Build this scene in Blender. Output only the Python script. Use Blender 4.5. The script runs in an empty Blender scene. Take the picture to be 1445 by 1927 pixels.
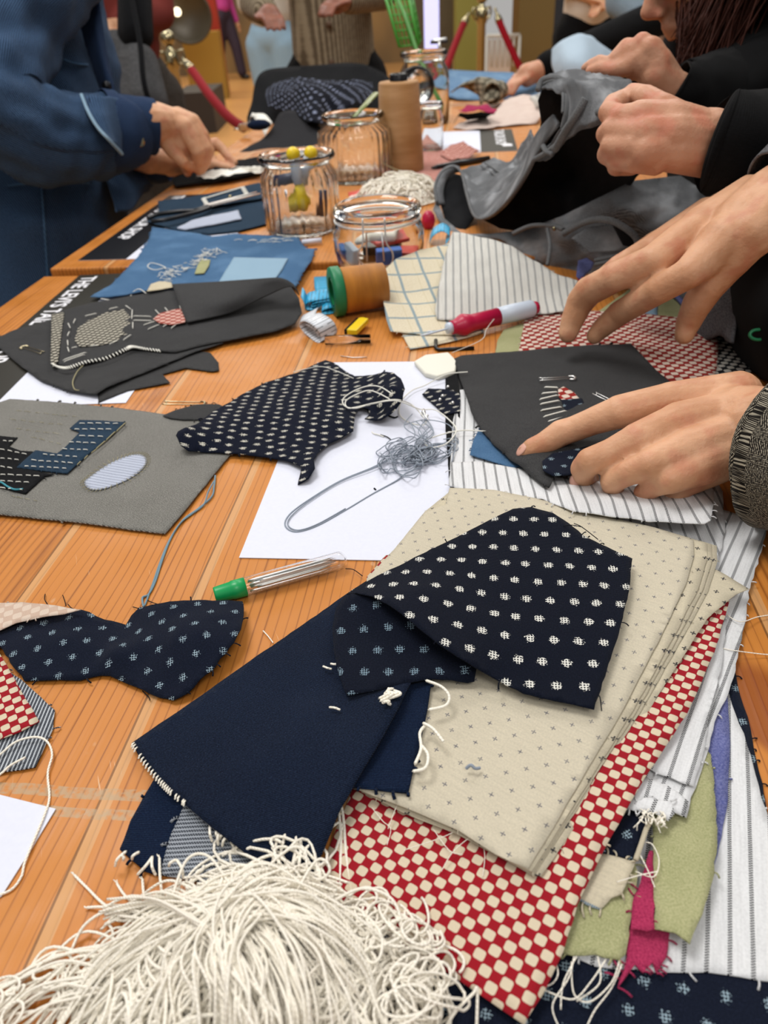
import bpy, bmesh, math, random
import numpy as np
from math import sin, cos, pi, radians, atan2, sqrt, exp
from mathutils import Vector as Vec, Matrix, noise as MN
from mathutils.geometry import delaunay_2d_cdt

random.seed(7)
SC = bpy.context.scene
COL = SC.collection

# ------------------------------------------------------------------ camera
T = 0.90                      # table top height
CAMH = 0.32                   # lens above the table
FPX = 1391.7
TH, RO = radians(35.3), radians(3.7)
CF = Vec((0, cos(TH), -sin(TH)))
_R0, _U0 = Vec((1, 0, 0)), Vec((0, sin(TH), cos(TH)))
CR = _R0 * cos(RO) - _U0 * sin(RO)
CU = _R0 * sin(RO) + _U0 * cos(RO)
CC = Vec((0, 0, T + CAMH))
cd = bpy.data.cameras.new('camera')
cam = bpy.data.objects.new('camera', cd)
COL.objects.link(cam)
cam.matrix_world = Matrix(((CR.x, CU.x, -CF.x, CC.x), (CR.y, CU.y, -CF.y, CC.y), (CR.z, CU.z, -CF.z, CC.z), (0, 0, 0, 1)))
cd.sensor_fit = 'VERTICAL'
cd.sensor_height = 36
cd.lens = FPX / 1927 * 36
cd.clip_start = 0.01
cd.clip_end = 100
cd.dof.use_dof = True
cd.dof.focus_distance = 0.46
cd.dof.aperture_fstop = 10.0
SC.camera = cam

# ------------------------------------------------------------------ light
SC.view_settings.view_transform = 'Standard'
SC.view_settings.look = 'None'
SC.view_settings.gamma = 1
SC.view_settings.exposure = 0.0
W = bpy.data.worlds.new('world')
SC.world = W
W.use_nodes = True
W.node_tree.nodes['Background'].inputs[0].default_value = (1.0, 0.975, 0.95, 1)
W.node_tree.nodes['Background'].inputs[1].default_value = 0.42
def ceiling_light(x, y, z, sx, sy, power, col=(1, 0.975, 0.95), tilt=None):
    l = bpy.data.lights.new('ceiling_light', 'AREA')
    l.shape = 'RECTANGLE'; l.size = sx; l.size_y = sy; l.energy = power; l.color = col
    o = bpy.data.objects.new('ceiling_light', l)
    o.location = (x, y, z); COL.objects.link(o)
    if tilt: o.rotation_euler = tilt
    return o
ceiling_light(-0.9, 1.3, 3.6, 1.2, 1.2, 62)
ceiling_light(1.3, 3.4, 3.6, 1.5, 1.5, 55)
ceiling_light(-2.0, 5.0, 3.6, 1.6, 1.6, 60)
ceiling_light(0.5, -1.2, 3.4, 1.0, 1.0, 26)  # added lamp behind the camera, lights the fronts
ceiling_light(1.0, 9.0, 4.2, 5, 3, 240, (1, 0.93, 0.82))
ceiling_light(-4.0, 13.0, 4.2, 5, 3, 240, (1, 0.88, 0.7))

# ------------------------------------------------------------------ points
def ray(px, py):
    return CF + CR * ((px - 722.5) / FPX) - CU * ((py - 963.5) / FPX)
def V(px, py, h=0.0):
    """point seen at a pixel, h millimetres above the table top"""
    d = ray(px, py)
    t = (h * 0.001 - CAMH) / d.z
    return CC + d * t
def D(px, py, z):
    """point seen at a pixel at camera depth z metres"""
    return CC + ray(px, py) * z
def dep(p):
    return (p - CC).dot(CF)
def rp(p, r):
    return r * dep(p) / FPX
def ang(a, b):
    p, q = V(*a), V(*b)
    return atan2(q.y - p.y, q.x - p.x)

# ------------------------------------------------------------------ shader maths
NT = None
def sk(a):
    return a.s if isinstance(a, X) else a
def mnode(op, *args):
    n = NT.nodes.new('ShaderNodeMath'); n.operation = op
    for i, a in enumerate(args):
        a = sk(a)
        if isinstance(a, (int, float)): n.inputs[i].default_value = a
        else: NT.links.new(a, n.inputs[i])
    return X(n.outputs[0])
class X:
    def __init__(s, so): s.s = so
    def __add__(a, b): return mnode('ADD', a, b)
    __radd__ = __add__
    def __sub__(a, b): return mnode('SUBTRACT', a, b)
    def __rsub__(a, b): return mnode('SUBTRACT', b, a)
    def __mul__(a, b): return mnode('MULTIPLY', a, b)
    __rmul__ = __mul__
    def __truediv__(a, b): return mnode('DIVIDE', a, b)
    def __lt__(a, b): return mnode('LESS_THAN', a, b)
    def __gt__(a, b): return mnode('GREATER_THAN', a, b)
def floor_(a): return mnode('FLOOR', a)
def frac(a): return mnode('FRACT', a)
def abs_(a): return mnode('ABSOLUTE', a)
def mod_(a, b): return mnode('FLOORED_MODULO', a, b)
def pow_(a, b): return mnode('POWER', a, b)
def sin_(a): return mnode('SINE', a)
def max_(a, b): return mnode('MAXIMUM', a, b)
def min_(a, b): return mnode('MINIMUM', a, b)
def sqrt_(a): return mnode('SQRT', a)
def sstep(a, lo, hi):
    n = NT.nodes.new('ShaderNodeMapRange'); n.interpolation_type = 'SMOOTHSTEP'
    NT.links.new(sk(a), n.inputs[0]); n.inputs[1].default_value = lo; n.inputs[2].default_value = hi
    return X(n.outputs[0])
def comb(u, v, w=0.0):
    n = NT.nodes.new('ShaderNodeCombineXYZ')
    for i, a in enumerate((u, v, w)):
        a = sk(a)
        if isinstance(a, (int, float)): n.inputs[i].default_value = a
        else: NT.links.new(a, n.inputs[i])
    return X(n.outputs[0])
def nz(vec, scale=1.0, detail=2.0, rough=0.5):
    n = NT.nodes.new('ShaderNodeTexNoise')
    NT.links.new(sk(vec), n.inputs['Vector']); n.inputs['Scale'].default_value = scale
    n.inputs['Detail'].default_value = detail; n.inputs['Roughness'].default_value = rough
    return X(n.outputs[0])
def wn(vec):
    n = NT.nodes.new('ShaderNodeTexWhiteNoise'); n.noise_dimensions = '3D'
    NT.links.new(sk(vec), n.inputs['Vector'])
    return X(n.outputs['Value'])
def col(c):
    return (c[0], c[1], c[2], 1.0)
def mix(f, a, b):
    n = NT.nodes.new('ShaderNodeMix'); n.data_type = 'RGBA'
    f = sk(f)
    if isinstance(f, (int, float)): n.inputs[0].default_value = f
    else: NT.links.new(f, n.inputs[0])
    for i, c in ((6, a), (7, b)):
        c = sk(c)
        if isinstance(c, tuple): n.inputs[i].default_value = col(c)
        else: NT.links.new(c, n.inputs[i])
    return X(n.outputs[2])
def uvco():
    n = NT.nodes.new('ShaderNodeUVMap'); n.uv_map = 'UVMap'
    s = NT.nodes.new('ShaderNodeSeparateXYZ'); NT.links.new(n.outputs[0], s.inputs[0])
    return X(s.outputs[0]), X(s.outputs[1]), X(n.outputs[0])
def objco():
    n = NT.nodes.new('ShaderNodeTexCoord')
    s = NT.nodes.new('ShaderNodeSeparateXYZ'); NT.links.new(n.outputs['Object'], s.inputs[0])
    return X(s.outputs[0]), X(s.outputs[1]), X(s.outputs[2]), X(n.outputs['Object'])
def geoco():
    n = NT.nodes.new('ShaderNodeNewGeometry')
    s = NT.nodes.new('ShaderNodeSeparateXYZ'); NT.links.new(n.outputs['Position'], s.inputs[0])
    return X(s.outputs[0]), X(s.outputs[1]), X(s.outputs[2]), X(n.outputs['Position'])
def hexc(h):
    h = h.lstrip('#'); r = []
    for i in (0, 2, 4):
        c = int(h[i:i+2], 16) / 255
        r.append(c / 12.92 if c <= 0.04045 else ((c + 0.055) / 1.055) ** 2.4)
    return tuple(r)
def material(name, fn=None, base=(0.5, 0.5, 0.5), rough=0.6, metal=0, sheen=0, spec=0.5, trans=0, ior=1.45, coat=0, sss=0, emit=None, bumpd=0.0004):
    """fn() -> (colour, bump height or None, roughness or None)"""
    global NT
    m = bpy.data.materials.new(name); m.use_nodes = True; NT = m.node_tree
    b = NT.nodes['Principled BSDF']
    b.inputs['Base Color'].default_value = col(base)
    b.inputs['Roughness'].default_value = rough
    b.inputs['Metallic'].default_value = metal
    b.inputs['IOR'].default_value = ior
    b.inputs['Specular IOR Level'].default_value = spec
    b.inputs['Transmission Weight'].default_value = trans
    b.inputs['Coat Weight'].default_value = coat
    b.inputs['Coat Roughness'].default_value = 0.15
    if sheen:
        b.inputs['Sheen Weight'].default_value = sheen; b.inputs['Sheen Roughness'].default_value = 0.4
    if sss:
        b.inputs['Subsurface Weight'].default_value = sss
        b.inputs['Subsurface Radius'].default_value = (0.8, 0.3, 0.15)
        b.inputs['Subsurface Scale'].default_value = 0.012
    if emit:
        b.inputs['Emission Color'].default_value = col(emit[0]); b.inputs['Emission Strength'].default_value = emit[1]
    if fn:
        r = fn()
        c = r[0]
        if isinstance(sk(c), tuple): b.inputs['Base Color'].default_value = col(c)
        else: NT.links.new(sk(c), b.inputs['Base Color'])
        if len(r) > 1 and r[1] is not None:
            bp = NT.nodes.new('ShaderNodeBump'); bp.inputs['Strength'].default_value = 0.6
            bp.inputs['Distance'].default_value = bumpd
            NT.links.new(sk(r[1]), bp.inputs['Height']); NT.links.new(bp.outputs[0], b.inputs['Normal'])
        if len(r) > 2 and r[2] is not None:
            NT.links.new(sk(r[2]), b.inputs['Roughness'])
    return m

# ------------------------------------------------------------------ mesh builder
ORG = {}
class MB:
    def __init__(s):
        s.v = []; s.f = []; s.m = []; s.uv = []
    def add(s, vs, fs, mat=0, uvs=None):
        o = len(s.v)
        s.v += [tuple(p) for p in vs]
        s.uv += list(uvs) if uvs is not None else [(p[0], p[1]) for p in vs]
        s.f += [tuple(i + o for i in f) for f in fs]
        s.m += [mat] * len(fs)
        return s
    def box(s, c, d, rz=0, mat=0, M=None):
        hx, hy, hz = d[0] / 2, d[1] / 2, d[2] / 2
        vs = [Vec((x, y, z)) for z in (-hz, hz) for y in (-hy, hy) for x in (-hx, hx)]
        R = M if M is not None else Matrix.Rotation(rz, 3, 'Z')
        c = Vec(c)
        vs = [R @ p + c for p in vs]
        return s.add(vs, [(0, 2, 3, 1), (4, 5, 7, 6), (0, 1, 5, 4), (2, 6, 7, 3), (0, 4, 6, 2), (1, 3, 7, 5)], mat)
    def prism(s, pts, h, mat=0, up=Vec((0, 0, 1))):
        """closed outline of Vec, thickened by h along up"""
        n = len(pts); up = Vec(up)
        vs = [p.copy() for p in pts] + [p + up * h for p in pts]
        fs = [tuple(range(n))[::-1], tuple(range(n, 2 * n))] + [(i, (i + 1) % n, n + (i + 1) % n, n + i) for i in range(n)]
        return s.add(vs, fs, mat)
    def tube(s, pts, r, n=8, mat=0, cap=True, flat=1.0, nrm=None, wr=0, wrs=20.0, uvs=1.0):
        pts = [Vec(p) for p in pts]; k = len(pts)
        rs = r if isinstance(r, (list, tuple)) else [r] * k
        t0 = (pts[1] - pts[0]).normalized()
        ref = Vec(nrm) if nrm is not None else (Vec((0, 0, 1)) if abs(t0.z) < 0.9 else Vec((1, 0, 0)))
        a = (ref - t0 * ref.dot(t0)).normalized()
        vs, uv = [], []; L = 0
        for i, p in enumerate(pts):
            t = (pts[min(i + 1, k - 1)] - pts[max(i - 1, 0)])
            t = t.normalized() if t.length > 1e-9 else t0
            a = (a - t * a.dot(t)); a = a.normalized() if a.length > 1e-6 else t.orthogonal().normalized()
            b = t.cross(a)
            if i: L += (p - pts[i - 1]).length
            ri = rs[i]
            rx, ry = ri if isinstance(ri, tuple) else (ri, ri * flat)
            for j in range(n):
                w = 2 * pi * j / n
                d = a * (cos(w) * ry) + b * (sin(w) * rx)
                q = p + d
                if wr:
                    q = q + d.normalized() * (MN.fractal(q * wrs, 0.6, 2.0, 3) * wr)
                vs.append(q); uv.append((w * max(rx, ry) * uvs, L))
        fs = [(i * n + j, i * n + (j + 1) % n, (i + 1) * n + (j + 1) % n, (i + 1) * n + j) for i in range(k - 1) for j in range(n)]
        if cap:
            fs += [tuple(range(n))[::-1], tuple(range((k - 1) * n, k * n))]
        return s.add(vs, fs, mat, uv)
    def lathe(s, prof, c, axis=Vec((0, 0, 1)), n=32, mat=0, flute=0, fl_amp=0, fl_rng=(0, 0)):
        """prof: (radius, height) pairs along axis from c"""
        axis = Vec(axis).normalized(); c = Vec(c)
        a = axis.orthogonal().normalized(); b = axis.cross(a)
        vs, fs, uv = [], [], []
        for r, h in prof:
            for j in range(n):
                w = 2 * pi * j / n; rr = r
                if flute and fl_rng[0] <= h <= fl_rng[1]:
                    rr = r + fl_amp * (abs(cos(w * flute / 2)) - 0.5)
                vs.append(c + axis * h + a * (cos(w) * rr) + b * (sin(w) * rr)); uv.append((w * r, h))
        k = len(prof)
        for i in range(k - 1):
            for j in range(n):
                fs.append((i * n + j, i * n + (j + 1) % n, (i + 1) * n + (j + 1) % n, (i + 1) * n + j))
        return s.add(vs, fs, mat, uv)
    def ball(s, c, r, n=16, mat=0, sc=(1, 1, 1), R=None):
        vs, fs = [], []; c = Vec(c); m = n // 2
        R = R or Matrix.Identity(3)
        for i in range(m + 1):
            p = pi * i / m
            for j in range(n):
                w = 2 * pi * j / n
                q = R @ Vec((sin(p) * cos(w) * sc[0], sin(p) * sin(w) * sc[1], cos(p) * sc[2]))
                vs.append(c + q * r)
        fs = [(i * n + j, (i + 1) * n + j, (i + 1) * n + (j + 1) % n, i * n + (j + 1) % n) for i in range(m) for j in range(n)]
        return s.add(vs, fs, mat)
    def build(s, name, mats, parent=None, smooth=True, solid=0, off=-1.0, subd=0, fuse=0, sm=0, uvname='UVMap'):
        me = bpy.data.meshes.new(name)
        if parent is not None: org = ORG[parent.name]
        else:
            A = np.array([tuple(p) for p in s.v])
            lo, hi = A.min(0), A.max(0)
            org = Vec(((lo[0] + hi[0]) / 2, (lo[1] + hi[1]) / 2, lo[2]))
        me.from_pydata([(p[0] - org.x, p[1] - org.y, p[2] - org.z) for p in s.v], [], s.f)
        if fuse:
            me = fuse_mesh(me, fuse, sm)
            me.uv_layers.new(name=uvname)
            idx = np.zeros(len(me.loops), dtype=np.int32); me.loops.foreach_get('vertex_index', idx)
            co = np.zeros(len(me.vertices) * 3, dtype=np.float32); me.vertices.foreach_get('co', co); co = co.reshape(-1, 3)[idx]
            me.uv_layers[uvname].data.foreach_set('uv', np.stack([co[:, 0] * .7 + co[:, 1] * .7, co[:, 2]], 1).astype(np.float32).ravel())
        else:
            uvl = me.uv_layers.new(name=uvname)
            idx = np.zeros(len(me.loops), dtype=np.int32); me.loops.foreach_get('vertex_index', idx)
            U = np.array(s.uv, dtype=np.float32)[:, :2][idx]
            uvl.data.foreach_set('uv', U.ravel())
            me.polygons.foreach_set('material_index', s.m)
        me.polygons.foreach_set('use_smooth', [smooth] * len(me.polygons))
        o = bpy.data.objects.new(name, me)
        for m in (mats if isinstance(mats, (list, tuple)) else [mats]): me.materials.append(m)
        COL.objects.link(o)
        if parent is not None: o.parent = parent; ORG[o.name] = org
        else: o.location = org; ORG[o.name] = org
        if solid:
            md = o.modifiers.new('thickness', 'SOLIDIFY'); md.thickness = solid; md.offset = off
        if subd:
            md = o.modifiers.new('smooth', 'SUBSURF'); md.levels = subd; md.render_levels = subd
        me.update()
        return o
def fuse_mesh(me, voxel, sm):
    """union of closed overlapping solids as one smooth skin"""
    o = bpy.data.objects.new('tmp', me); COL.objects.link(o)
    r = o.modifiers.new('r', 'REMESH'); r.mode = 'VOXEL'; r.voxel_size = voxel; r.use_smooth_shade = True
    if sm:
        k = o.modifiers.new('s', 'SMOOTH'); k.factor = 0.5; k.iterations = sm
    dg = bpy.context.evaluated_depsgraph_get()
    dg.update()
    new = bpy.data.meshes.new_from_object(o.evaluated_get(dg))
    bpy.data.objects.remove(o)
    return new
def capsules(mb, chains, n=14, mat=0):
    """chains of (Vec, radius): each segment a closed tapered capsule"""
    for ch in chains:
        for (p, r), (q, s) in zip(ch[:-1], ch[1:]):
            ax = (q - p); L = ax.length
            if L < 1e-6: continue
            ax.normalize()
            prof = [(max(r * sin(a), 1e-5), -r * cos(a)) for a in [0, 0.35, 0.7, 1.05, 1.4]] + [(max(s * sin(a), 1e-5), L - s * cos(a)) for a in [1.75, 2.1, 2.45, 2.8, pi]]
            o = len(mb.v)
            mb.lathe(prof, p, ax, n, mat)
            k = len(prof)
            mb.f += [tuple(o + j for j in range(n))[::-1], tuple(o + (k - 1) * n + j for j in range(n))]; mb.m += [mat, mat]
    return mb
def join_into(o, parts):
    """append already fused meshes (with material offsets) into one mesh object"""
    bm = bmesh.new(); bm.from_mesh(o.data)
    for me, mi in parts:
        k = len(bm.faces); bm.from_mesh(me); bm.faces.ensure_lookup_table()
        for f in bm.faces[k:]: f.material_index = mi; f.smooth = True
    bm.to_mesh(o.data); bm.free()

def tag(o, label, cat, group=None, kind=None):
    if label: o['label'] = label
    if cat: o['category'] = cat
    if group: o['group'] = group
    if kind: o['kind'] = kind
    return o
def empty(name, loc, label=None, cat=None, group=None):
    o = bpy.data.objects.new(name, None); COL.objects.link(o)
    o.location = loc; ORG[o.name] = Vec(loc); o.empty_display_size = 0.02
    return tag(o, label, cat, group)
def struct(o):
    o['kind'] = 'structure'; return o

# ------------------------------------------------------------------ curves and cloth
def crom(P, n=6, closed=False):
    """Catmull-Rom through tuples"""
    P = [tuple(p) for p in P]; out = []; k = len(P)
    rng = range(k) if closed else range(k - 1)
    for i in rng:
        if closed: a, b, c, d = P[(i - 1) % k], P[i], P[(i + 1) % k], P[(i + 2) % k]
        else: a, b, c, d = P[max(i - 1, 0)], P[i], P[i + 1], P[min(i + 2, k - 1)]
        for j in range(n):
            t = j / n
            out.append(tuple(0.5 * ((2 * b[q]) + (-a[q] + c[q]) * t + (2 * a[q] - 5 * b[q] + 4 * c[q] - d[q]) * t * t + (-a[q] + 3 * b[q] - 3 * c[q] + d[q]) * t ** 3) for q in range(len(b))))
    if not closed: out.append(P[-1])
    return out
def rbf(pts, vals):
    A = np.array(pts, float); n = len(A)
    if n > 3 and max(vals) - min(vals) > 1e-9:
        K = np.linalg.norm(A[:, None] - A[None], axis=2)
        M = np.zeros((n + 3, n + 3)); M[:n, :n] = K - np.eye(n) * 1e-3 * K.mean()
        M[:n, n] = 1; M[:n, n + 1:] = A; M[n, :n] = 1; M[n + 1:, :n] = A.T
        w = np.linalg.lstsq(M, np.concatenate([np.array(vals, float), [0, 0, 0]]), rcond=None)[0]
        def f(q):
            q = np.array(q, float)
            return np.linalg.norm(q[:, None] - A[None], axis=2) @ w[:n] + w[n] + q @ w[n + 1:]
        return f
    m = float(np.mean(vals))
    return lambda q: np.full(len(q), m)
def inside(poly, pts):
    x, y = pts[:, 0], pts[:, 1]; r = np.zeros(len(pts), bool); n = len(poly)
    for i in range(n):
        (x1, y1), (x2, y2) = poly[i], poly[(i + 1) % n]
        if y1 == y2: continue
        c = ((y1 > y) != (y2 > y)) & (x < (x2 - x1) * (y - y1) / (y2 - y1) + x1)
        r ^= c
    return r
def sheet(mb, outline, ctrl=(), g=0.005, a=0.0, o=(0, 0), wr=0.0004, wrs=30.0, curve=False, mat=0, rag=0.0002, mode='h', frag=0, fmat=None, flen=0.003, sc=1.0, lo=None):
    """a cloth: outline and inner control points as (px, py, height mm) traced onto the table; mode d takes camera depth"""
    if curve: outline = crom(outline, 5, True)
    kw = (lambda p: V(*p)) if mode == 'h' else (lambda p: D(*p))
    Wp = [kw(p) for p in outline]
    if mode == 'h':
        B = [(p.x, p.y) for p in Wp]; vals = [p[2] for p in outline]
        C2 = [kw(p) for p in ctrl]; CB = [(p.x, p.y) for p in C2]
    else:
        B = [(p[0] * 0.001, p[1] * 0.001) for p in outline]; vals = [p[2] for p in outline]
        CB = [(p[0] * 0.001, p[1] * 0.001) for p in ctrl]
    F = rbf(B[::max(1, len(B) // 40)] + CB, vals[::max(1, len(B) // 40)] + [p[2] for p in ctrl])
    ring = []
    for i in range(len(B)):
        p, q = Vec(B[i]), Vec(B[(i + 1) % len(B)])
        k = max(1, int((q - p).length / g))
        nrm = Vec((-(q - p).y, (q - p).x)).normalized() if (q - p).length > 1e-9 else Vec((0, 0))
        for j in range(k):
            r = p.lerp(q, j / k)
            if j: r = r + nrm * (MN.noise(Vec((r.x * 300, r.y * 300, 1))) * rag * 2)
            ring.append((r.x, r.y))
    A = np.array(ring); lo_, hi_ = A.min(0), A.max(0)
    gx, gy = np.meshgrid(np.arange(lo_[0], hi_[0], g), np.arange(lo_[1], hi_[1], g * 0.9))
    gx = gx + (np.arange(gx.shape[0])[:, None] % 2) * g * 0.5
    G = np.stack([gx.ravel(), gy.ravel()], 1)
    G = G[inside(ring, G)]
    if len(G):
        dm = np.full(len(G), 9.0)
        for s_ in range(0, len(A), 200):
            dm = np.minimum(dm, np.linalg.norm(G[:, None] - A[None, s_:s_ + 200], axis=2).min(1))
        G = G[dm > g * 0.45]
    allp = [Vec(p) for p in ring] + [Vec(p) for p in G]
    n = len(ring)
    res = delaunay_2d_cdt(allp, [], [list(range(n))], 1, 1e-7)
    vv = np.array([tuple(p) for p in res[0]]); fs = res[2]
    z = F(vv)
    vs, uv = [], []
    ca, sa = cos(a), sin(a)
    for (x, y), h in zip(vv, z):
        if mode == 'h':
            w = MN.fractal(Vec((x * wrs, y * wrs, sum(o) + 3.1)), 0.7, 2.0, 3) * wr
            hh = h * 0.001 + w
            if lo is not None: hh = max(hh, lo * 0.001)
            vs.append((x, y, T + hh)); X_, Y_ = x - o[0], y - o[1]
        else:
            w = MN.fractal(Vec((x * wrs, y * wrs, 5)), 0.7, 2.0, 3) * wr
            p = D(x * 1000, y * 1000, h + w); vs.append(tuple(p)); X_, Y_ = p.x, p.y * 0.6 + p.z
        uv.append(((X_ * ca + Y_ * sa) * sc, (-X_ * sa + Y_ * ca) * sc))
    if mode == 'd': fs = [tuple(f)[::-1] for f in fs]
    mb.add(vs, fs, mat, uv)
    if frag:
        cx, cy = A.mean(0)
        cen = Vec((cx, cy))
        for i in range(0, n):
            if random.random() < frag:
                p, q = Vec(ring[i]), Vec(ring[(i + 1) % n]); d = q - p
                if d.length < 1e-7: continue
                nr = Vec((d.y, -d.x)).normalized()
                if inside(ring, np.array([tuple(p + nr * 0.001)]))[0]: nr = -nr
                h0 = float(F(np.array([tuple(p)]))[0]) * 0.001
                L = flen * random.uniform(0.3, 1.3); sd = d.normalized() * random.uniform(-0.8, 0.8)
                pts = []
                for k in range(4):
                    t = k / 3; r = p + nr * (L * t) + sd * (L * t * t)
                    pts.append((r.x, r.y, T + max(h0 - 0.0008 * t * t + 0.0006 * sin(t * 3), (lo or 0) * 0.001 + 0.0003)))
                mb.tube(pts, [0.00022, 0.0002, 0.00017, 0.0001], 4, fmat if fmat is not None else mat, cap=False)
    return mb
def grid(mb, rows, nu=8, nv=8, mat=0, mode='h', a=0.0, sc=1.0, wr=0, wrs=30):
    """smooth surface through rows of (px,py,h or depth)"""
    kw = V if mode == 'h' else D
    R = [crom(r, nu) for r in rows]
    m = len(R[0]); cols = [crom([r[i] for r in R], nv) for i in range(m)]
    k = len(cols[0]); P = [[kw(*cols[i][j]) for j in range(k)] for i in range(m)]
    vs, uv = [], []; ca, sa = cos(a), sin(a)
    U = 0
    for i in range(m):
        if i: U += (P[i][k // 2] - P[i - 1][k // 2]).length
        Vv = 0
        for j in range(k):
            if j: Vv += (P[i][j] - P[i][j - 1]).length
            q = P[i][j]
            if wr: q = q + Vec((0, 0, 1)) * (MN.fractal(q * wrs, 0.7, 2.0, 3) * wr)
            vs.append(q); uv.append(((U * ca + Vv * sa) * sc, (-U * sa + Vv * ca) * sc))
    fs = [(i * k + j, i * k + j + 1, (i + 1) * k + j + 1, (i + 1) * k + j) for i in range(m - 1) for j in range(k - 1)]
    return mb.add(vs, fs, mat, uv)
def strand(mb, pts, r=0.0006, n=6, sub=8, mat=0, mode='h', fr=0):
    kw = V if mode == 'h' else D
    P = [kw(*p) for p in crom(pts, sub)]
    mb.tube(P, r, n, mat)
    if fr:
        for e, d in ((P[-1], (P[-1] - P[-2]).normalized()),):
            for i in range(fr):
                q = e + d * r * 5 + Vec((random.uniform(-1, 1), random.uniform(-1, 1), random.uniform(-.2, .5))) * r * 2.5
                mb.tube([e - d * r, (e + q) / 2, q], r * 0.3, 4, mat)
    return mb
def threads(items, mat, label, group=None, r=0.0004, cat='thread', name='loose_thread', mode='h', sub=8):
    """each loose thread is an object of its own"""
    for q in items:
        mb = MB(); strand(mb, q, r=r, mode=mode, sub=sub)
        tag(mb.build(name, M[mat]), label, cat, group if len(items) > 1 else None)
def lettering(txt, size, loc, xd, mat, parent, name='lettering', up=Vec((0, 0, 1)), bold=0.0, ext=0.0002, squash=1.0, align='LEFT'):
    cu = bpy.data.curves.new(name, 'FONT'); cu.body = txt; cu.size = size; cu.extrude = ext; cu.offset = bold; cu.align_x = align
    o = bpy.data.objects.new('tmp', cu); COL.objects.link(o)
    dg = bpy.context.evaluated_depsgraph_get(); dg.update()
    me = bpy.data.meshes.new_from_object(o.evaluated_get(dg)); bpy.data.objects.remove(o)
    xd = Vec(xd).normalized(); up = Vec(up).normalized(); yd = up.cross(xd)
    org = ORG[parent.name]
    M = Matrix(((xd.x * squash, yd.x, up.x, loc[0] - org.x), (xd.y * squash, yd.y, up.y, loc[1] - org.y), (xd.z * squash, yd.z, up.z, loc[2] - org.z), (0, 0, 0, 1)))
    me.transform(M)
    me.materials.clear(); me.materials.append(mat)
    me.name = name
    ob = bpy.data.objects.new(name, me); COL.objects.link(ob); ob.parent = parent; ORG[ob.name] = org
    return ob
# ------------------------------------------------------------------ materials
def weave(u, v, s=0.0006):
    return sin_(u * (2 * pi / s)) * sin_(v * (2 * pi / s))
def twill(u, v, s=0.0009):
    return sin_((u + v) * (2 * pi / s))
def cloth(name, fn, rough=0.95, sheen=0.04, bumpd=0.0004):
    return material(name, fn, rough=rough, sheen=sheen, spec=0.12, bumpd=bumpd)
def f_plain(c, c2=None, s=0.0007, ns=900, k=0.35):
    c2 = c2 or tuple(x * 0.7 for x in c)
    def f():
        u, v, uv = uvco()
        n = nz(uv, ns, 2) ; n2 = nz(uv, 40, 3)
        w = weave(u, v, s)
        return mix(sstep(n * 0.7 + n2 * 0.3 + w * 0.06, 0.3, 0.7), c2, c), w + n * 1.5
    return f
def f_denim(dark, light, s=0.0010, amt=0.35, fade=0.0, fadec=(0.3, 0.4, 0.55)):
    def f():
        u, v, uv = uvco()
        t = twill(u, v, s * 1.3)
        n = nz(uv, 1300, 2); big = nz(uv, 18, 4)
        m = sstep(t * 0.3 + n * 1.5 + big * 0.3, 0.6, 1.35) * amt
        c = mix(m, dark, light)
        c = mix(sstep(nz(uv, 1700, 1), 0.66, 0.76) * 0.6 * amt, c, tuple(min(x * 2.2 + 0.05, 1) for x in light))
        if fade: c = mix(sstep(big, 0.45, 0.75) * fade, c, fadec)
        return c, t * 0.6 + n * 1.6
    return f
def f_check(c1, c2, cell, k=0.47, p=4.0, dist=0.0):
    def f():
        u, v, uv = uvco()
        if dist:
            u = u + (nz(uv, 25, 2) - 0.5) * dist; v = v + (nz(uv, 31, 2) - 0.5) * dist
        U, Vv = u / cell, v / (cell * 0.92)
        par = mod_(floor_(U) + floor_(Vv), 2.0)
        fx, fy = abs_(frac(U) - 0.5), abs_(frac(Vv) - 0.5)
        d = pow_(fx, p) + pow_(fy, p)
        m = (d < (k ** p) * 1.35) * (par < 0.5)
        n = nz(uv, 1100, 2)
        w = weave(u, v, 0.0006)
        c = mix(m, c2, c1)
        return mix(sstep(n, 0.2, 0.9) * 0.22, c, mix(m, tuple(x * 0.6 for x in c2), tuple(x * 0.75 for x in c1))), w + n
    return f
def f_cross(base, ink, s=0.0140, arm=0.095, w=0.02, faint=None):
    def f():
        u, v, uv = uvco()
        U = u / s; Vv = v / (s * 0.5)
        row = floor_(Vv)
        U = U + mod_(row, 2.0) * 0.5
        fx, fy = abs_(frac(U) - 0.5), abs_(frac(Vv) - 0.5) * 0.5
        m = max_((fx < w) * (fy < arm), (fy < w) * (fx < arm))
        n = nz(uv, 1000, 2); th = nz(comb(u * 60, v * 900), 1, 2)
        b = mix(sstep(n * 0.6 + th * 0.4, 0.3, 0.75), tuple(x * 0.84 for x in base), base)
        strength = 0.5 + 0.5 * sstep(n, 0.35, 0.6)
        return mix(m * strength * (faint or 1.0), b, ink), weave(u, v, 0.0006) + n
    return f
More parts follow.
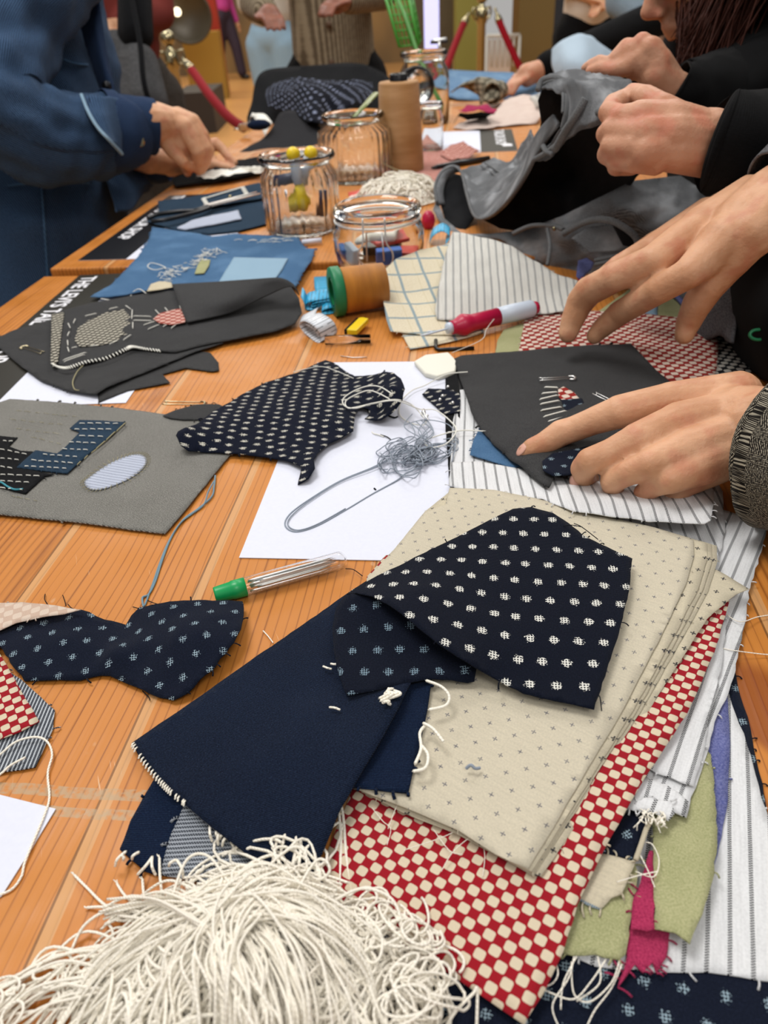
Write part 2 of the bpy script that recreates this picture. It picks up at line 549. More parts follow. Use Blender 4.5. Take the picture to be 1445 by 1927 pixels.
def f_marks(base, ink, s=0.0132, r=0.19, thr=0.25, ay=1.0, hatch=0.0016, rowk=1.17):
    """indigo with broken woven flecks on a staggered lattice"""
    def f():
        u, v, uv = uvco()
        U = u / s; Vv = v / (s * rowk)
        row = floor_(Vv)
        U = U + mod_(row, 2.0) * 0.5
        idc = comb(floor_(U), row, 3.0)
        jx = (wn(idc) - 0.5) * 0.12
        fx, fy = frac(U) - 0.5 + jx, (frac(Vv) - 0.5) * rowk * ay
        d = sqrt_(fx * fx + fy * fy) + (nz(uv, 1000, 2) - 0.5) * 0.42
        h = max_(sin_(u * (2 * pi / hatch)), sin_(v * (2 * pi / hatch))) + (nz(uv, 1300, 1) - 0.5) * 1.3
        m = (d < r) * (h > thr)
        n = nz(uv, 1200, 2); t = weave(u + v, u - v, 0.0013)
        b = mix(sstep(n * 0.8 + t * 0.12, 0.3, 0.8), base, tuple(x * 2.2 + 0.003 for x in base))
        return mix(m, b, ink), t * 0.9 + n
    return f
def f_stripe(base, ink, period=0.011, w=0.10, dash=0.0011, dashk=0.35, second=None, off=0.0):
    def f():
        u, v, uv = uvco()
        uu = u + (nz(uv, 14, 2) - 0.5) * 0.0012
        U = frac(uu / period + off)
        d = abs_(U - 0.5)
        ln = d < (w / 2)
        da = sin_(v * (2 * pi / dash) + (U > 0.5) * 3.14159) > (1 - 2 * dashk)
        m = ln * da
        n = nz(uv, 900, 2); slub = nz(comb(u * 900, v * 50), 1, 2)
        b = mix(sstep(n * 0.5 + slub * 0.5, 0.25, 0.7), tuple(x * 0.82 for x in base), base)
        return mix(m, b, ink), weave(u, v, 0.0008) + n
    return f
def f_plaid():
    def f():
        u, v, uv = uvco()
        uu = u + (nz(uv, 12, 2) - 0.5) * 0.004; vv = v + (nz(uv, 15, 2) - 0.5) * 0.004
        a = (abs_(frac(uu / 0.033) - 0.5) < 0.05); b = (abs_(frac(vv / 0.036) - 0.5) < 0.05)
        a2 = (abs_(frac(uu / 0.033 + 0.3) - 0.5) < 0.008); 
        n = nz(uv, 700, 2)
        base = mix(sstep(n, 0.3, 0.7), hexc('ddd0b0'), hexc('efe6cf'))
        c = mix(max_(a, b) * (n * 0.9 + 0.2), base, hexc('4583a3'))
        c = mix(a2 * 0.4, c, hexc('b7a45c'))
        return c, weave(u, v, 0.0009) + n
    return f
MAT = {}
M = MAT
M['check'] = cloth('red_check_cotton', f_check(hexc('e9d9bd'), hexc('a81f2b'), 0.0046))
M['check_small'] = cloth('fine_red_check_cotton', f_check(hexc('f0dccb'), hexc('a12a22'), 0.0066))
M['check_pink'] = cloth('faded_red_check_cotton', f_check(hexc('e3b9ab'), hexc('b0564c'), 0.006))
M['check_rev'] = cloth('check_reverse', f_check(hexc('ead6c4'), hexc('dcc0ac'), 0.0056))
M['check_black'] = cloth('black_check_cotton', f_check(hexc('dedcd2'), hexc('15181c'), 0.0062))
M['cross'] = cloth('cream_cross_cotton', f_cross(hexc('e6dcc4'), hexc('6b6a74'), faint=0.95))
M['cross_dark'] = cloth('cream_cross_cotton_edge', f_cross(hexc('e4d9be'), hexc('1c2030'), arm=0.115, w=0.03))
M['marks'] = cloth('indigo_fleck_cotton', f_marks(hexc('0b101d'), hexc('ecebe2')))
M['marks_small'] = cloth('indigo_small_fleck_cotton', f_marks(hexc('101625'), hexc('a8c0cc'), s=0.0148, r=0.13, thr=0.7, hatch=0.0013, rowk=0.76))
M['marks_rev'] = cloth('indigo_fleck_reverse', f_marks(hexc('0e1320'), hexc('93adbd'), s=0.0135, r=0.17, thr=0.7, hatch=0.0013, rowk=1.1))
M['marks_dense'] = cloth('indigo_dense_fleck_cotton', f_marks(hexc('0f1423'), hexc('d9d6c8'), s=0.0235, r=0.105, thr=-0.2, ay=1.9, rowk=0.19))
M['marks_far'] = cloth('indigo_dotted_knit', f_marks(hexc('0b0e18'), hexc('8d95ad'), s=0.034, r=0.15, thr=-1, rowk=0.62))
M['stripe'] = cloth('white_black_stripe_linen', f_stripe(hexc('f4f5f6'), hexc('101218'), 0.0084, 0.2, 0.0011, 0.62))
M['stripe_fine'] = cloth('white_grey_stripe_towel', f_stripe(hexc('e6e4dc'), hexc('6b6f74'), 0.0090, 0.26, 0.0009, 0.6))
M['stripe_blue'] = cloth('pale_blue_wave_stripe', f_stripe(hexc('ccd3e4'), hexc('8d97ad'), 0.0035, 0.3, 0.0009, 0.8))
M['hickory'] = cloth('hickory_stripe_denim', f_stripe(hexc('ccd2d8'), hexc('141b2c'), 0.0021, 0.62, 0.0009, 0.95))
M['zig'] = cloth('black_white_zigzag_cotton', f_check(hexc('c9c3b2'), hexc('2a2926'), 0.0048, p=2.0))
M['denim'] = cloth('dark_indigo_denim', f_denim(hexc('070d1b'), hexc('25344f'), amt=0.6))
M['denim_navy'] = cloth('navy_denim', f_denim(hexc('081226'), hexc('203453'), amt=0.5))
M['denim_rev'] = cloth('denim_reverse', f_stripe(hexc('b0b7c0'), hexc('101828'), 0.0020, 0.6, 0.0012, 0.8))
M['denim_mid'] = cloth('mid_blue_denim', f_denim(hexc('34597f'), hexc('7394b3'), amt=0.5, fade=0.35, fadec=hexc('6d93b8')))
M['denim_pale'] = cloth('pale_blue_denim', f_denim(hexc('86a5bb'), hexc('aac4d4'), amt=0.6))
M['denim_grey'] = cloth('grey_denim', f_denim(hexc('55544f'), hexc('a09e98'), s=0.0014, amt=0.9))
M['denim_black'] = cloth('washed_black_denim', f_denim(hexc('2a2a2b'), hexc('686868'), s=0.0012, amt=0.45, fade=0.25, fadec=hexc('3a3a3a')))
M['black_cloth'] = cloth('black_cloth', f_plain(hexc('17181b'), hexc('0d0e10')))
M['jeans'] = cloth('grey_washed_jeans', f_denim(hexc('46484a'), hexc('9b9da0'), s=0.0016, amt=0.6, fade=1.0, fadec=hexc('a2a5a8')))
M['jeans_in_shade'] = cloth('jeans_inside_shade', f_plain(hexc('1a1b1e'), hexc('0f1012')))  # dark lining colour that also carries the inner shade
M['jeans_seam'] = cloth('jeans_seam', f_plain(hexc('8c8e8f'), hexc('5a5c5e')))
M['olive'] = cloth('sage_linen', f_plain(hexc('bdbb8f'), hexc('9a9d6e'), s=0.0009, ns=1100))
M['violet'] = cloth('violet_chambray', f_plain(hexc('8287b8'), hexc('4e5590'), s=0.0009, ns=900))
M['pink'] = cloth('raspberry_linen', f_plain(hexc('c24168'), hexc('93244a'), s=0.0009, ns=1200))
M['cream'] = cloth('cream_cotton', f_plain(hexc('e0d6bd'), hexc('c9bb9a')))
M['blush'] = cloth('blush_cotton', f_plain(hexc('ecdcd0'), hexc('dfc6ba')))
M['bluestripe'] = cloth('cream_blue_band_cotton', f_stripe(hexc('ddd2b8'), hexc('7e9db5'), 0.05, 0.16, 0.0009, 0.8, off=0.1))
M['plaid'] = cloth('cream_blue_plaid', f_plaid())
M['tweed'] = cloth('brown_grey_tweed', lambda: (lambda u, v, uv: (mix(sstep(sin_((u * 0.6 + v + abs_(frac(u / 0.016) - 0.5) * 0.022) * (2 * pi / 0.0022)) * 0.3 + nz(uv, 650, 2) * 1.6, 0.75, 1.15), hexc('1d1a18'), hexc('a8a08e')), nz(uv, 700, 2) * 3))(*uvco()), bumpd=0.001)
M['tweed_grey'] = cloth('grey_wool', f_plain(hexc('77777a'), hexc('4b4b4e'), ns=400))
M['black_knit'] = cloth('black_jersey', f_plain(hexc('111113'), hexc('090909')), sheen=0.05)
M['jacket'] = cloth('blue_textured_denim', lambda: (lambda u, v, uv: (lambda t, n, b: (mix(sstep(t * 0.42 + n * 0.5 + b * 0.5, 0.15, 0.95), hexc('121c30'), hexc('4f6c8f')), t + n))(sin_(u * (2 * pi / 0.0035) + nz(uv, 30, 2) * 3), nz(uv, 300, 2), nz(uv, 9, 3)))(*uvco()), bumpd=0.0012)
M['jacket_dark'] = cloth('dark_blue_denim_cuff', f_denim(hexc('1b2840'), hexc('3b5275'), s=0.003, amt=0.6))
M['cardigan'] = cloth('beige_ribbed_knit', lambda: (lambda u, v, uv: (mix(sstep(sin_(u * (2 * pi / 0.012)) * 0.4 + nz(uv, 60, 2), 0.2, 0.9), hexc('5f5342'), hexc('93866f')), sin_(u * (2 * pi / 0.012))))(*uvco()), bumpd=0.002)
M['yarn'] = material('cream_cotton_yarn', lambda: (lambda u, v, uv: (mix(nz(uv, 300, 2), hexc('efe8d6'), hexc('fffaee')), sin_(v * (2 * pi / 0.0018) + u * 1500)))(*uvco()), rough=0.85, sheen=0.2, spec=0.2, bumpd=0.0002, sss=0.0)
M['thread_white'] = material('white_thread', base=hexc('e6e4da'), rough=0.8, sheen=0.2, spec=0.2)
M['thread_grey'] = material('grey_blue_thread', base=hexc('8e97a3'), rough=0.8, sheen=0.2, spec=0.2)
M['thread_teal'] = material('dusty_blue_thread', base=hexc('6f8b99'), rough=0.8, sheen=0.2, spec=0.2)
M['thread_black'] = material('black_thread', base=hexc('12141a'), rough=0.8, spec=0.2)
M['thread_khaki'] = material('khaki_thread', base=hexc('9b9474'), rough=0.8, spec=0.2)
M['paper'] = material('white_card', lambda: (lambda x, y, z, p: (mix(nz(p, 400, 2), hexc('d2d5e2'), hexc('dadde9')), None))(*geoco()), rough=0.55, spec=0.3)
M['ink'] = material('black_print', base=hexc('15161a'), rough=0.35, spec=0.5)
M['ink_olive_glare'] = material('olive_glare_print', base=hexc('24221a'), rough=0.5, spec=0.3)  # near band's olive glare put into the colour; far band is brown-black itself
M['white_ink'] = material('white_print', base=hexc('e8e8ec'), rough=0.5)
M['metal'] = material('steel', base=hexc('f0f0ee'), rough=0.38, metal=1)
M['brass'] = material('brass', base=hexc('9c9274'), rough=0.16, metal=1)
M['brass_pin'] = material('brass_pin', base=hexc('cfc3a0'), rough=0.3, metal=1)
M['glass'] = material('clear_glass', base=(0.97, 0.99, 0.98), rough=0.0, trans=1, ior=1.45)
M['plastic_clear'] = material('clear_plastic', base=(0.98, 0.98, 0.98), rough=0.03, trans=1, ior=1.25)
M['green_plastic'] = material('green_plastic', base=hexc('0d9a54'), rough=0.35)
M['green_dark'] = material('dark_green_plastic', base=hexc('1c7a4e'), rough=0.45)
M['yellow_plastic'] = material('yellow_plastic', base=hexc('e8c81e'), rough=0.35)
M['red_plastic'] = material('raspberry_plastic', base=hexc('b51742'), rough=0.35)
M['white_plastic'] = material('pale_blue_white_plastic', base=hexc('c9d4e2'), rough=0.35)
M['black_plastic'] = material('black_plastic', base=hexc('111216'), rough=0.3)
M['blue_plastic'] = material('blue_plastic', base=hexc('2f63b4'), rough=0.45)
M['coral'] = material('coral_foil', base=hexc('c9473c'), rough=0.45)
M['chalk'] = material('cream_tailors_chalk', base=hexc('dfddd0'), rough=0.7)
def _tape(base, ink):
    def f():
        u, v, uv = uvco()
        k = (frac(v / 0.005) < 0.14) * (abs_(u) > 0.003)
        k2 = (frac(v / 0.01) < 0.09)
        return mix(max_(k, k2), base, ink), None
    return f
M['tape_blue'] = material('blue_measuring_tape', _tape(hexc('2ba3cf'), hexc('123a52')), rough=0.4)
M['tape_white'] = material('white_measuring_tape', _tape(hexc('d5d9df'), hexc('20242a')), rough=0.4)
def _thread(c1, c2, s=0.0016):
    def f():
        x, y, z, p = objco(); u, v, uv = uvco()
        w = sin_(v * (2 * pi / s) + u * 25)
        return mix(sstep(nz(comb(u * 12, v * 60), 1, 3) + w * 0.12, 0.3, 0.7), c2, c1), w
    return f
M['cone_thread'] = material('tan_wound_thread', _thread(hexc('b98d5c'), hexc('a1733f')), rough=0.6, sheen=0.1)
M['rust_thread'] = material('rust_wound_thread', _thread(hexc('cc8426'), hexc('a06214')), rough=0.55, sheen=0.1)
def _skin(c1, c2, c3):
    def f():
        x, y, z, p = objco()
        a = nz(p, 28, 3); b = nz(p, 400, 3)
        c = mix(sstep(a, 0.35, 0.7), c1, c2)
        return mix(sstep(nz(p, 42, 2), 0.5, 0.72) * 0.5, c, c3), b + nz(p, 90, 3) * 2.5
    return f
M['skin'] = material('light_skin', _skin(hexc('d4a380'), hexc('c08c68'), hexc('bb7056')), rough=0.5, spec=0.35, sss=0.12, bumpd=0.0006)
M['skin_warm'] = material('warm_skin', _skin(hexc('c9977a'), hexc('bd8668'), hexc('c47058')), rough=0.5, spec=0.35, sss=0.12, bumpd=0.0006)
M['skin_dark'] = material('brown_skin', _skin(hexc('8a5a48'), hexc('734839'), hexc('a0624f')), rough=0.5, spec=0.35, sss=0.08)
M['nail'] = material('fingernail', base=hexc('d8a592'), rough=0.3, spec=0.5)
M['hair'] = material('auburn_hair', lambda: (lambda x, y, z, p: (mix(nz(comb(x * 300, y * 300, z * 8), 1, 3), hexc('1c0c07'), hexc('4a2012')), nz(comb(x * 400, y * 400, z * 10), 1, 2)))(*objco()), rough=0.6, spec=0.2, bumpd=0.002)
M['hair_dark'] = material('dark_hair', base=hexc('17110e'), rough=0.45)
M['rope'] = material('red_velvet_rope', base=hexc('860a18'), rough=0.8, sheen=0.05, spec=0.15)
M['green_lattice'] = material('green_lattice_plastic', base=hexc('3f8f2a'), rough=0.4)
def _solid(name, h, r=0.7, **k): return material(name, base=hexc(h), rough=r, **k)

M['denim_teal'] = cloth('dark_teal_denim', f_denim(hexc('152636'), hexc('48627a'), amt=0.5))
# ------------------------------------------------------------------ setting
def m_floor():
    x, y, z, p = geoco()
    u, v = x / 1.2, y / 1.2
    e = max_(abs_(frac(u) - 0.5), abs_(frac(v) - 0.5)) > 0.494
    n = nz(p, 1.2, 4)
    c = mix(n, hexc('c48a4e'), hexc('d6a568'))
    c = mix(wn(comb(floor_(u), floor_(v))) * 0.25, c, hexc('b98a58'))
    return mix(e * 0.5, c, hexc('8a6238')), None
m = material('polished_floor', m_floor, rough=0.28, spec=0.5)
f = MB(); f.box((0, 9, -0.02), (26, 26, 0.04))
struct(f.build('floor', m, smooth=False))
def m_wall():
    x, y, z, p = geoco()
    n = nz(comb(x * 0.5, y * 0.3, z * 0.25), 1, 3)
    return mix(sstep(n, 0.35, 0.65), hexc('5a4a34'), hexc('a08050')), None
def m_wall2():
    x, y, z, p = geoco()
    return mix(sstep(nz(comb(x * 0.8, y, z * 0.3), 1, 2), 0.4, 0.6), hexc('3a3f48'), hexc('6f6650')), None
mw = material('warm_shop_wall', m_wall, rough=0.6); mw2 = material('dark_shop_wall', m_wall2, rough=0.5)
f = MB(); f.box((-5.5, 17, 2.4), (15, 0.1, 4.8)); struct(f.build('wall_back_left', mw, smooth=False))
f = MB(); f.box((7, 7.8, 2.4), (11, 0.1, 4.8)); struct(f.build('wall_back', mw2, smooth=False))
f = MB(); f.box((-12.9, 9, 2.4), (0.1, 17, 4.8)); struct(f.build('wall_left', mw, smooth=False))
f = MB(); f.box((12.9, 9, 2.4), (0.1, 17, 4.8)); struct(f.build('wall_right', mw2, smooth=False))

# ------------------------------------------------------------------ table
TA = radians(7.57)
ts, tc = sin(TA), cos(TA)
def tw(s, t, z=0.0):
    """across s, along t of the table -> world"""
    return Vec((s * tc + t * ts, -s * ts + t * tc, T + z))
def st(p):
    return (p.x * tc - p.y * ts, p.x * ts + p.y * tc)
_b1, _b2 = st(V(130, 1490))[1], st(V(130, 1528))[1]
def m_wood(seams=True):
    def f():
        x, y, z, p = geoco()
        s = x * tc - y * ts; t = x * ts + y * tc
        pw = 0.118
        q = (s + 0.177) / pw
        pl = floor_(q); fr_ = frac(q)
        seed = wn(comb(pl, 1.0, 2.0))
        wv = nz(comb(s * 7 + seed * 20, t * 2.2, seed * 9), 1, 2)
        g = nz(comb(s * 260 + wv * 9 + seed * 40, t * 4, seed), 1, 3)
        fine = nz(comb(s * 1500, t * 22, 0.0), 1, 2)
        ring = 1.0 - pow_(abs_(sin_((s + wv * 0.03) * (pi / 0.0058) + seed * 6)), 0.45) * 2.0
        k = sstep(g * 0.62 + fine * 0.25 - ring * (seed * 0.22 + 0.12) + (seed - 0.5) * 0.16, 0.1, 0.66)
        c = mix(k, hexc('7a3f14'), hexc('c07a34'))
        c = mix(sstep(ring + g, 1.25, 1.5) * 0.3, c, hexc('8c4517'))
        c = mix(sstep(nz(comb(s * 12, t * 3), 1, 3), 0.45, 0.75) * 0.35, c, hexc('cb8844'))
        kn = nz(comb(s * 9, t * 5, 7.0), 1, 1)
        c = mix(sstep(kn, 0.76, 0.8) * 0.7, c, hexc('7a3510'))
        scr = sstep(nz(comb(s * 500 + t * 260, t * 30), 1, 2), 0.70, 0.76) * sstep(nz(p, 14, 2), 0.47, 0.57)
        c = mix(scr * 0.5, c, hexc('e6cfae'))
        blot = sstep(nz(comb(s * 60, t * 45, 3.0), 1, 2), 0.72, 0.76)
        c = mix(blot * 0.3, c, hexc('cdb391'))
        if seams:
            e = abs_(fr_ - 0.5) > 0.4945
            pale = (fr_ < 0.055) * (fr_ > 0.005)
            c = mix(pale * 0.45, c, hexc('cda97a'))
            c = mix(e * 0.75, c, hexc('6b4a2a'))
        for b, wd in ((_b1, 0.0032), (_b2, 0.0028)):
            dd = abs_(t - b + (nz(comb(s * 30, t * 30), 1, 2) - 0.5) * 0.003)
            mk = (dd < wd) * (s < -0.085) * sstep(nz(comb(s * 260, t * 260), 1, 3), 0.32, 0.6)
            c = mix(mk * 0.75, c, hexc('ab9474'))
        return c, g + ring * 0.2, sstep(nz(p, 25, 3), 0.3, 0.8) * 0.25 + 0.34
    return f
mwood = material('varnished_pine', m_wood(), rough=0.4, spec=0.35, bumpd=0.0003)
mwood2 = material('varnished_pine_frame', m_wood(False), rough=0.4, spec=0.4, bumpd=0.0003)
SL, SR = -0.615, 0.36          # table side lines
TJ = st(V(80, 518))[1]
tl = st(V(80, 518))[0]; tl0 = tl
def slab(mb, s0, s1, t0, t1, z0, z1, mat=0):
    b = [tw(s0, t0, z0), tw(s1, t0, z0), tw(s1, t1, z0), tw(s0, t1, z0)]
    mb.prism(b, z1 - z0, mat)
def table(s0, s1, t0, t1, dz, label):
    c = tw((s0 + s1) / 2, (t0 + t1) / 2, -T)
    r = empty('work_table', c, label, 'table', 'pine work tables set end to end')
    m1 = MB(); slab(m1, s0 + .004, s1 - .004, t0 + .004, t1 - .004, -0.028 + dz, dz)
    o = m1.build('tabletop', mwood, r, smooth=False)
    bv = o.modifiers.new('b', 'BEVEL'); bv.width = 0.003; bv.segments = 2
    m2 = MB()
    for a, b, c_, d in ((s0 + .06, s0 + .08, t0 + .06, t1 - .06), (s1 - .08, s1 - .06, t0 + .06, t1 - .06), (s0 + .08, s1 - .08, t0 + .06, t0 + .08), (s0 + .08, s1 - .08, t1 - .08, t1 - .06)):
        slab(m2, a, b, c_, d, -0.12, -0.028 + dz)
    m2.build('apron', mwood2, r, smooth=False)
    for a in (s0 + .05, s1 - .12):
        for b in (t0 + .05, t1 - .12):
            k = MB(); slab(k, a, a + .07, b, b + .07, -T, -0.028 + dz); k.build('leg', mwood2, r, smooth=False)
    return r
table(tl0, 0.36, -0.55, TJ, 0, 'near pine work table covered with fabric scraps and threads')
_c = st(V(90, 504, 7))
table(_c[0], 0.42, TJ + 0.004, 3.0, 0.007, 'farther pine work table with glass jars and grey jeans on it')
FZ = 7.0     # height in mm of the far table top
# ------------------------------------------------------------------ foreground cloth pile
CT = 0.0006
def cl(name, mats, label, cat='fabric scrap', group=None, **k):
    mb = k.pop('mb'); p = k.pop('parent', None); solid = k.pop('solid', CT)
    o = mb.build(name, mats, p, solid=solid)
    if p is None: tag(o, label, cat, group)
    elif label: o['label'] = label
    return o
def oo(px, py): 
    p = V(px, py); return (p.x, p.y)
def layered(specs): pass

# base navy cloth under the whole pile
mb = MB()
sheet(mb, [(560, 1790, .6), (700, 1600, .6), (1000, 1330, .6), (1300, 1180, .8), (1378, 1238, 1), (1388, 1290, 1), (1412, 1370, 1), (1447, 1545, 1), (1500, 1750, 1), (1540, 2060, 1), (560, 2060, .6)], g=.006, a=ang((1230, 1840), (1445, 1880)), o=oo(1330, 1900), wr=.0003, frag=.15, rag=.0004)
cl('navy_fabric', M['marks_small'], 'navy cloth with sparse pale blue flecks lying under the whole pile at the near edge', mb=mb)
# grey-white woven corner peeping from under the check
mb = MB()
sheet(mb, [(640, 1722, 2), (700, 1700, 2), (800, 1760, 2), (735, 1792, 2), (690, 1775, 2)], g=.004, a=.8, frag=.2)
cl('fabric_scrap', M['hickory'], 'small grey woven corner peeping out between yarn and red check', mb=mb)
# big white striped cloth bottom right
mb = MB()
sheet(mb, [(1030, 1775, 1.8), (1120, 1818, 1.8), (1230, 1829, 1.8), (1330, 1829, 1.8), (1460, 1848, 1.8), (1530, 1850, 1.8), (1490, 1640, 1.8), (1440, 1522, 1.8), (1405, 1400, 1.8), (1377, 1325, 1.8), (1366, 1290, 1.8), (1300, 1240, 1.8), (1150, 1400, 1.8), (1050, 1640, 1.8)],
      g=.006, a=ang((1310, 1800), (1250, 1450)) - pi / 2 - .2, o=oo(1350, 1800), wr=.0003, frag=.2, rag=.0004)
cl('striped_fabric', M['stripe'], 'white dashed-stripe linen at the bottom right, hem along the navy cloth', mb=mb, group=None)
# violet
mb = MB()
sheet(mb, [(1346, 1330, 3), (1368, 1300, 3), (1374, 1400, 3), (1368, 1520, 3), (1350, 1610, 3), (1335, 1660, 3), (1250, 1660, 3), (1250, 1400, 3)], g=.005, frag=.1)
cl('violet_fabric', M['violet'], 'violet chambray strip between sage linen and striped linen', mb=mb)
# raspberry fringe piece
mb = MB()
sheet(mb, [(1175, 1730, 3.4), (1262, 1740, 3.4), (1255, 1800, 3.4), (1235, 1832, 3.4), (1228, 1812, 3.4), (1208, 1830, 3.4), (1195, 1815, 3.4), (1162, 1858, 3.4), (1180, 1800, 3.4), (1172, 1770, 3.4)], g=.003, frag=.6, flen=.005)
cl('raspberry_fabric', M['pink'], 'raspberry pink frayed cloth end hanging below the sage linen', mb=mb)
# sage linen left piece
mb = MB()
sheet(mb, [(1048, 1788, 4.2), (1075, 1700, 4.2), (1120, 1600, 4.2), (1180, 1590, 4.2), (1200, 1640, 5.5), (1192, 1700, 6), (1184, 1760, 5), (1178, 1795, 4.4), (1165, 1806, 4.4), (1120, 1796, 4.4), (1080, 1798, 4.4)], [(1130, 1720, 5.5)], g=.003, a=.3, frag=.5, flen=.006, rag=.0006)
cl('sage_linen', M['olive'], 'sage green linen corner, the left one beside the red check', mb=mb)
# sage linen right with raspberry selvedge
mb = MB()
OU = [(1228, 1560, 5.5), (1235, 1440, 5), (1300, 1380, 4.6), (1338, 1420, 5), (1346, 1500, 6), (1350, 1590, 7), (1340, 1660, 8), (1322, 1720, 9), (1298, 1776, 11), (1270, 1755, 10), (1232, 1748, 8)]
sheet(mb, OU, [(1290, 1600, 9)], g=.004, a=.1, rag=.0004, frag=.1)
sheet(mb, [(1186, 1748, 6.2), (1190, 1700, 6.4), (1205, 1660, 6.4), (1216, 1620, 6.4), (1222, 1600, 6.2), (1231, 1600, 6), (1232, 1748, 8)], g=.003, mat=1, rag=.0005, frag=.2)
cl('sage_linen', [M['olive'], M['pink']], 'sage green linen with a raspberry selvedge, curling up at the right', mb=mb)
# navy patch and cream band
mb = MB()
sheet(mb, [(1128, 1618, 6.4), (1150, 1560, 6.4), (1185, 1524, 6.6), (1222, 1532, 7), (1216, 1570, 7), (1195, 1619, 7), (1160, 1610, 6.6)], g=.003, a=.4)
cl('navy_patch', M['marks_small'], 'small navy patch peeping out below the white striped cloths', mb=mb)
mb = MB()
sheet(mb, [(1084, 1690, 6.2), (1105, 1640, 6.2), (1128, 1606, 6.6), (1160, 1612, 7.6), (1196, 1622, 7.8), (1180, 1660, 8), (1170, 1682, 8), (1150, 1690, 7), (1130, 1712, 6.2), (1110, 1706, 6.2)], [(1140, 1660, 8)], g=.003, a=ang((1130, 1640), (1110, 1700)), o=oo(1120, 1648), frag=.7, flen=.004)
strand(mb, [(1196, 1618, 9), (1206, 1590, 10), (1216, 1560, 10), (1226, 1542, 10)], r=.0012, mat=0)
cl('cream_banded_scrap', M['bluestripe'], 'frayed cream scrap with one blue band beside the red check', mb=mb)

# white striped stack, right side
sa = ang((1246, 1500), (1375, 1180)) - pi / 2
specs = [
    ([(1240, 960, 4), (1300, 940, 4), (1445, 985, 4), (1440, 1010, 4), (1412, 1105, 4), (1400, 1180, 4), (1384, 1262, 4), (1372, 1300, 4.5), (1350, 1345, 5), (1330, 1420, 6), (1310, 1480, 7), (1300, 1500, 7.5), (1292, 1538, 8), (1266, 1524, 8), (1232, 1512, 8), (1200, 1500, 8), (1180, 1400, 6), (1150, 1100, 4)], 'white dashed-stripe linen with the longest run, from the hand to its frayed foot'),
    ([(1190, 1190, 6), (1368, 1165, 6), (1360, 1240, 6.5), (1340, 1330, 7), (1322, 1420, 8), (1306, 1478, 9), (1262, 1462, 9.5), (1236, 1455, 9.5), (1214, 1440, 9.5), (1180, 1524, 9), (1150, 1500, 8)], 'white dashed-stripe linen whose frayed foot lies in the middle of three'),
    ([(1196, 1526, 10), (1180, 1520, 10), (1198, 1478, 10), (1214, 1462, 10), (1255, 1478, 10.5), (1296, 1508, 10.5), (1288, 1537, 10), (1250, 1520, 10), (1222, 1500, 10)], 'white dashed-stripe linen just beside the red check, shortest of the three feet'),
]
for k, (ol, lb) in enumerate(specs):
    mb = MB(); sheet(mb, ol, g=.005, a=sa + .04 * k, o=(k * .0031, 0), wr=.0005, frag=.18, rag=.0006)
    cl('striped_fabric', M['stripe'], lb, mb=mb, group='white striped linens stacked at the right')
# bottom frayed foot ends
mb = MB()
sheet(mb, [(1182, 1518, 9), (1215, 1500, 12), (1262, 1508, 12), (1270, 1530, 12), (1258, 1545, 11), (1232, 1530, 11), (1205, 1527, 10)], g=.003, a=sa, frag=.5, flen=.005)
cl('striped_fabric', M['stripe'], 'small tattered white striped end below the striped stack', mb=mb)

# red check sheet
ca = ang((590, 1665), (985, 1925))
mb = MB()
sheet(mb, [(985, 1927, 6), (860, 1842, 5), (720, 1752, 4), (590, 1666, 3), (625, 1580, 3), (662, 1488, 3), (700, 1300, 3), (690, 1085, 2.6), (725, 1045, 2.6), (850, 1020, 3), (1100, 1080, 5), (1300, 1120, 8), (1372, 1132, 10.5), (1345, 1225, 11), (1292, 1345, 12.6), (1212, 1465, 13.4), (1176, 1528, 13), (1130, 1612, 11), (1087, 1700, 9), (1060, 1790, 8), (1022, 1870, 7)], [(900, 1700, 6)],
      g=.006, a=ca, o=oo(590, 1665), wr=.0003, frag=.06, rag=.0003)
cl('red_check_fabric', M['check'], 'large red and cream checkerboard cotton lying under the cream sheets', 'fabric', mb=mb)
threads([[(700, 1520, 7), (720, 1545, 8), (735, 1560, 7), (728, 1590, 7)], [(815, 1560, 7), (845, 1600, 9), (870, 1608, 8)], [(905, 1560, 9), (855, 1600, 9), (830, 1640, 7)], [(880, 1500, 9), (862, 1560, 8), (760, 1600, 7)], [(905, 1570, 9), (912, 1610, 8), (908, 1650, 7)], [(760, 1490, 7), (745, 1520, 8), (730, 1560, 6)]],
        'yarn', 'fine cream thread pulled loose across the red check below the cream sheets', 'fine threads on the red check', r=.00018)

# cream cross sheets
crs = ang((1005, 1640), (1345, 1060)) - pi / 2
base_o = [(700, 1085), (745, 1030), (800, 962), (838, 950), (846, 918), (930, 922), (1010, 938), (1110, 965), (1230, 992), (1345, 1022), (1352, 1048), (1345, 1095), (1290, 1170), (1200, 1330), (1100, 1490), (1003, 1641), (930, 1612), (862, 1566), (790, 1535), (660, 1484)]
def cream(fan, h0, h1, lab, mat='cross', pts=None):
    out = []
    for x, y in pts:
        k = min(max((x - 700) / 650.0, 0), 1)
        e = 1.0 if (x - 1003) * 0.86 + (1641 - y) * -0.5 > -60 else 0.0       # right-hand edge only
        u = min(max((1640 - y) / 560.0, 0), 1)
        out.append((x + fan * e * (0.25 + .75 * u), y + fan * .25 * e, h0 + (h1 - h0) * k))
    mb = MB(); sheet(mb, out, g=.007, a=crs, o=oo(900 + fan, 1300), wr=.0002, frag=.05, rag=.00025, flen=.002)
    return cl('cream_cross_sheet', M[mat], lab, 'fabric sheet', 'cream cross-printed cotton sheets in a stack', mb=mb, solid=.0003)
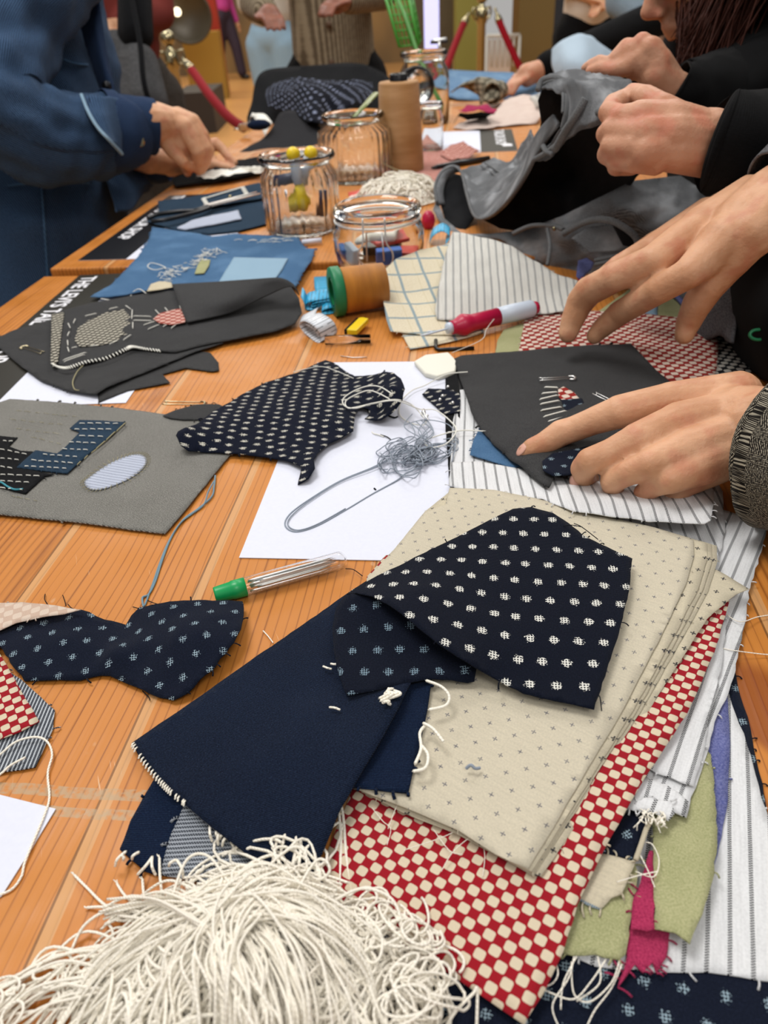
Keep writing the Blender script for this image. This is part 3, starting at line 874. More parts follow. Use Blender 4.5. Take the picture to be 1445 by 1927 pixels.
low = [(700, 1085), (800, 962), (846, 925), (1010, 948), (1230, 1000), (1345, 1070), (1410, 1108), (1385, 1118), (1372, 1128), (1330, 1165), (1250, 1290), (1120, 1500), (1018, 1648), (1003, 1648), (862, 1570), (760, 1530), (680, 1490)]
top = [(690, 1088), (745, 1030), (800, 962), (838, 950), (846, 918), (930, 922), (1010, 938), (1110, 965), (1230, 992), (1305, 1016), (1306, 1045), (1290, 1100), (1262, 1160), (1175, 1330), (1080, 1490), (994, 1634), (930, 1606), (862, 1562), (790, 1531), (660, 1480)]
cream(0, 7, 13.0, 'bottom cream cross-printed sheet, its curled corner reaching over the striped linen', 'cross_dark', low)
cream(44, 7.8, 14.0, 'cream cross-printed sheet, second from the bottom of the stack', 'cross_dark', top)
cream(34, 8.5, 15.0, 'cream cross-printed sheet, third from the bottom of the stack', 'cross_dark', top)
cream(25, 9.2, 16.0, 'cream cross-printed sheet, second from the top of the stack', 'cross_dark', top)
cream(0, 10, 17.0, 'top cream sheet with faint grey crosses, half covered by the navy fleck cloth', 'cross', top)
threads([[(877, 1446, 15), (886, 1440, 17), (894, 1446, 16), (903, 1445, 15)]], 'thread_grey', 'grey-blue thread snippet lying on the top cream sheet', r=.0008, name='thread_snippet')

# striped cloth under the hand + tiny pieces
mb = MB()
sheet(mb, [(845, 912, 3), (850, 820, 3), (858, 735, 3), (900, 730, 3), (1000, 760, 4), (1150, 760, 4), (1345, 900, 5), (1360, 925, 6), (1365, 1000, 6), (1350, 1060, 7), (1200, 1010, 6), (1000, 960, 4), (930, 935, 3.5)], g=.006, a=ang((862, 905), (868, 740)) - pi / 2, wr=.0005, frag=.1, rag=.0005)
cl('striped_fabric', M['stripe'], 'white striped linen beneath the black denim and hand, left edge on the card', mb=mb)
mb = MB()
sheet(mb, [(848, 870, 5), (900, 868, 6), (1000, 885, 8), (1100, 905, 11), (1200, 915, 13), (1345, 905, 14), (1342, 950, 20), (1338, 978, 22), (1325, 985, 22), (1280, 984, 18), (1220, 982, 18), (1150, 972, 18), (1080, 962, 17), (1035, 945, 14), (1020, 938, 13), (960, 935, 12), (900, 930, 8), (846, 914, 6)], [(1150, 940, 21), (1230, 950, 22)], g=.004, a=ang((990, 925), (985, 880)) - pi / 2 + .05, o=(.003, 0), wr=.0006, frag=.1)
cl('striped_fabric', M['stripe'], 'white striped linen whose wavy near hem lies along the cream sheets', mb=mb)
# blue denim piece
mb = MB()
sheet(mb, [(884, 855, 6), (890, 830, 6), (902, 806, 6), (950, 815, 6), (1000, 870, 7), (966, 881, 6)], g=.003, a=.4, frag=.2)
cl('blue_denim_scrap', M['denim_mid'], 'small mid blue denim corner under the black denim swatch', mb=mb)

# navy flecked cloth: top face and folded-under reverse
na = ang((860, 1168), (1125, 1180))
mb = MB()
UP = [(652, 1118, 26), (690, 1095, 26), (760, 1060, 25), (850, 1015, 24), (935, 972, 25), (965, 958, 25), (1000, 954, 25), (1040, 965, 26), (1070, 985, 25), (1095, 1006, 24.5), (1130, 1024, 24), (1165, 1040, 23.5), (1190, 1051, 23), (1184, 1110, 22.5), (1165, 1190, 22), (1142, 1260, 21), (1118, 1335, 20), (1060, 1322, 19.5), (985, 1305, 19.5), (940, 1282, 20), (915, 1268, 22), (895, 1256, 26), (860, 1235, 30), (820, 1208, 33), (775, 1170, 36), (735, 1140, 36), (700, 1122, 33), (670, 1116, 30)]
sheet(mb, UP, [(800, 1110, 34), (900, 1200, 27), (950, 1150, 24), (1050, 1150, 23), (850, 1150, 31)], g=.004, a=na, o=oo(1010, 1200), wr=.0004, frag=.12, rag=.0003, flen=.004)
sheet(mb, [(668, 1116, 29), (648, 1122, 26), (632, 1145, 24), (625, 1180, 22), (628, 1225, 21), (638, 1270, 20.5), (652, 1308, 19), (700, 1300, 19), (760, 1285, 18.5), (810, 1278, 18), (850, 1280, 17), (880, 1285, 16), (892, 1282, 17), (896, 1258, 20), (870, 1220, 22), (820, 1180, 25), (770, 1140, 28), (720, 1116, 30)], [(700, 1200, 21), (800, 1230, 19)], g=.004, a=na + .12, o=oo(800, 1250), wr=.0004, mat=1, frag=.05)
cl('navy_fleck_fabric', [M['marks'], M['marks_rev']], 'navy cloth with bold white woven flecks folded over on the cream sheets and dark denim', mb=mb)
threads([[(1080, 985, 26), (1095, 992, 27), (1125, 1015, 26)], [(1060, 990, 26), (1075, 988, 28), (1096, 992, 27)], [(1120, 1318, 21), (1128, 1310, 22), (1132, 1338, 21)]], 'thread_black', 'dark frayed thread sticking out from the edge of the bold navy fleck cloth', 'threads at the fleck cloth edge', r=.0003)

# dark denim folded piece
mb = MB()
da = ang((300, 1440), (600, 1250))
sheet(mb, [(660, 1480, 13), (700, 1400, 13), (760, 1290, 13), (812, 1275, 15), (805, 1330, 14), (790, 1400, 13.6), (775, 1460, 13.4), (768, 1492, 13.2), (740, 1489, 13.2)], g=.004, a=da, mat=1, frag=.3, flen=.003)
sheet(mb, [(292, 1462, 2.4), (360, 1440, 2.4), (360, 1500, 2.4), (330, 1560, 2.2), (306, 1632, 2), (302, 1648, 2), (270, 1638, 2), (225, 1598, 1.6), (245, 1545, 1.8), (270, 1500, 2)], g=.004, a=da, mat=1, frag=.25)
sheet(mb, [(350, 1508, 3.4), (420, 1480, 3.4), (600, 1540, 3.4), (600, 1680, 3), (480, 1680, 3), (380, 1660, 3), (300, 1645, 2.6), (322, 1570, 3)], g=.004, a=da + .9, mat=2, frag=.3)
TP = [(690, 1092, 9), (640, 1125, 9), (560, 1182, 8.6), (470, 1245, 8), (380, 1308, 7), (300, 1362, 5), (248, 1398, 3), (262, 1425, 4), (300, 1470, 5.5), (345, 1512, 8), (385, 1545, 10), (430, 1580, 11), (480, 1620, 10), (530, 1650, 9), (565, 1672, 8), (590, 1640, 10), (612, 1590, 12), (640, 1520, 15), (700, 1420, 18), (750, 1330, 20), (775, 1280, 18), (800, 1200, 15), (770, 1120, 12), (720, 1085, 10)]
sheet(mb, TP, [(600, 1300, 12), (660, 1400, 17), (450, 1450, 11), (560, 1500, 13)], g=.005, a=da + .35, wr=.0008, wrs=18, frag=0)
# whipped raw edge
E1 = [V(*p) for p in crom([(250, 1402, 4), (272, 1436, 5), (300, 1470, 6.5), (322, 1492, 7.5), (347, 1512, 9)], 6)]
for i, p in enumerate(E1):
    d = (E1[min(i + 1, len(E1) - 1)] - E1[max(i - 1, 0)]).normalized(); s_ = Vec((-d.y, d.x, 0))
    if random.random() < .85: mb.tube([p + s_ * .0012 - d * .001, p + Vec((0, 0, .0008)), p - s_ * .0012 + d * .001], .0005, 5, 3)
for k in range(26):
    a_ = random.random(); x = 225 + a_ * 330; y = 1600 + a_ * 55 + random.uniform(-8, 8)
    if k % 3 == 0: x, y = 380 + a_ * 110, 1545 + a_ * 45
    x2, y2 = x + random.uniform(-30, 14), y + random.uniform(8, 38)
    strand(mb, [(x, y, 7), ((x + x2) / 2 + random.uniform(-6, 6), (y + y2) / 2, 8.5), (x2, y2, 4)], r=.00035, mat=3)
for k in range(9):
    x, y = 735 + random.uniform(-9, 9), 1300 + random.uniform(-6, 38)
    strand(mb, [(x, y, 21), (x + random.uniform(-14, 14), y + random.uniform(-6, 12), 22.5), (x + random.uniform(-18, 18), y + random.uniform(-4, 22), 20)], r=.0002, mat=3)
for q in ([(800, 1280, 20), (830, 1292, 21), (845, 1310, 20), (838, 1328, 19), (805, 1336, 19)], [(795, 1360, 19), (815, 1372, 20), (836, 1398, 19)], [(780, 1440, 18), (792, 1410, 19), (790, 1380, 18), (800, 1365, 18)], [(775, 1452, 17), (800, 1445, 19), (805, 1420, 19), (790, 1400, 19)]):
    strand(mb, q, r=.0002, mat=3)
o = cl('dark_denim', [M['denim'], M['denim_navy'], M['denim_rev'], M['yarn']], 'large dark indigo denim piece folded over with a whipped white raw edge', 'denim fabric', mb=mb, solid=.0010)
for q, lb in (([(608, 1254, 15), (616, 1257, 16), (624, 1259, 15)], 'short cream thread bit on the dark denim below the fleck cloth'), ([(620, 1331, 17), (630, 1332, 18), (640, 1336, 17)], 'cream thread bit on the dark denim, nearest to the yarn'), ([(622, 1249, 22), (628, 1250, 22), (632, 1250, 22)], 'tiny cream thread bit at the edge of the folded fleck cloth')):
    mb = MB(); strand(mb, q, r=.0006); tag(mb.build('thread_snippet', M['yarn']), lb, 'thread', 'cream thread bits on the dark denim')

# ------------------------------------------------------------------ big yarn hank
def yarn_heap(mb, cen, rx, ry, H, n, r, seed, flow=0.0, loops=0.4, rot=0.0, z0=.002, sub=26, sides=5):
    rnd = random.Random(seed)
    cr, sr = cos(rot), sin(rot)
    def hz(x, y):
        q = (x / rx) ** 2 + (y / ry) ** 2
        return H * max(0.0, 1 - q) ** 0.6
    for i in range(n):
        kind = rnd.random(); pts = []
        lev = rnd.uniform(0.25, 1.0) ** 0.6
        if kind > loops:      # hank strands running along y with a bow
            x0 = rnd.gauss(0, .42) * rx; bow = rnd.uniform(-.35, .35) * rx + x0 * .4
            y0, y1 = -ry * rnd.uniform(.8, 1.1), ry * rnd.uniform(.5, .98)
            ph = rnd.uniform(0, 6)
            for k in range(sub):
                t = k / (sub - 1); y = y0 + (y1 - y0) * t
                x = x0 * (0.55 + .75 * t) + bow * sin(pi * t) + sin(t * 9 + ph) * rx * .03
                pts.append((x, y, hz(x, y) * lev))
            # turn back at the top end
            x, y = pts[-1][0], pts[-1][1]; w = rnd.uniform(-.3, .3) * rx
            for k in range(1, 7):
                a = pi * k / 6
                xx = x + w * (1 - cos(a)) * .5; yy = y + abs(w) * .5 * sin(a)
                pts.append((xx, yy, hz(xx, yy) * lev + .001))
        else:
            a0 = rnd.uniform(0, 2 * pi); R = rnd.uniform(.35, .95)
            cx, cy = rx * R * cos(a0), ry * R * sin(a0)
            la, lb = rnd.uniform(.08, .34) * rx, rnd.uniform(.08, .3) * ry; ph = rnd.uniform(0, 6); tr = rnd.uniform(.8, 2.1)
            tl_ = rnd.uniform(0, pi); lift = rnd.uniform(.0, .010) * (H / .045)
            dx, dy = rnd.uniform(-.25, .25) * rx, rnd.uniform(-.25, .25) * ry
            for k in range(sub + 6):
                t = k / (sub + 5); w = ph + t * tr * 2 * pi
                u_, v_ = la * cos(w), lb * sin(w)
                x = cx + u_ * cos(tl_) - v_ * sin(tl_) + dx * t; y = cy + u_ * sin(tl_) + v_ * cos(tl_) + dy * t
                pts.append((x, y, hz(x, y) * lev + lift * abs(sin(w * .5 + ph))))
        P = []
        for x, y, z in pts:
            j = MN.noise_vector(Vec((x * 30, y * 30, i * .37))) * rx * .025
            P.append(cen + Vec((x * cr - y * sr + j.x, x * sr + y * cr + j.y, max(z, 0) + z0)))
        mb.tube(P, r, sides)
mb = MB()
yarn_heap(mb, V(450, 1935, 0), .056, .052, .026, 150, .0007, 3, loops=.9, rot=.15, z0=.002)
yarn_heap(mb, V(700, 1885, 0), .034, .036, .016, 80, .0006, 5, loops=.85, rot=.5, z0=.006)
yarn_heap(mb, V(120, 1925, 0), .046, .026, 0.010, 22, .0006, 8, loops=.95, rot=.1, z0=.001)
yarn_heap(mb, V(400, 2040, 0), .10, .04, .028, 120, .0007, 11, loops=.7, rot=1.3, z0=.003)
FAM = [([(130, 1960, 5), (230, 1820, 16), (370, 1725, 28), (520, 1700, 34), (630, 1780, 28), (680, 1880, 16), (665, 1990, 10)], 62, 26),
       ([(430, 2010, 26), (440, 1900, 40), (425, 1800, 42), (455, 1725, 36), (530, 1675, 26), (600, 1700, 18)], 80, 30),
       ([(480, 2010, 34), (478, 1910, 44), (455, 1810, 42), (400, 1740, 32), (320, 1710, 18), (240, 1730, 8)], 60, 24),
       ([(560, 2010, 26), (560, 1900, 38), (530, 1800, 38), (490, 1730, 34), (440, 1690, 24), (380, 1680, 16)], 46, 26),
       ([(330, 2010, 22), (300, 1920, 30), (320, 1830, 32), (380, 1760, 34), (470, 1720, 36), (560, 1730, 34), (640, 1830, 22)], 50, 26),
       ([(-40, 1900, 4), (60, 1840, 8), (160, 1800, 10), (270, 1830, 14), (340, 1900, 18)], 12, 34),
       ([(-20, 1960, 4), (80, 1880, 10), (200, 1850, 14), (330, 1800, 22), (430, 1740, 30)], 12, 34),
       ([(600, 1960, 20), (640, 1860, 22), (700, 1800, 16), (760, 1830, 12), (790, 1900, 8), (760, 1960, 6)], 26, 26)]
for path, n_, jt in FAM:
    for i in range(n_):
        ox, oy = random.gauss(0, jt), random.gauss(0, jt * .7); q = []
        dz_ = random.uniform(.55, 1.08); k0 = random.uniform(0, .25)
        for j, (x, y, h) in enumerate(path):
            sp = 1 + .35 * abs(j - len(path) / 2) / len(path)
            q.append((x + ox * sp + random.gauss(0, 13), y + oy + random.gauss(0, 11), max(h * dz_ + random.gauss(0, 1.2) - abs(ox) * .06, 1)))
        strand(mb, q, r=.0006, n=5, sub=7)
LS = [
    [(560, 1800, 25), (500, 1660, 24), (540, 1600, 24), (572, 1600, 24), (580, 1640, 22), (600, 1655, 20), (620, 1640, 22), (612, 1620, 24), (590, 1625, 24), (545, 1700, 24)],
    [(620, 1700, 16), (680, 1672, 18), (735, 1690, 18), (755, 1740, 16), (740, 1790, 12), (700, 1815, 12)],
    [(430, 1660, 18), (480, 1620, 20), (495, 1640, 22), (480, 1680, 22), (450, 1690, 22)],
    [(320, 1700, 14), (350, 1620, 16), (390, 1610, 18), (430, 1660, 20), (500, 1760, 30)],
    [(360, 1690, 18), (410, 1650, 20), (480, 1645, 20), (490, 1700, 24), (560, 1760, 26)],
    [(140, 1647, 1), (165, 1672, 2), (200, 1705, 4), (260, 1740, 8), (330, 1790, 14)],
    [(220, 1663, 1), (240, 1690, 3), (280, 1710, 6), (340, 1760, 14)],
    [(164, 1708, 1), (200, 1708, 4), (250, 1725, 8), (300, 1740, 10)],
    [(268, 1655, 3), (272, 1690, 5), (285, 1712, 7), (330, 1760, 12)],
    [(300, 1615, 4), (302, 1660, 5), (310, 1690, 7), (350, 1740, 12)],
    [(340, 1655, 5), (330, 1690, 8), (310, 1720, 8), (300, 1780, 10)],
    [(0, 1860, 2), (60, 1820, 5), (150, 1790, 8), (240, 1800, 8), (300, 1860, 10)],
    [(130, 1800, 2), (160, 1740, 5), (220, 1710, 7), (330, 1710, 12), (420, 1690, 20)],
    [(0, 1900, 2), (40, 1840, 5), (100, 1820, 6), (150, 1860, 6), (180, 1927, 4)],
    [(740, 1880, 8), (780, 1850, 12), (815, 1850, 12), (832, 1880, 10), (820, 1915, 8), (790, 1925, 8)],
    [(840, 1930, 8), (860, 1900, 10), (890, 1870, 12), (898, 1862, 12), (897, 1930, 6)],
    [(620, 1725, 14), (660, 1720, 14), (690, 1740, 12), (700, 1790, 10), (690, 1800, 8)],
]
for q in LS: strand(mb, q, r=.00062, n=6, sub=9)
for q in LS[5:11]:
    for k in range(3):
        x, y, h = q[0]; strand(mb, [(x + 2, y + 2, h), (x - random.uniform(0, 8), y - random.uniform(0, 8), h + 1)], r=.0002, sub=2)
tag(mb.build('yarn_hank', M['yarn']), 'big tangled hank of cream cotton yarn at the near left corner of the table', 'yarn')
# fringe threads below the sage linen
threads([[(1040, 1795, 4), (1050, 1830, 6), (1040, 1850, 4), (1020, 1858, 4)], [(1080, 1800, 5), (1070, 1840, 6), (1040, 1890, 4), (1050, 1930, 3)], [(1140, 1806, 5), (1110, 1850, 7), (1080, 1880, 6), (1040, 1870, 4), (1012, 1855, 4)],
         [(1165, 1810, 5), (1150, 1850, 6), (1110, 1885, 5), (1080, 1870, 5), (1075, 1810, 5)], [(1170, 1815, 5), (1150, 1860, 5), (1120, 1900, 4), (1105, 1930, 3)], [(1085, 1800, 5), (1060, 1850, 6), (1055, 1900, 4)], [(1125, 1800, 5), (1128, 1850, 6), (1085, 1884, 4)], [(985, 1900, 3), (990, 1920, 3), (982, 1935, 3)]],
        'yarn', 'wispy cream thread trailing over the navy cloth below the sage linen', 'wispy threads below the sage linen', r=.0003)
threads([[(1196, 1640, 9), (1230, 1650, 10), (1240, 1620, 10), (1228, 1590, 10), (1214, 1585, 9)], [(1200, 1600, 10), (1220, 1640, 9), (1232, 1670, 9)], [(1160, 1660, 9), (1200, 1648, 11), (1236, 1640, 10)]], 'yarn', 'cream thread curling over the frayed cream scrap and sage linen', 'threads over the banded scrap', r=.00025)
mb = MB()
for k in range(26):
    x, y = 1222 + random.uniform(-20, 30), 1528 + random.uniform(-8, 20)
    strand(mb, [(x, y, 12), (x + random.uniform(-10, 10), y + random.uniform(0, 12), 13), (x + random.uniform(-14, 14), y + random.uniform(6, 26), 10)], r=.0003)
tag(mb.build('thread_knot', M['yarn']), 'knot of frayed cream threads between striped stack and sage linen', 'thread')
threads([[(1340, 1215, 3), (1380, 1224, 5), (1445, 1232, 2), (1500, 1235, 1)]], 'yarn', 'nearer white thread trailing from the striped stack over bare wood at right', r=.0003)
threads([[(1330, 1120, 5), (1385, 1168, 6), (1430, 1160, 3), (1500, 1150, 1)]], 'yarn', 'farther white thread trailing from the striped stack over bare wood at right', r=.0003)
# ------------------------------------------------------------------ small builders
def proj(p):
    d = p - CC; z = d.dot(CF)
    return 722.5 + FPX * d.dot(CR) / z, 963.5 - FPX * d.dot(CU) / z
def rise(base, py):
    """height above base whose top projects to row py"""
    lo, hi = 0.0, 0.5
    for _ in range(40):
        m_ = (lo + hi) / 2
        if proj(base + Vec((0, 0, m_)))[1] > py: lo = m_
        else: hi = m_
    return lo
def ribbon(mb, pts, wv, mat=0, n=4):
    P = [Vec(p) for p in pts]; wv = Vec(wv); vs, uv = [], []; L = 0
    for i, p in enumerate(P):
        if i: L += (p - P[i - 1]).length
        for j in range(n + 1):
            vs.append(p + wv * (j / n - .5)); uv.append(((j / n - .5) * wv.length, L))
    k = n + 1
    fs = [(i * k + j, i * k + j + 1, (i + 1) * k + j + 1, (i + 1) * k + j) for i in range(len(P) - 1) for j in range(n)]
    return mb.add(vs, fs, mat, uv)
def pin(p0, p1, h0, h1, label, mat='metal', group=None):
    a, b = V(*p0, h0), V(*p1, h1); d = (b - a); L = d.length; d.normalize(); s = Vec((-d.y, d.x, 0)).normalized()
    w = min(.006, L * .16); r = .00045
    if proj(a + s * w)[1] < proj(a)[1]: s = -s
    root = empty('safety_pin', (a + b) / 2 - Vec((0, 0, .0005)), label, 'safety pin', group)
    mb = MB()
    coil = [a + d * (.0015 - .0015 * cos(t)) + s * (w / 2 - w / 2 * cos(t / 2 + .001)) * 0 + s * (w * t / (2 * pi)) + Vec((0, 0, .001 * sin(t))) for t in [k * pi / 5 for k in range(11)]]
    mb.tube([b, a + d * .002] + coil + [a + d * .002 + s * w, b + s * w * .8], r, 6)
    mb.build('pin_wire', M[mat], root)
    mb = MB(); c = b + s * w * .45
    mb.tube([c - s * w * .7 - d * .001, c - s * w * .7 + d * .0035, c + s * w * .1 + d * .005, c + s * w * .75 + d * .0035, c + s * w * .75 - d * .001], .0011, 6, flat=.7)
    mb.build('clasp', M[mat], root)
    return root
def card(name, o, c, label, strip=None, text=None, ink='ink', group='cards printed for the tailor shop'):
    """o: bottom left on table, size c=(w, l) rotated with the table"""
def stitches(mb, segs, r=.0004, mat=0, h=None):
    for a, b in segs:
        p, q = V(*a), V(*b)
        mb.tube([p - Vec((0, 0, .0003)), p.lerp(q, .1) + Vec((0, 0, .0004)), p.lerp(q, .9) + Vec((0, 0, .0004)), q - Vec((0, 0, .0003))], [r * .6, r, r, r * .6], 5, mat)
def running(mb, a, b, n, h, r=.0004, duty=.55, mat=0, jit=1.5):
    for i in range(n):
        t0 = i / n; t1 = (i + duty) / n
        p = (a[0] + (b[0] - a[0]) * t0 + random.uniform(-jit, jit), a[1] + (b[1] - a[1]) * t0 + random.uniform(-jit, jit) * .5)
        q = (a[0] + (b[0] - a[0]) * t1, a[1] + (b[1] - a[1]) * t1)
        stitches(mb, [((p[0], p[1], h), (q[0], q[1], h))], r, mat)

# ------------------------------------------------------------------ printed cards
U_T = Vec((ts, tc, 0)); U_S = Vec((tc, -ts, 0))
def printed_card(corner, w, l, sw, side, label, text, z, tsize=.021, toff=.25, tlow=0.008, ink='ink', house=True, squash=1.0, rot=TA):
    U_T = Vec((sin(rot), cos(rot), 0)); U_S = Vec((cos(rot), -sin(rot), 0))
    """corner = near-left corner on the table; strip of width sw at side"""
    c0 = Vec((corner.x, corner.y, T + z))
    root = empty('printed_card', c0 + U_S * w / 2 + U_T * l / 2, label, 'card', None)
    mb = MB(); mb.prism([c0, c0 + U_S * w, c0 + U_S * w + U_T * l, c0 + U_T * l], .0006); mb.build('card_sheet', M['paper'], root, smooth=False)
    s0 = 0 if side == 'L' else w - sw
    c1 = c0 + Vec((0, 0, .0006)) + U_S * s0
    mb = MB(); mb.prism([c1, c1 + U_S * sw, c1 + U_S * sw + U_T * l, c1 + U_T * l], .0001); o = mb.build('black_band', M[ink], root, smooth=False)
    if text:
        lettering(text, tsize, c1 + U_S * (sw * toff) + U_T * (l - tlow) + Vec((0, 0, .0002)), -U_T, M['white_ink'], o, bold=.0006, squash=squash)
    if house:
        mb = MB(); b = c1 + U_S * (sw * .62) + U_T * (l * .2) + Vec((0, 0, .0001))
        mb.prism([b, b + U_S * .022, b + U_S * .022 + U_T * .026, b + U_S * .011 + U_T * .034, b + U_T * .026][::1], .0002); mb.build('white_emblem', M['white_ink'], o, smooth=False)
    return root
# near-left card
a0 = V(150, 519); L_ = .42; _r = radians(4.0)
p_ = a0 - Vec((sin(_r), cos(_r), 0)) * L_
printed_card(p_, .205, L_, .070, 'L', 'white card with black lettered band under the black denim swatches', "THE LEVI'S TAILOR SHOP", .0003, .0300, .14, tlow=.010, ink='ink_olive_glare', house=False, squash=.9, rot=_r)
# far-left card
a0 = V(147, 491, FZ)
printed_card(a0, .215, .42, .076, 'L', 'white card with black lettered band under the blue denim, farther table', "THE LEVI'S TAILOR SHOP", FZ * .001 + .0003, .0300, .20, tlow=.008, house=False, squash=.9)
# centre card
a0 = V(450, 1051)
printed_card(a0, .218, .327, .073, 'R', 'large blank white card in the middle carrying the dotted navy scrap and grey thread', None, .0003, house=False)
# far right card
a0 = V(905, 287, FZ)
b0 = V(975, 287, FZ)
_w = (b0 - a0).dot(U_S)
printed_card(a0 - U_S * .16, .16 + _w, .30, _w, 'R', 'white card with dark lettered band beside the grey jeans, on the farther table', 'TAILOR SHOP', FZ * .001 + .0003, .034, .45, tlow=.01, ink='ink_olive_glare')
# plain cards
mb = MB(); c = [V(-260, 1432), V(106, 1524), V(60, 1600), V(4, 1688), V(-260, 1840)]
mb.prism([p + Vec((0, 0, .0004)) for p in c[::-1]][::-1], .0006); tag(mb.build('white_card', M['paper'], smooth=False), 'blank white card corner at the near left edge, below the hickory striped scrap', 'card')

# ------------------------------------------------------------------ left near scraps
mb = MB()
sheet(mb, [(-160, 1190, 2), (15, 1262, 2), (42, 1280, 2), (103, 1336, 2), (99, 1372, 2), (66, 1443, 2), (40, 1448, 2), (10, 1452, 2), (-160, 1480, 2)], g=.005, a=ang((0, 1440), (45, 1340)) - pi / 2, frag=.1)
cl('hickory_scrap', M['hickory'], 'blue and white hickory stripe denim scrap at the left frame edge', mb=mb)
mb = MB()
sheet(mb, [(-150, 1180, 5), (-10, 1215, 5), (12, 1250, 5), (40, 1300, 4.4), (74, 1357, 4), (40, 1376, 4), (0, 1391, 4), (-150, 1440, 4)], g=.005, a=ang((0, 1391), (74, 1357)), o=oo(74, 1357), frag=.05)
cl('red_check_scrap', M['check'], 'red and cream check scrap on the hickory stripe scrap at the left edge', mb=mb)
mb = MB()
sheet(mb, [(-140, 1215, 5), (0, 1180, 6), (60, 1160, 7), (125, 1150, 8), (150, 1146, 9), (168, 1150, 9), (197, 1165, 5), (237, 1176, 3), (247, 1158, 5), (262, 1143, 8), (320, 1133, 12), (400, 1129, 10), (456, 1130, 7), (459, 1145, 8), (458, 1165, 10), (454, 1185, 12), (440, 1210, 12), (400, 1262, 9), (352, 1302, 6), (325, 1316, 4), (300, 1312, 3), (280, 1304, 3), (255, 1292, 3), (220, 1277, 3), (190, 1270, 3), (150, 1280, 2.5), (45, 1281, 2.5), (25, 1255, 5), (0, 1216, 6), (-140, 1250, 6)],
      [(205, 1225, 11), (235, 1232, 10), (120, 1200, 10), (330, 1200, 16), (190, 1235, 5), (225, 1205, 5), (380, 1190, 17), (265, 1240, 7), (400, 1160, 15)], g=.004, a=.15, o=oo(220, 1200), wr=.0012, wrs=40, frag=.12, rag=.0005, flen=.004)
cl('navy_fleck_scrap', M['marks_small'], 'crumpled navy scrap with tiny pale blue flecks beside the needle tube', mb=mb)
mb = MB()
sheet(mb, [(-60, 1130, 9), (0, 1135, 9), (40, 1133, 10), (85, 1136, 12), (152, 1147, 13), (120, 1155, 12), (80, 1160, 12), (30, 1172, 10), (0, 1186, 9), (-60, 1200, 9)], g=.004, a=.3, frag=.05)
cl('pale_check_scrap', M['check_rev'], 'pale cream reverse of a check scrap lying over the crumpled navy scrap', mb=mb)
threads([[(85, 1118, 1), (84, 1128, 3), (90, 1138, 6)], [(118, 1120, 1), (122, 1132, 3), (124, 1140, 6)], [(128, 1137, 2), (133, 1143, 5), (142, 1148, 9)], [(278, 1130, 1), (290, 1135, 3), (305, 1139, 9)], [(250, 1142, 1), (262, 1145, 5), (275, 1144, 6)], [(268, 1300, 1), (280, 1312, 2), (282, 1318, 1)]],
        'thread_black', 'black thread end sticking out from the crumpled navy scrap', 'black threads of the crumpled scrap', r=.0003)
threads([[(650, 1070, 1), (665, 1072, 3), (682, 1084, 3)]], 'thread_black', 'black thread between the needle tube tip and the dark denim', r=.0003)
threads([[(-60, 1470, 3), (0, 1420, 4), (30, 1396, 5), (65, 1387, 5), (88, 1395, 4), (98, 1420, 3), (90, 1455, 2), (93, 1500, 1), (85, 1530, 2), (60, 1590, 2), (46, 1625, 1.5), (40, 1650, 1), (20, 1675, 1), (-20, 1690, 1)]], 'yarn', 'cream thread looping from the striped scrap down over the white card corner', r=.0006)
threads([[(-40, 1480, 3), (0, 1457, 4), (20, 1440, 4), (48, 1425, 4)]], 'yarn', 'cream thread end lying on the hickory striped scrap', r=.0006)
mb = MB()
strand(mb, [(405, 895, 2), (403, 915, 2), (398, 935, 1.5), (372, 958, 1.2), (345, 978, 1), (322, 1012, 1), (305, 1055, 1), (292, 1095, 1), (280, 1118, 1), (268, 1125, 1), (270, 1142, 2)], r=.0007)
strand(mb, [(403, 905, 2), (392, 925, 3), (383, 950, 1.5), (360, 968, 1.2), (338, 986, 1.6), (316, 1022, 1), (300, 1062, 1), (287, 1100, 1), (276, 1130, 1), (272, 1140, 1)], r=.0006)
tag(mb.build('loose_thread', M['thread_teal']), 'dusty blue double thread running down the bare wood to the crumpled scrap', 'thread')
mb = MB(); strand(mb, [(495, 1187, 1), (505, 1198, 1), (514, 1210, 1)], r=.0004)
tag(mb.build('thread_snippet', M['yarn']), 'short cream thread on the wood above the dark denim', 'thread')

# ------------------------------------------------------------------ grey denim sampler
gp = lambda z: z
r_ = empty('patched_denim_swatch', V(200, 880), 'grey denim swatch with stitched navy patches and a pale oval patch', 'denim swatch')
mb = MB()
sheet(mb, [(-230, 735, 3), (0, 756, 3), (18, 750, 3), (60, 753, 3), (150, 760, 3), (230, 768, 3), (300, 778, 3), (400, 790, 3), (440, 815, 3), (433, 855, 3), (400, 895, 3), (360, 945, 3), (310, 1003, 3), (240, 995, 3), (150, 983, 3), (60, 974, 3), (-230, 945, 3)], g=.006, a=.2, wr=.0006, wrs=14, frag=.1, rag=.0004)
mb.build('swatch_cloth', M['denim_grey'], r_, solid=.0012)
def patch(px, h, mat, name, par, a=0, frag=0, curve=False, g=.004):
    mb = MB(); sheet(mb, [(x, y, h) for x, y in px], g=g, a=a, frag=frag, curve=curve, wr=.0002, o=oo(*px[0]))
    return mb.build(name, M[mat], par, solid=.0006)
patch([(-150, 810), (0, 820), (33, 823), (16, 840), (40, 848), (70, 850), (60, 860), (32, 879), (102, 893), (84, 896), (48, 929), (0, 918), (-150, 895)], 4.4, 'black_cloth', 'black_patch', r_, frag=.1)
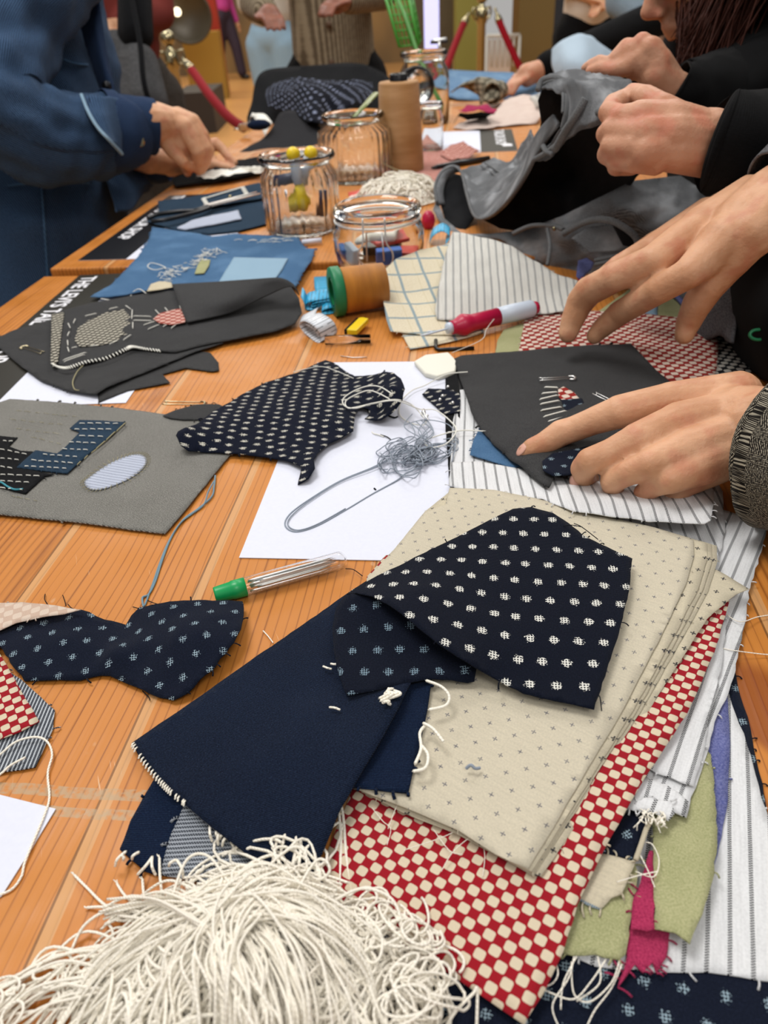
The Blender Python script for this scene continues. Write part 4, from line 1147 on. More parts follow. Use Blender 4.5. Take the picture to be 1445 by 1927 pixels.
patch([(131, 806), (149, 790), (190, 791), (236, 794), (214, 815), (194, 832), (163, 857), (126, 891), (80, 886), (31, 879), (50, 862), (67, 847), (107, 853), (124, 840), (150, 813)], 5.0, 'denim_teal', 'navy_patch', r_, a=.3, frag=.1)
patch([(158, 908), (172, 895), (200, 876), (228, 862), (252, 855), (270, 857), (276, 868), (266, 884), (240, 902), (200, 918), (172, 921)], 4.2, 'stripe_blue', 'oval_patch', r_, a=1.2, curve=True)
mb = MB()
for a, b, n in (((150, 797), (228, 797), 5), ((140, 808), (215, 808), 5), ((150, 820), (200, 822), 3), ((130, 832), (185, 834), 4), ((118, 845), (170, 847), 4), ((80, 855), (150, 860), 5), ((60, 866), (142, 872), 6), ((45, 877), (130, 882), 6), ((5, 830), (28, 830), 2), ((0, 845), (55, 856), 4), ((0, 862), (40, 866), 3), ((0, 878), (28, 882), 2), ((0, 893), (80, 896), 5), ((0, 905), (60, 908), 4), ((0, 918), (48, 922), 3)):
    running(mb, a, b, n, 5.8, r=.00045, duty=.62)
mb.build('white_stitching', M['thread_white'], r_)
mb = MB()
running(mb, (238, 796), (180, 846), 3, 6, r=.0006, duty=.97); running(mb, (180, 846), (140, 880), 3, 6, r=.0005, duty=.6)
for a, b, n in (((30, 773), (150, 785), 7), ((20, 790), (125, 800), 6), ((30, 806), (118, 818), 5), ((60, 822), (120, 838), 4), ((20, 934), (75, 944), 4)): running(mb, a, b, n, 3.8, r=.0002, duty=.6, jit=3)
ov = crom([(158, 908), (172, 895), (200, 876), (228, 862), (252, 855), (270, 857), (276, 868), (266, 884), (240, 902), (200, 918), (172, 921)], 4, True)
for x, y in ov:
    d = Vec((x - 218, (y - 888) * 1.4)).normalized()
    stitches(mb, [((x - d.x * 3, y - d.y * 2, 4.6), (x + d.x * 9, y + d.y * 6, 3.9))], r=.00025)
mb.build('edge_stitching', M['thread_khaki'], r_)
mb = MB(); strand(mb, [(-20, 905, 6), (0, 907, 6), (15, 916, 6), (28, 921, 6), (43, 920, 6)], r=.0008); mb.build('teal_thread', material('teal_thread', base=hexc('3d8d9c'), rough=.8), r_)

# leaf scrap + safety pin on wood
mb = MB(); sheet(mb, [(306, 782, 4.4), (330, 771, 5), (360, 763, 6), (385, 760, 6), (412, 761, 6), (434, 772, 5), (412, 784, 4.6), (380, 790, 4.6), (345, 790, 4.6), (320, 787, 4.6)], g=.003, frag=.1)
cl('charcoal_scrap', M['denim_black'], 'leaf-shaped charcoal scrap between grey swatch and dotted navy scrap', mb=mb)
pin((310, 755), (378, 757), .6, .6, 'safety pin lying on bare wood above the leaf-shaped scrap', 'brass_pin')

# ------------------------------------------------------------------ black denim swatches with darning
mb = MB()
sheet(mb, [(185, 757, 2), (240, 735, 2), (320, 720, 2), (312, 712, 2), (306, 704, 2), (350, 692, 2.4), (400, 699, 2), (412, 697, 2), (411, 682, 2), (396, 664, 2), (330, 655, 2), (180, 700, 2)], g=.005, frag=.05)
cl('black_denim_swatch', M['denim_black'], 'notched black denim swatch, lowest of the pile, peeping out on bare wood', mb=mb)
mb = MB()
sheet(mb, [(-80, 655, 4), (0, 656, 4), (40, 690, 4), (78, 716, 4.4), (130, 735, 5), (180, 742, 6), (202, 728, 6), (250, 708, 5), (300, 690, 5), (350, 668, 5), (420, 645, 5), (300, 600, 4), (100, 600, 4), (25, 622, 4), (0, 632, 4), (-80, 640, 4)], g=.006, wr=.0008, frag=.15)
cl('black_denim_swatch', M['denim_black'], 'black denim swatch with a safety pin near its left end', mb=mb)
r_ = empty('darned_denim_swatch', V(280, 640), 'black denim swatch with zigzag darned patches and a red check patch', 'denim swatch')
mb = MB()
sheet(mb, [(96, 592, 9), (128, 581, 9), (180, 568, 9), (250, 556, 9), (300, 548, 10), (360, 545, 12), (440, 540, 16), (520, 535, 20), (548, 540, 24), (562, 560, 20), (568, 588, 12), (555, 608, 8), (520, 622, 7), (470, 632, 7), (400, 645, 7), (330, 662, 7), (290, 658, 8), (245, 653, 9), (190, 675, 9), (130, 690, 8), (100, 684, 8)], [(300, 610, 12), (430, 600, 9)], g=.006, wr=.0006, frag=.04)
mb.build('swatch_cloth', M['denim_black'], r_, solid=.0012)
mb = MB()
grid(mb, [[(324, 536, 14), (333, 560, 16), (342, 585, 15), (352, 608, 13)], [(400, 532, 24), (410, 553, 26), (418, 572, 24), (430, 590, 14)], [(470, 527, 38), (480, 536, 38), (488, 545, 35), (496, 560, 28)], [(520, 524, 46), (530, 527, 46), (537, 532, 44), (545, 540, 40)], [(538, 528, 42), (550, 535, 38), (557, 545, 34), (562, 556, 28)]], 6, 6)
mb.build('folded_flap', M['denim_black'], r_, solid=.0012)
patch([(97, 592), (121, 587), (115, 630), (109, 680), (100, 690), (95, 683)], 10.5, 'zig', 'zigzag_strip', r_, a=.4, g=.003)
patch([(140, 640), (146, 618), (165, 603), (200, 588), (233, 582), (245, 596), (244, 628), (228, 632), (220, 643), (185, 650), (150, 652)], 10.6, 'zig', 'zigzag_patch', r_, a=.4, g=.003)
patch([(288, 600), (300, 590), (325, 583), (345, 580), (350, 592), (348, 606), (325, 611), (300, 608)], 14, 'check_pink', 'red_check_patch', r_, a=.2, g=.003)
mb = MB()
for p in (((160, 595), (182, 590)), ((205, 582), (222, 578)), ((236, 575), (246, 582)), ((132, 617), (128, 608)), ((127, 632), (131, 624)), ((128, 650), (127, 640)), ((130, 662), (127, 653)), ((135, 655), (145, 653)), ((170, 652), (185, 650)), ((206, 648), (222, 641)), ((232, 640), (247, 630)), ((142, 600), (138, 608)),
          ((118, 678), (163, 663)), ((120, 681), (160, 667)), ((250, 595), (285, 596)), ((250, 603), (286, 604)), ((270, 612), (292, 605)), ((278, 620), (300, 611)), ((307, 615), (316, 610)), ((322, 618), (333, 610)), ((292, 583), (300, 592)), ((310, 579), (316, 586)), ((338, 575), (340, 582)), ((249, 582), (248, 600)), ((250, 618), (250, 606)), ((342, 608), (348, 606))):
    stitches(mb, [((p[0][0], p[0][1], 12.6), (p[1][0], p[1][1], 12.6))], r=.0005)
W_ = crom([(98, 686), (112, 692), (130, 692), (160, 682), (200, 674), (235, 658), (248, 653), (272, 657), (302, 661)], 6)
for k in range(len(W_) - 1):
    x, y = W_[k]; stitches(mb, [((x - 1, y - 2.5, 11.5), (x + 3, y + 2, 10.5))], r=.0007)
W_ = [(97, 592 + i * 7) for i in range(13)]
mb.build('white_stitching', M['thread_white'], r_)
mb = MB(); strand(mb, [(156, 688, 10), (145, 700, 8), (137, 718, 7), (140, 732, 6), (149, 735, 5)], r=.0006)
tag(mb.build('loose_thread', M['thread_khaki']), 'khaki thread end hanging over the left black swatch onto the card', 'thread')
pin((84, 662), (50, 652), 5.5, 5.5, 'brass safety pin through the black denim swatch at the left', 'brass_pin')

# ------------------------------------------------------------------ blue distressed denim swatch
h = FZ + 4
r_ = empty('patched_denim_swatch', V(400, 500, FZ), 'mid blue distressed denim swatch with pale blue patch and loose white stitches', 'denim swatch')
mb = MB()
sheet(mb, [(286, 427, h + 3), (340, 434, h), (400, 444, h), (440, 440, h), (500, 442, h), (562, 446, h), (568, 458, h), (576, 468, h), (593, 468, h), (586, 490, h), (568, 515, h), (557, 538, h), (500, 535, h), (440, 532, h), (400, 532, h), (330, 536, h), (280, 546, h), (205, 558, 9), (170, 559, 5), (212, 532, 9), (258, 485, h + 2), (278, 455, h + 3)], g=.007, wr=.0015, wrs=14, frag=.2, rag=.0008)
mb.build('swatch_cloth', M['denim_mid'], r_, solid=.001)
patch([(440, 484), (492, 485), (542, 486), (530, 508), (513, 531), (460, 532), (410, 533), (425, 508)], h + 2.2, 'denim_pale', 'pale_patch', r_)
patch([(276, 548), (284, 534), (300, 529), (322, 531), (326, 540), (300, 545)], h + 3, 'cream', 'cream_backing', r_)
patch([(366, 515), (372, 498), (380, 487), (396, 489), (393, 500), (384, 514)], h + 2.4, 'olive', 'sage_patch', r_)
mb = MB()
for i in range(60):
    t = random.random(); x = 300 + 110 * t + random.uniform(-8, 8); y = 525 - 55 * t + random.uniform(-8, 8)
    strand(mb, [(x, y, h + 2), (x + random.uniform(-10, 10), y + random.uniform(-4, 4), h + 3.5), (x + random.uniform(-14, 16), y + random.uniform(-5, 5), h + 2)], r=.0004, sub=3)
mb.build('loose_stitches', M['thread_white'], r_); mb = MB()
for i in range(14):
    x = 460 + random.uniform(-20, 90); y = 452 + random.uniform(-5, 5); strand(mb, [(x, y, h + 2), (x + 8, y - 2, h + 3), (x + 16, y - 1, h + 2)], r=.0004, sub=3)
mb.build('frayed_stitches', M['thread_white'], r_); mb = MB()
strand(mb, [(312, 503, h + 2), (292, 508, h + 4), (278, 502, h + 4), (285, 495, h + 4), (305, 500, h + 4), (312, 506, h + 3)], r=.0006)
mb.build('thread_loop', M['thread_white'], r_); mb = MB(); strand(mb, [(245, 560, 6), (250, 550, 9), (262, 544, 12), (275, 552, 11)], r=.0006); mb.build('thread_end', M['thread_white'], r_); mb = MB(); strand(mb, [(190, 562, 5), (215, 565, 7), (245, 560, 7)], r=.0006)
mb.build('thread_end', M['thread_white'], r_)

# ------------------------------------------------------------------ dark navy swatches far left
mb = MB(); h = FZ + 4
sheet(mb, [(275, 417, h), (300, 402, h), (380, 388, h), (500, 370, h), (506, 420, h), (450, 434, h), (392, 440, h), (330, 432, h)], g=.008, frag=.1)
cl('navy_swatch', M['denim_teal'], 'dark navy swatch with woven white darning, lying behind the blue denim', 'denim swatch', mb=mb)
mb = MB(); sheet(mb, [(333, 428, h + 3), (360, 415, h + 4), (400, 404, h + 4), (448, 396, h + 4), (454, 411, h + 4), (400, 422, h + 4), (348, 431, h + 3)], g=.005, a=.3, wr=.001)
tag(mb.build('white_woven_strip', M['stripe_blue'], solid=.002), 'white woven seersucker strip on the dark navy swatch', 'fabric scrap')
mb = MB()
sheet(mb, [(297, 378, h + 5), (350, 372, h + 5), (420, 359, h + 5), (488, 343, h + 5), (496, 352, h + 5), (500, 372, h + 5), (440, 382, h + 5), (360, 394, h + 5), (299, 402, h + 5)], g=.007, frag=.1)
r_ = cl('navy_swatch', M['denim_teal'], 'dark navy swatch with a framed black patch, farthest on the left card', 'denim swatch', mb=mb)
mb = MB()
for a, b, n in (((382, 374), (392, 390), 7), ((385, 374), (455, 353), 12), ((456, 353), (465, 368), 6), ((395, 388), (420, 382), 4)):
    for i in range(n * 2):
        t = i / (n * 2); x, y = a[0] + (b[0] - a[0]) * t, a[1] + (b[1] - a[1]) * t
        stitches(mb, [((x - 3, y + 1, h + 7), (x + 4, y - 2, h + 7))], r=.0009)
o = mb.build('white_stitching', M['thread_white'], r_)
mb = MB(); mb.ball(V(433, 371, h + 8), .004, 10); mb.build('brass_button', M['brass'], r_)
# scissors
r_ = empty('scissors', V(330, 405, h + 5), 'black-handled scissors lying across the navy swatches behind the blue denim', 'scissors')
mb = MB()
P1 = [(276, 412), (300, 402), (340, 392), (372, 388), (400, 384)]
strand(mb, [(278, 411, h + 10), (300, 403, h + 11), (335, 398, h + 11), (368, 396, h + 11), (390, 388, h + 11)], r=.0035, n=8)
strand(mb, [(285, 416, h + 10), (310, 414, h + 11), (345, 406, h + 11), (375, 398, h + 11), (395, 390, h + 11), (385, 389, h + 11)], r=.0035, n=8)
mb.build('handle', M['black_plastic'], r_)
mb = MB(); a, b = V(388, 390, h + 10), V(490, 365, h + 10); s_ = Vec((-(b - a).y, (b - a).x, 0)).normalized()
mb.prism([a - s_ * .006, b, a + s_ * .006], .002); mb.prism([a - s_ * .004 + Vec((0, 0, .002)), b + s_ * .01 + Vec((0, 0, .002)), a + s_ * .008 + Vec((0, 0, .002))], .0015)
mb.build('blade', M['metal'], r_, smooth=False)
# ------------------------------------------------------------------ needle tube
a = V(404, 1121, 6); b = V(652, 1052, 6); ax = (b - a).normalized(); R_ = .0062; L_ = (b - a).length
a.z = b.z = T + R_ + .0003
r_ = empty('needle_tube', V(530, 1090), 'clear tube of sewing needles with a green cap lying on bare wood', 'needle case')
mb = MB(); c0 = L_ * .13
prof = [(R_, c0), (R_, L_ - .006)] + [(R_ * cos(t), L_ - .006 + .006 * sin(t)) for t in (.3, .6, .9, 1.2, 1.5)]
prof2 = [(max(r - .0006, .0001), h - (.0006 if h > L_ - .006 else 0)) for r, h in prof[::-1]]
mb.lathe(prof + prof2, a, ax, 24); barrel = mb.build('clear_barrel', M['plastic_clear'], r_)
mb = MB(); mb.lathe([(0, 0), (R_ * .8, 0), (R_ * .85, .001), (R_ * .95, c0 * .95), (R_ * 1.02, c0 * 1.0), (R_ * 1.02, c0 * 1.75), (R_ * .8, c0 * 1.76), (0, c0 * 1.76)], a, ax, 24); mb.build('green_cap', M['green_plastic'], r_)
n1 = ax.orthogonal().normalized(); n2 = ax.cross(n1)
for i in range(22):
    w = random.uniform(0, 2 * pi); q = random.uniform(0, .7) * R_; o_ = n1 * (cos(w) * q) + n2 * (sin(w) * q * .8)
    s0 = c0 * 1.9 + random.uniform(0, .008); s1 = L_ - random.uniform(.004, .02)
    mb = MB(); mb.tube([a + ax * s0 + o_, a + ax * (s0 + .004) + o_, a + ax * (s1 - .008) + o_, a + ax * s1 + o_ * .9], [.0006, .00065, .00055, .0001], 6)
    mb.build('needle', M['metal'], barrel)

# ------------------------------------------------------------------ dotted navy scrap on the card
mb = MB()
OL = [(600, 682, 8), (612, 678, 8), (628, 683, 8), (648, 697, 9), (667, 708, 12), (700, 706, 16), (722, 699, 24), (740, 700, 28), (754, 711, 28), (762, 732, 25), (757, 752, 22), (744, 770, 17), (733, 780, 12), (716, 790, 7), (686, 788, 5), (696, 778, 6), (692, 768, 8), (676, 764, 9), (668, 780, 8), (665, 811, 7), (641, 824, 7), (620, 833, 7), (603, 847, 7), (590, 864, 8), (592, 880, 9), (580, 900, 6), (560, 912, 2), (564, 895, 4), (567, 878, 6), (540, 867, 5), (500, 860, 5), (440, 853, 5), (385, 851, 5), (355, 850, 7), (340, 838, 12), (331, 820, 16), (335, 812, 19), (346, 806, 19), (368, 799, 17), (400, 776, 12), (450, 745, 9), (500, 719, 8), (560, 701, 8), (585, 688, 8)]
sheet(mb, OL, [(500, 790, 11), (600, 760, 12), (420, 815, 12), (730, 725, 30), (700, 745, 12), (640, 790, 12), (720, 770, 8)], g=.0045, a=ang((480, 858), (560, 702)) - pi / 2 + .1, o=oo(500, 800), wr=.0006, frag=.05, rag=.0004)
sheet(mb, [(676, 764, 5), (684, 745, 5), (700, 735, 6), (722, 740, 7), (735, 760, 6), (728, 783, 5), (700, 786, 4), (690, 770, 4)], g=.004, mat=1)  # dark patch painted in for the shade inside the curl
cl('dotted_navy_scrap', [M['marks_dense'], M['black_cloth']], 'navy scrap with dense rows of white dashes on the white card, curled at both ends', mb=mb, solid=.0009)
# small beaded navy scrap
mb = MB(); sheet(mb, [(794, 742, 3), (806, 731, 4), (830, 732, 5), (852, 734, 5), (866, 742, 5), (866, 775, 5), (846, 779, 4), (832, 778, 3), (820, 764, 3), (806, 752, 3)], g=.003, a=.3)
sheet(mb, [(838, 712, 2), (860, 700, 3), (866, 740, 4), (864, 905, 2), (845, 900, 2), (838, 800, 2)], g=.005, mat=1)
r_ = cl('dotted_navy_scrap', [M['marks_dense'], M['black_cloth']], 'small navy scrap with white dashes and beads between grey thread and black denim', mb=mb)
for x, y in ((843, 728), (833, 745), (828, 752), (852, 758)):
    mb = MB(); mb.ball(V(x, y, 7), .0016, 10); mb.build('bead', M['metal'], r_)
# chalk
mb = MB(); c = [V(x, y, .8) for x, y in ((779, 688), (800, 676), (844, 671), (860, 688), (857, 707), (823, 717), (800, 711))]
mb.prism(c[::-1], .0055); o = mb.build('tailors_chalk', M['chalk'], smooth=False); bv = o.modifiers.new('b', 'BEVEL'); bv.width = .0018; bv.segments = 3
tag(o, 'flat cream tailor\'s chalk at the far right corner of the white card', 'chalk')

# ------------------------------------------------------------------ threads on the card
mb = MB()
rnd = random.Random(4)
for i in range(15):
    cx, cy = 775 + rnd.gauss(0, 28), 868 - rnd.random() * 24 + rnd.gauss(0, 10); rx, ry = rnd.uniform(16, 62), rnd.uniform(8, 26); ph = rnd.uniform(0, 6); q = []
    tl_ = -.35
    for k in range(22):
        w = ph + k * .5; u_, v_ = rx * cos(w) * (1 - k * .012), ry * sin(w)
        q.append((min(max(cx + u_ * cos(tl_) - v_ * sin(tl_), 695), 862), cy + u_ * sin(tl_) * .8 + v_ * cos(tl_) + 2 * k * rnd.random() * .3, 2 + 6 * rnd.random() * (1 if k % 3 else .2)))
    strand(mb, q, r=.00045, n=5, sub=5)
for i in range(9):
    x0, y0 = 790 + rnd.gauss(0, 14), 790 + rnd.gauss(0, 6)
    strand(mb, [(x0, y0, 6), (x0 + rnd.gauss(10, 14), y0 + 25, 8), (x0 + rnd.gauss(0, 20), y0 + 50, 7), (x0 + rnd.gauss(10, 30), y0 + 75, 5)], r=.00045, n=5)
strand(mb, [(760, 800, 4), (800, 790, 8), (845, 800, 8), (858, 830, 6), (850, 870, 5)], r=.00045)
strand(mb, [(735, 862, 4), (700, 880, 2), (640, 905, 1.2), (585, 938, 1.2), (548, 965, 1.2), (536, 985, 1.2), (545, 998, 1.2), (565, 1000, 1.2), (600, 988, 1.2), (650, 960, 1.2), (700, 930, 1.2), (745, 905, 1.6), (765, 890, 3), (790, 880, 4)], r=.0006)
strand(mb, [(735, 864, 4), (700, 882, 3), (640, 907, 2), (585, 941, 2), (552, 967, 2), (541, 984, 2), (549, 995, 2), (567, 997, 2), (600, 985, 2), (650, 957, 2)], r=.0005)
tag(mb.build('thread_tangle', M['thread_grey']), 'tangle of grey-blue thread on the white card with one long loop', 'thread')
threads([[(738, 742, 30), (715, 728, 30), (690, 727, 26), (662, 738, 20), (645, 752, 16), (650, 765, 14), (670, 768, 14), (700, 760, 16), (745, 754, 24), (790, 770, 10), (820, 772, 8), (850, 795, 8), (858, 812, 8), (840, 835, 6), (810, 842, 6), (800, 830, 6), (830, 818, 8), (870, 810, 8), (915, 812, 9)]], 'thread_white', 'white thread looping over the dotted navy scrap and on to the black denim', r=.0006, name='white_thread')
threads([[(733, 751, 30), (712, 740, 30), (692, 735, 26), (665, 745, 20), (650, 756, 16), (655, 768, 14), (675, 765, 14), (710, 757, 18), (745, 752, 24), (775, 762, 12), (800, 790, 6), (795, 800, 4), (770, 795, 3), (752, 780, 3), (755, 755, 4), (775, 735, 4), (800, 725, 4), (840, 705, 8), (880, 700, 10)]], 'thread_white', 'white thread circling on the card near the chalk and over the dotted scrap', r=.0006, name='white_thread')
threads([[(552, 700, 9), (600, 690, 11), (630, 697, 12), (665, 712, 14)]], 'thread_white', 'short white thread across the far corner of the dotted navy scrap', r=.0004, name='white_thread')
threads([[(700, 813, 1.5), (703, 816, 1.5), (712, 818, 2), (722, 822, 1.5)]], 'thread_white', 'frayed white thread end on the card left of the grey tangle', r=.0006, name='thread_snippet')
threads([[(730, 782, 1.2), (742, 786, 1.5), (748, 784, 1.2)]], 'thread_black', 'black lint bit on the card just below the curled dotted scrap', r=.0009, name='thread_snippet')
threads([[(716, 818, 1.5), (728, 822, 2), (735, 827, 1.5)]], 'thread_black', 'dark thread bit at the left end of the grey tangle', r=.0005, name='thread_snippet')
threads([[(704, 919, 1.2), (707, 922, 1.2)]], 'thread_black', 'tiny black speck on the card inside the long grey loop', r=.0007, name='thread_snippet')
mb = MB(); mb.ball(V(797, 776, 9), .0022, 8, sc=(1, 1.6, 1)); mb.ball(V(803, 783, 8), .0018, 8); mb.tube([V(797, 770, 9), V(800, 783, 10), V(806, 790, 9)], .0009, 6)
tag(mb.build('metal_charm', M['metal']), 'tiny metal clasp caught in the thread at the top of the grey tangle', 'clasp')

# ------------------------------------------------------------------ black denim swatch under the hand
r_ = empty('patched_denim_swatch', V(1060, 780, 5), 'black denim swatch held down by a hand, with stitched red check and navy patch', 'denim swatch')
mb = MB()
BD = [(852, 676, 6), (868, 668, 7), (900, 665, 8), (960, 662, 9), (1050, 654, 10), (1120, 648, 11), (1187, 646, 12), (1206, 666, 13), (1235, 696, 14), (1264, 720, 15), (1240, 745, 18), (1200, 790, 20), (1190, 850, 18), (1110, 880, 16), (1050, 880, 17), (1033, 915, 17), (1018, 908, 16), (990, 888, 12), (960, 866, 9), (930, 838, 9), (905, 808, 9), (887, 775, 8), (872, 730, 7), (862, 700, 6)]
sheet(mb, BD, [(960, 760, 11), (1060, 740, 12), (1000, 860, 17), (960, 830, 14), (1100, 700, 12)], g=.005, a=.2, wr=.001, wrs=22, frag=.08, rag=.0004)
mb.build('swatch_cloth', M['denim_black'], r_, solid=.0012)
patch([(1050, 733), (1060, 727), (1066, 730), (1080, 738), (1092, 752), (1058, 753), (1051, 745)], 14.5, 'check_small', 'red_check_patch', r_, a=.3, g=.003)
patch([(1056, 752), (1095, 749), (1104, 768), (1100, 783), (1075, 783), (1064, 775)], 14.7, 'marks_small', 'navy_patch', r_, g=.003)
patch([(1020, 868), (1040, 852), (1080, 845), (1130, 835), (1140, 860), (1090, 892), (1040, 895), (1022, 885)], 19.5, 'marks_small', 'lower_navy_patch', r_, g=.003)
mb = MB()
for (x1, y1), (x2, y2) in (((1024, 729), (1050, 730)), ((1019, 741), (1049, 738)), ((1015, 752), (1050, 744)), ((1016, 761), (1053, 754)), ((1017, 773), (1057, 766)), ((1022, 785), (1066, 773)), ((1030, 794), (1070, 783))):
    stitches(mb, [((x1, y1, 14.4), (x2, y2, 14.8))], r=.0008)
mb.build('white_stitching', M['thread_white'], r_)
pin((1014, 712), (1072, 709), 13.5, 14, 'silver safety pin pinned above the stitched patch on the black denim', 'metal')
pin((1122, 739), (1156, 756), 15, 17, 'silver safety pin half under the left hand on the black denim', 'metal')

# ------------------------------------------------------------------ checks under the moving hand
mb = MB()
sheet(mb, [(990, 582, 4), (1040, 580, 4), (1100, 585, 4), (1200, 588, 4), (1290, 600, 5), (1346, 612, 6), (1352, 650, 6), (1349, 690, 6), (1345, 705, 7), (1310, 716, 8), (1260, 728, 7), (1150, 720, 5), (968, 700, 4), (984, 620, 4)], [(1230, 640, 5), (1210, 655, 9), (1260, 665, 7)], g=.005, a=ang((990, 665), (1160, 655)), wr=.0012, wrs=22, frag=.05)
cl('red_check_scrap', M['check_small'], 'red and white check cotton between the moving hand and the black denim', mb=mb)
mb = MB()
sheet(mb, [(1330, 608, 3), (1352, 606, 3), (1370, 616, 3), (1380, 640, 3), (1395, 665, 3), (1415, 702, 3), (1400, 730, 3), (1320, 735, 3)], g=.005, a=.1, wr=.0006)
cl('black_check_scrap', M['check_black'], 'black and white check scrap beyond the right end of the red check', mb=mb)
mb = MB()
sheet(mb, [(932, 664, 2.4), (936, 640, 2.4), (948, 620, 2.4), (978, 610, 2.4), (1000, 612, 2.4), (1000, 680, 2.4)], g=.004)
cl('sage_scrap', M['olive'], 'sage green corner peeping out left of the red check', mb=mb)
mb = MB()
sheet(mb, [(1120, 590, 2), (1190, 540, 2), (1238, 550, 2), (1275, 562, 2), (1300, 590, 2), (1300, 612, 2), (1120, 620, 2)], g=.005)
sheet(mb, [(1205, 610, 2.8), (1210, 560, 2.8), (1238, 552, 2.8), (1236, 615, 2.8)], g=.005, mat=1)
cl('sage_scrap', [M['olive'], M['denim_pale']], 'sage green scrap with a blue-grey band behind the fingers of the moving hand', mb=mb)
mb = MB(); sheet(mb, [(1084, 520, 8), (1088, 490, 22), (1104, 485, 22), (1118, 494, 18), (1112, 508, 12), (1092, 526, 6)], g=.004)
sheet(mb, [(1086, 525, 5), (1088, 512, 10), (1096, 520, 8), (1094, 535, 5)], g=.003, mat=1)
sheet(mb, [(1110, 486, 14), (1132, 492, 12), (1120, 505, 8)], g=.003, mat=2)
cl('violet_scrap', [M['violet'], M['pink'], M['olive']], 'violet chambray scrap tip standing up beside the grey jeans', mb=mb)
mb = MB(); strand(mb, [(1255, 545, 4), (1275, 560, 6), (1290, 578, 4)], r=.003); mb.ball(V(1290, 572, 6), .003, 8); mb.ball(V(1284, 566, 6), .0025, 8)
tag(mb.build('bead_string', M['violet']), 'short violet cord with small beads between the spread fingers', 'cord')

# ------------------------------------------------------------------ plaid cloth and striped towel
mb = MB()
sheet(mb, [(718, 522, 26), (722, 508, 30), (745, 488, 34), (790, 470, 36), (848, 456, 36), (880, 480, 24), (900, 560, 8), (900, 600, 5), (910, 622, 5), (880, 630, 4), (800, 630, 4), (760, 626, 5), (735, 624, 8), (727, 600, 12), (722, 570, 18)], [(780, 540, 16), (830, 520, 22), (740, 560, 14)], g=.005, a=.12, wr=.0015, wrs=20, frag=.04)
sheet(mb, [(752, 618, 2.4), (830, 606, 2.4), (905, 600, 2.4), (910, 625, 2.4), (860, 640, 2.4), (815, 650, 2.4), (772, 657, 2.4), (762, 640, 2.4)], g=.005, a=.12, frag=.04)
cl('plaid_cloth', M['plaid'], 'cream cloth with thin blue plaid lines heaped beside the rust spool', 'cloth', mb=mb)
mb = MB()
sheet(mb, [(851, 437, 50), (880, 440, 50), (920, 449, 48), (960, 462, 44), (1000, 484, 36), (1045, 514, 26), (1087, 528, 20), (1084, 560, 10), (1065, 588, 6), (1000, 592, 6), (940, 586, 8), (900, 600, 7), (850, 604, 8), (822, 602, 8), (818, 585, 13), (824, 545, 27), (838, 480, 42)], [(900, 540, 26), (980, 540, 20), (860, 560, 22), (930, 500, 34), (1010, 550, 14)], g=.005, a=ang((900, 600), (905, 500)) - pi / 2 + .05, wr=.0022, wrs=24, frag=.05)
cl('striped_towel', M['stripe_fine'], 'white cloth with fine grey stripes draped in front of the grey jeans', 'cloth', mb=mb)

# ------------------------------------------------------------------ seam ripper
r_ = empty('seam_ripper', V(930, 605, 4), 'raspberry and pale seam ripper lying across the plaid cloth beside the red check', 'seam ripper')
P_ = [V(848, 617, 14), V(935, 603, 15), V(1003, 580, 14)]
ax = (P_[2] - P_[0]).normalized(); L_ = (P_[2] - P_[0]).length; R_ = .0098
mb = MB(); mb.lathe([(0, 0), (R_ * .75, .001), (R_ * .8, .006), (R_ * 1.1, .012), (R_ * 1.25, .016), (R_ * 1.1, .021), (R_ * .95, .028), (R_ * 1.0, L_ * .56), (0, L_ * .56)], P_[0], ax, 20); mb.build('grip', M['red_plastic'], r_)
mb = MB(); mb.lathe([(0, 0), (R_, 0), (R_ * 1.05, L_ * .2), (R_ * 1.0, L_ * .41), (R_ * .9, L_ * .43), (0, L_ * .43)], P_[0] + ax * L_ * .56, ax, 20); mb.build('cap', M['white_plastic'], r_)
mb = MB(); mb.lathe([(0, 0), (R_ * .8, 0), (R_ * .7, .006), (0, .007)], P_[0] + ax * L_ * .99, ax, 14); mb.build('end_plug', M['red_plastic'], r_)
mb = MB(); mb.lathe([(0, 0), (R_ * .6, 0), (R_ * .65, .005), (0, .0052)], P_[0] - ax * .0045, ax, 14); mb.tube([P_[0], P_[0] - ax * .032 + Vec((0, 0, -.001)), P_[0] - ax * .038], [.0012, .0012, .0004], 8)
mb.tube([P_[0] - ax * .022, P_[0] - ax * .026 + Vec((.001, .004, 0)), P_[0] - ax * .03 + Vec((.001, .005, 0))], [.001, .001, .0008], 6)
mb.build('blade', M['white_plastic'], r_)
# hex key
mb = MB(); mb.tube([V(820, 640, 3), V(820, 655, 2), V(824, 658, 2), V(892, 655, 2)], .0022, 6)
tag(mb.build('hex_key', M['black_plastic']), 'small black L-shaped key on the wood in front of the plaid cloth', 'hex key')
mb = MB(); strand(mb, [(850, 664, 4), (905, 640, 9), (915, 620, 12), (930, 600, 22)], r=.0004)
tag(mb.build('loose_thread', M['thread_white']), 'stray white thread beside the black L-shaped key', 'thread')

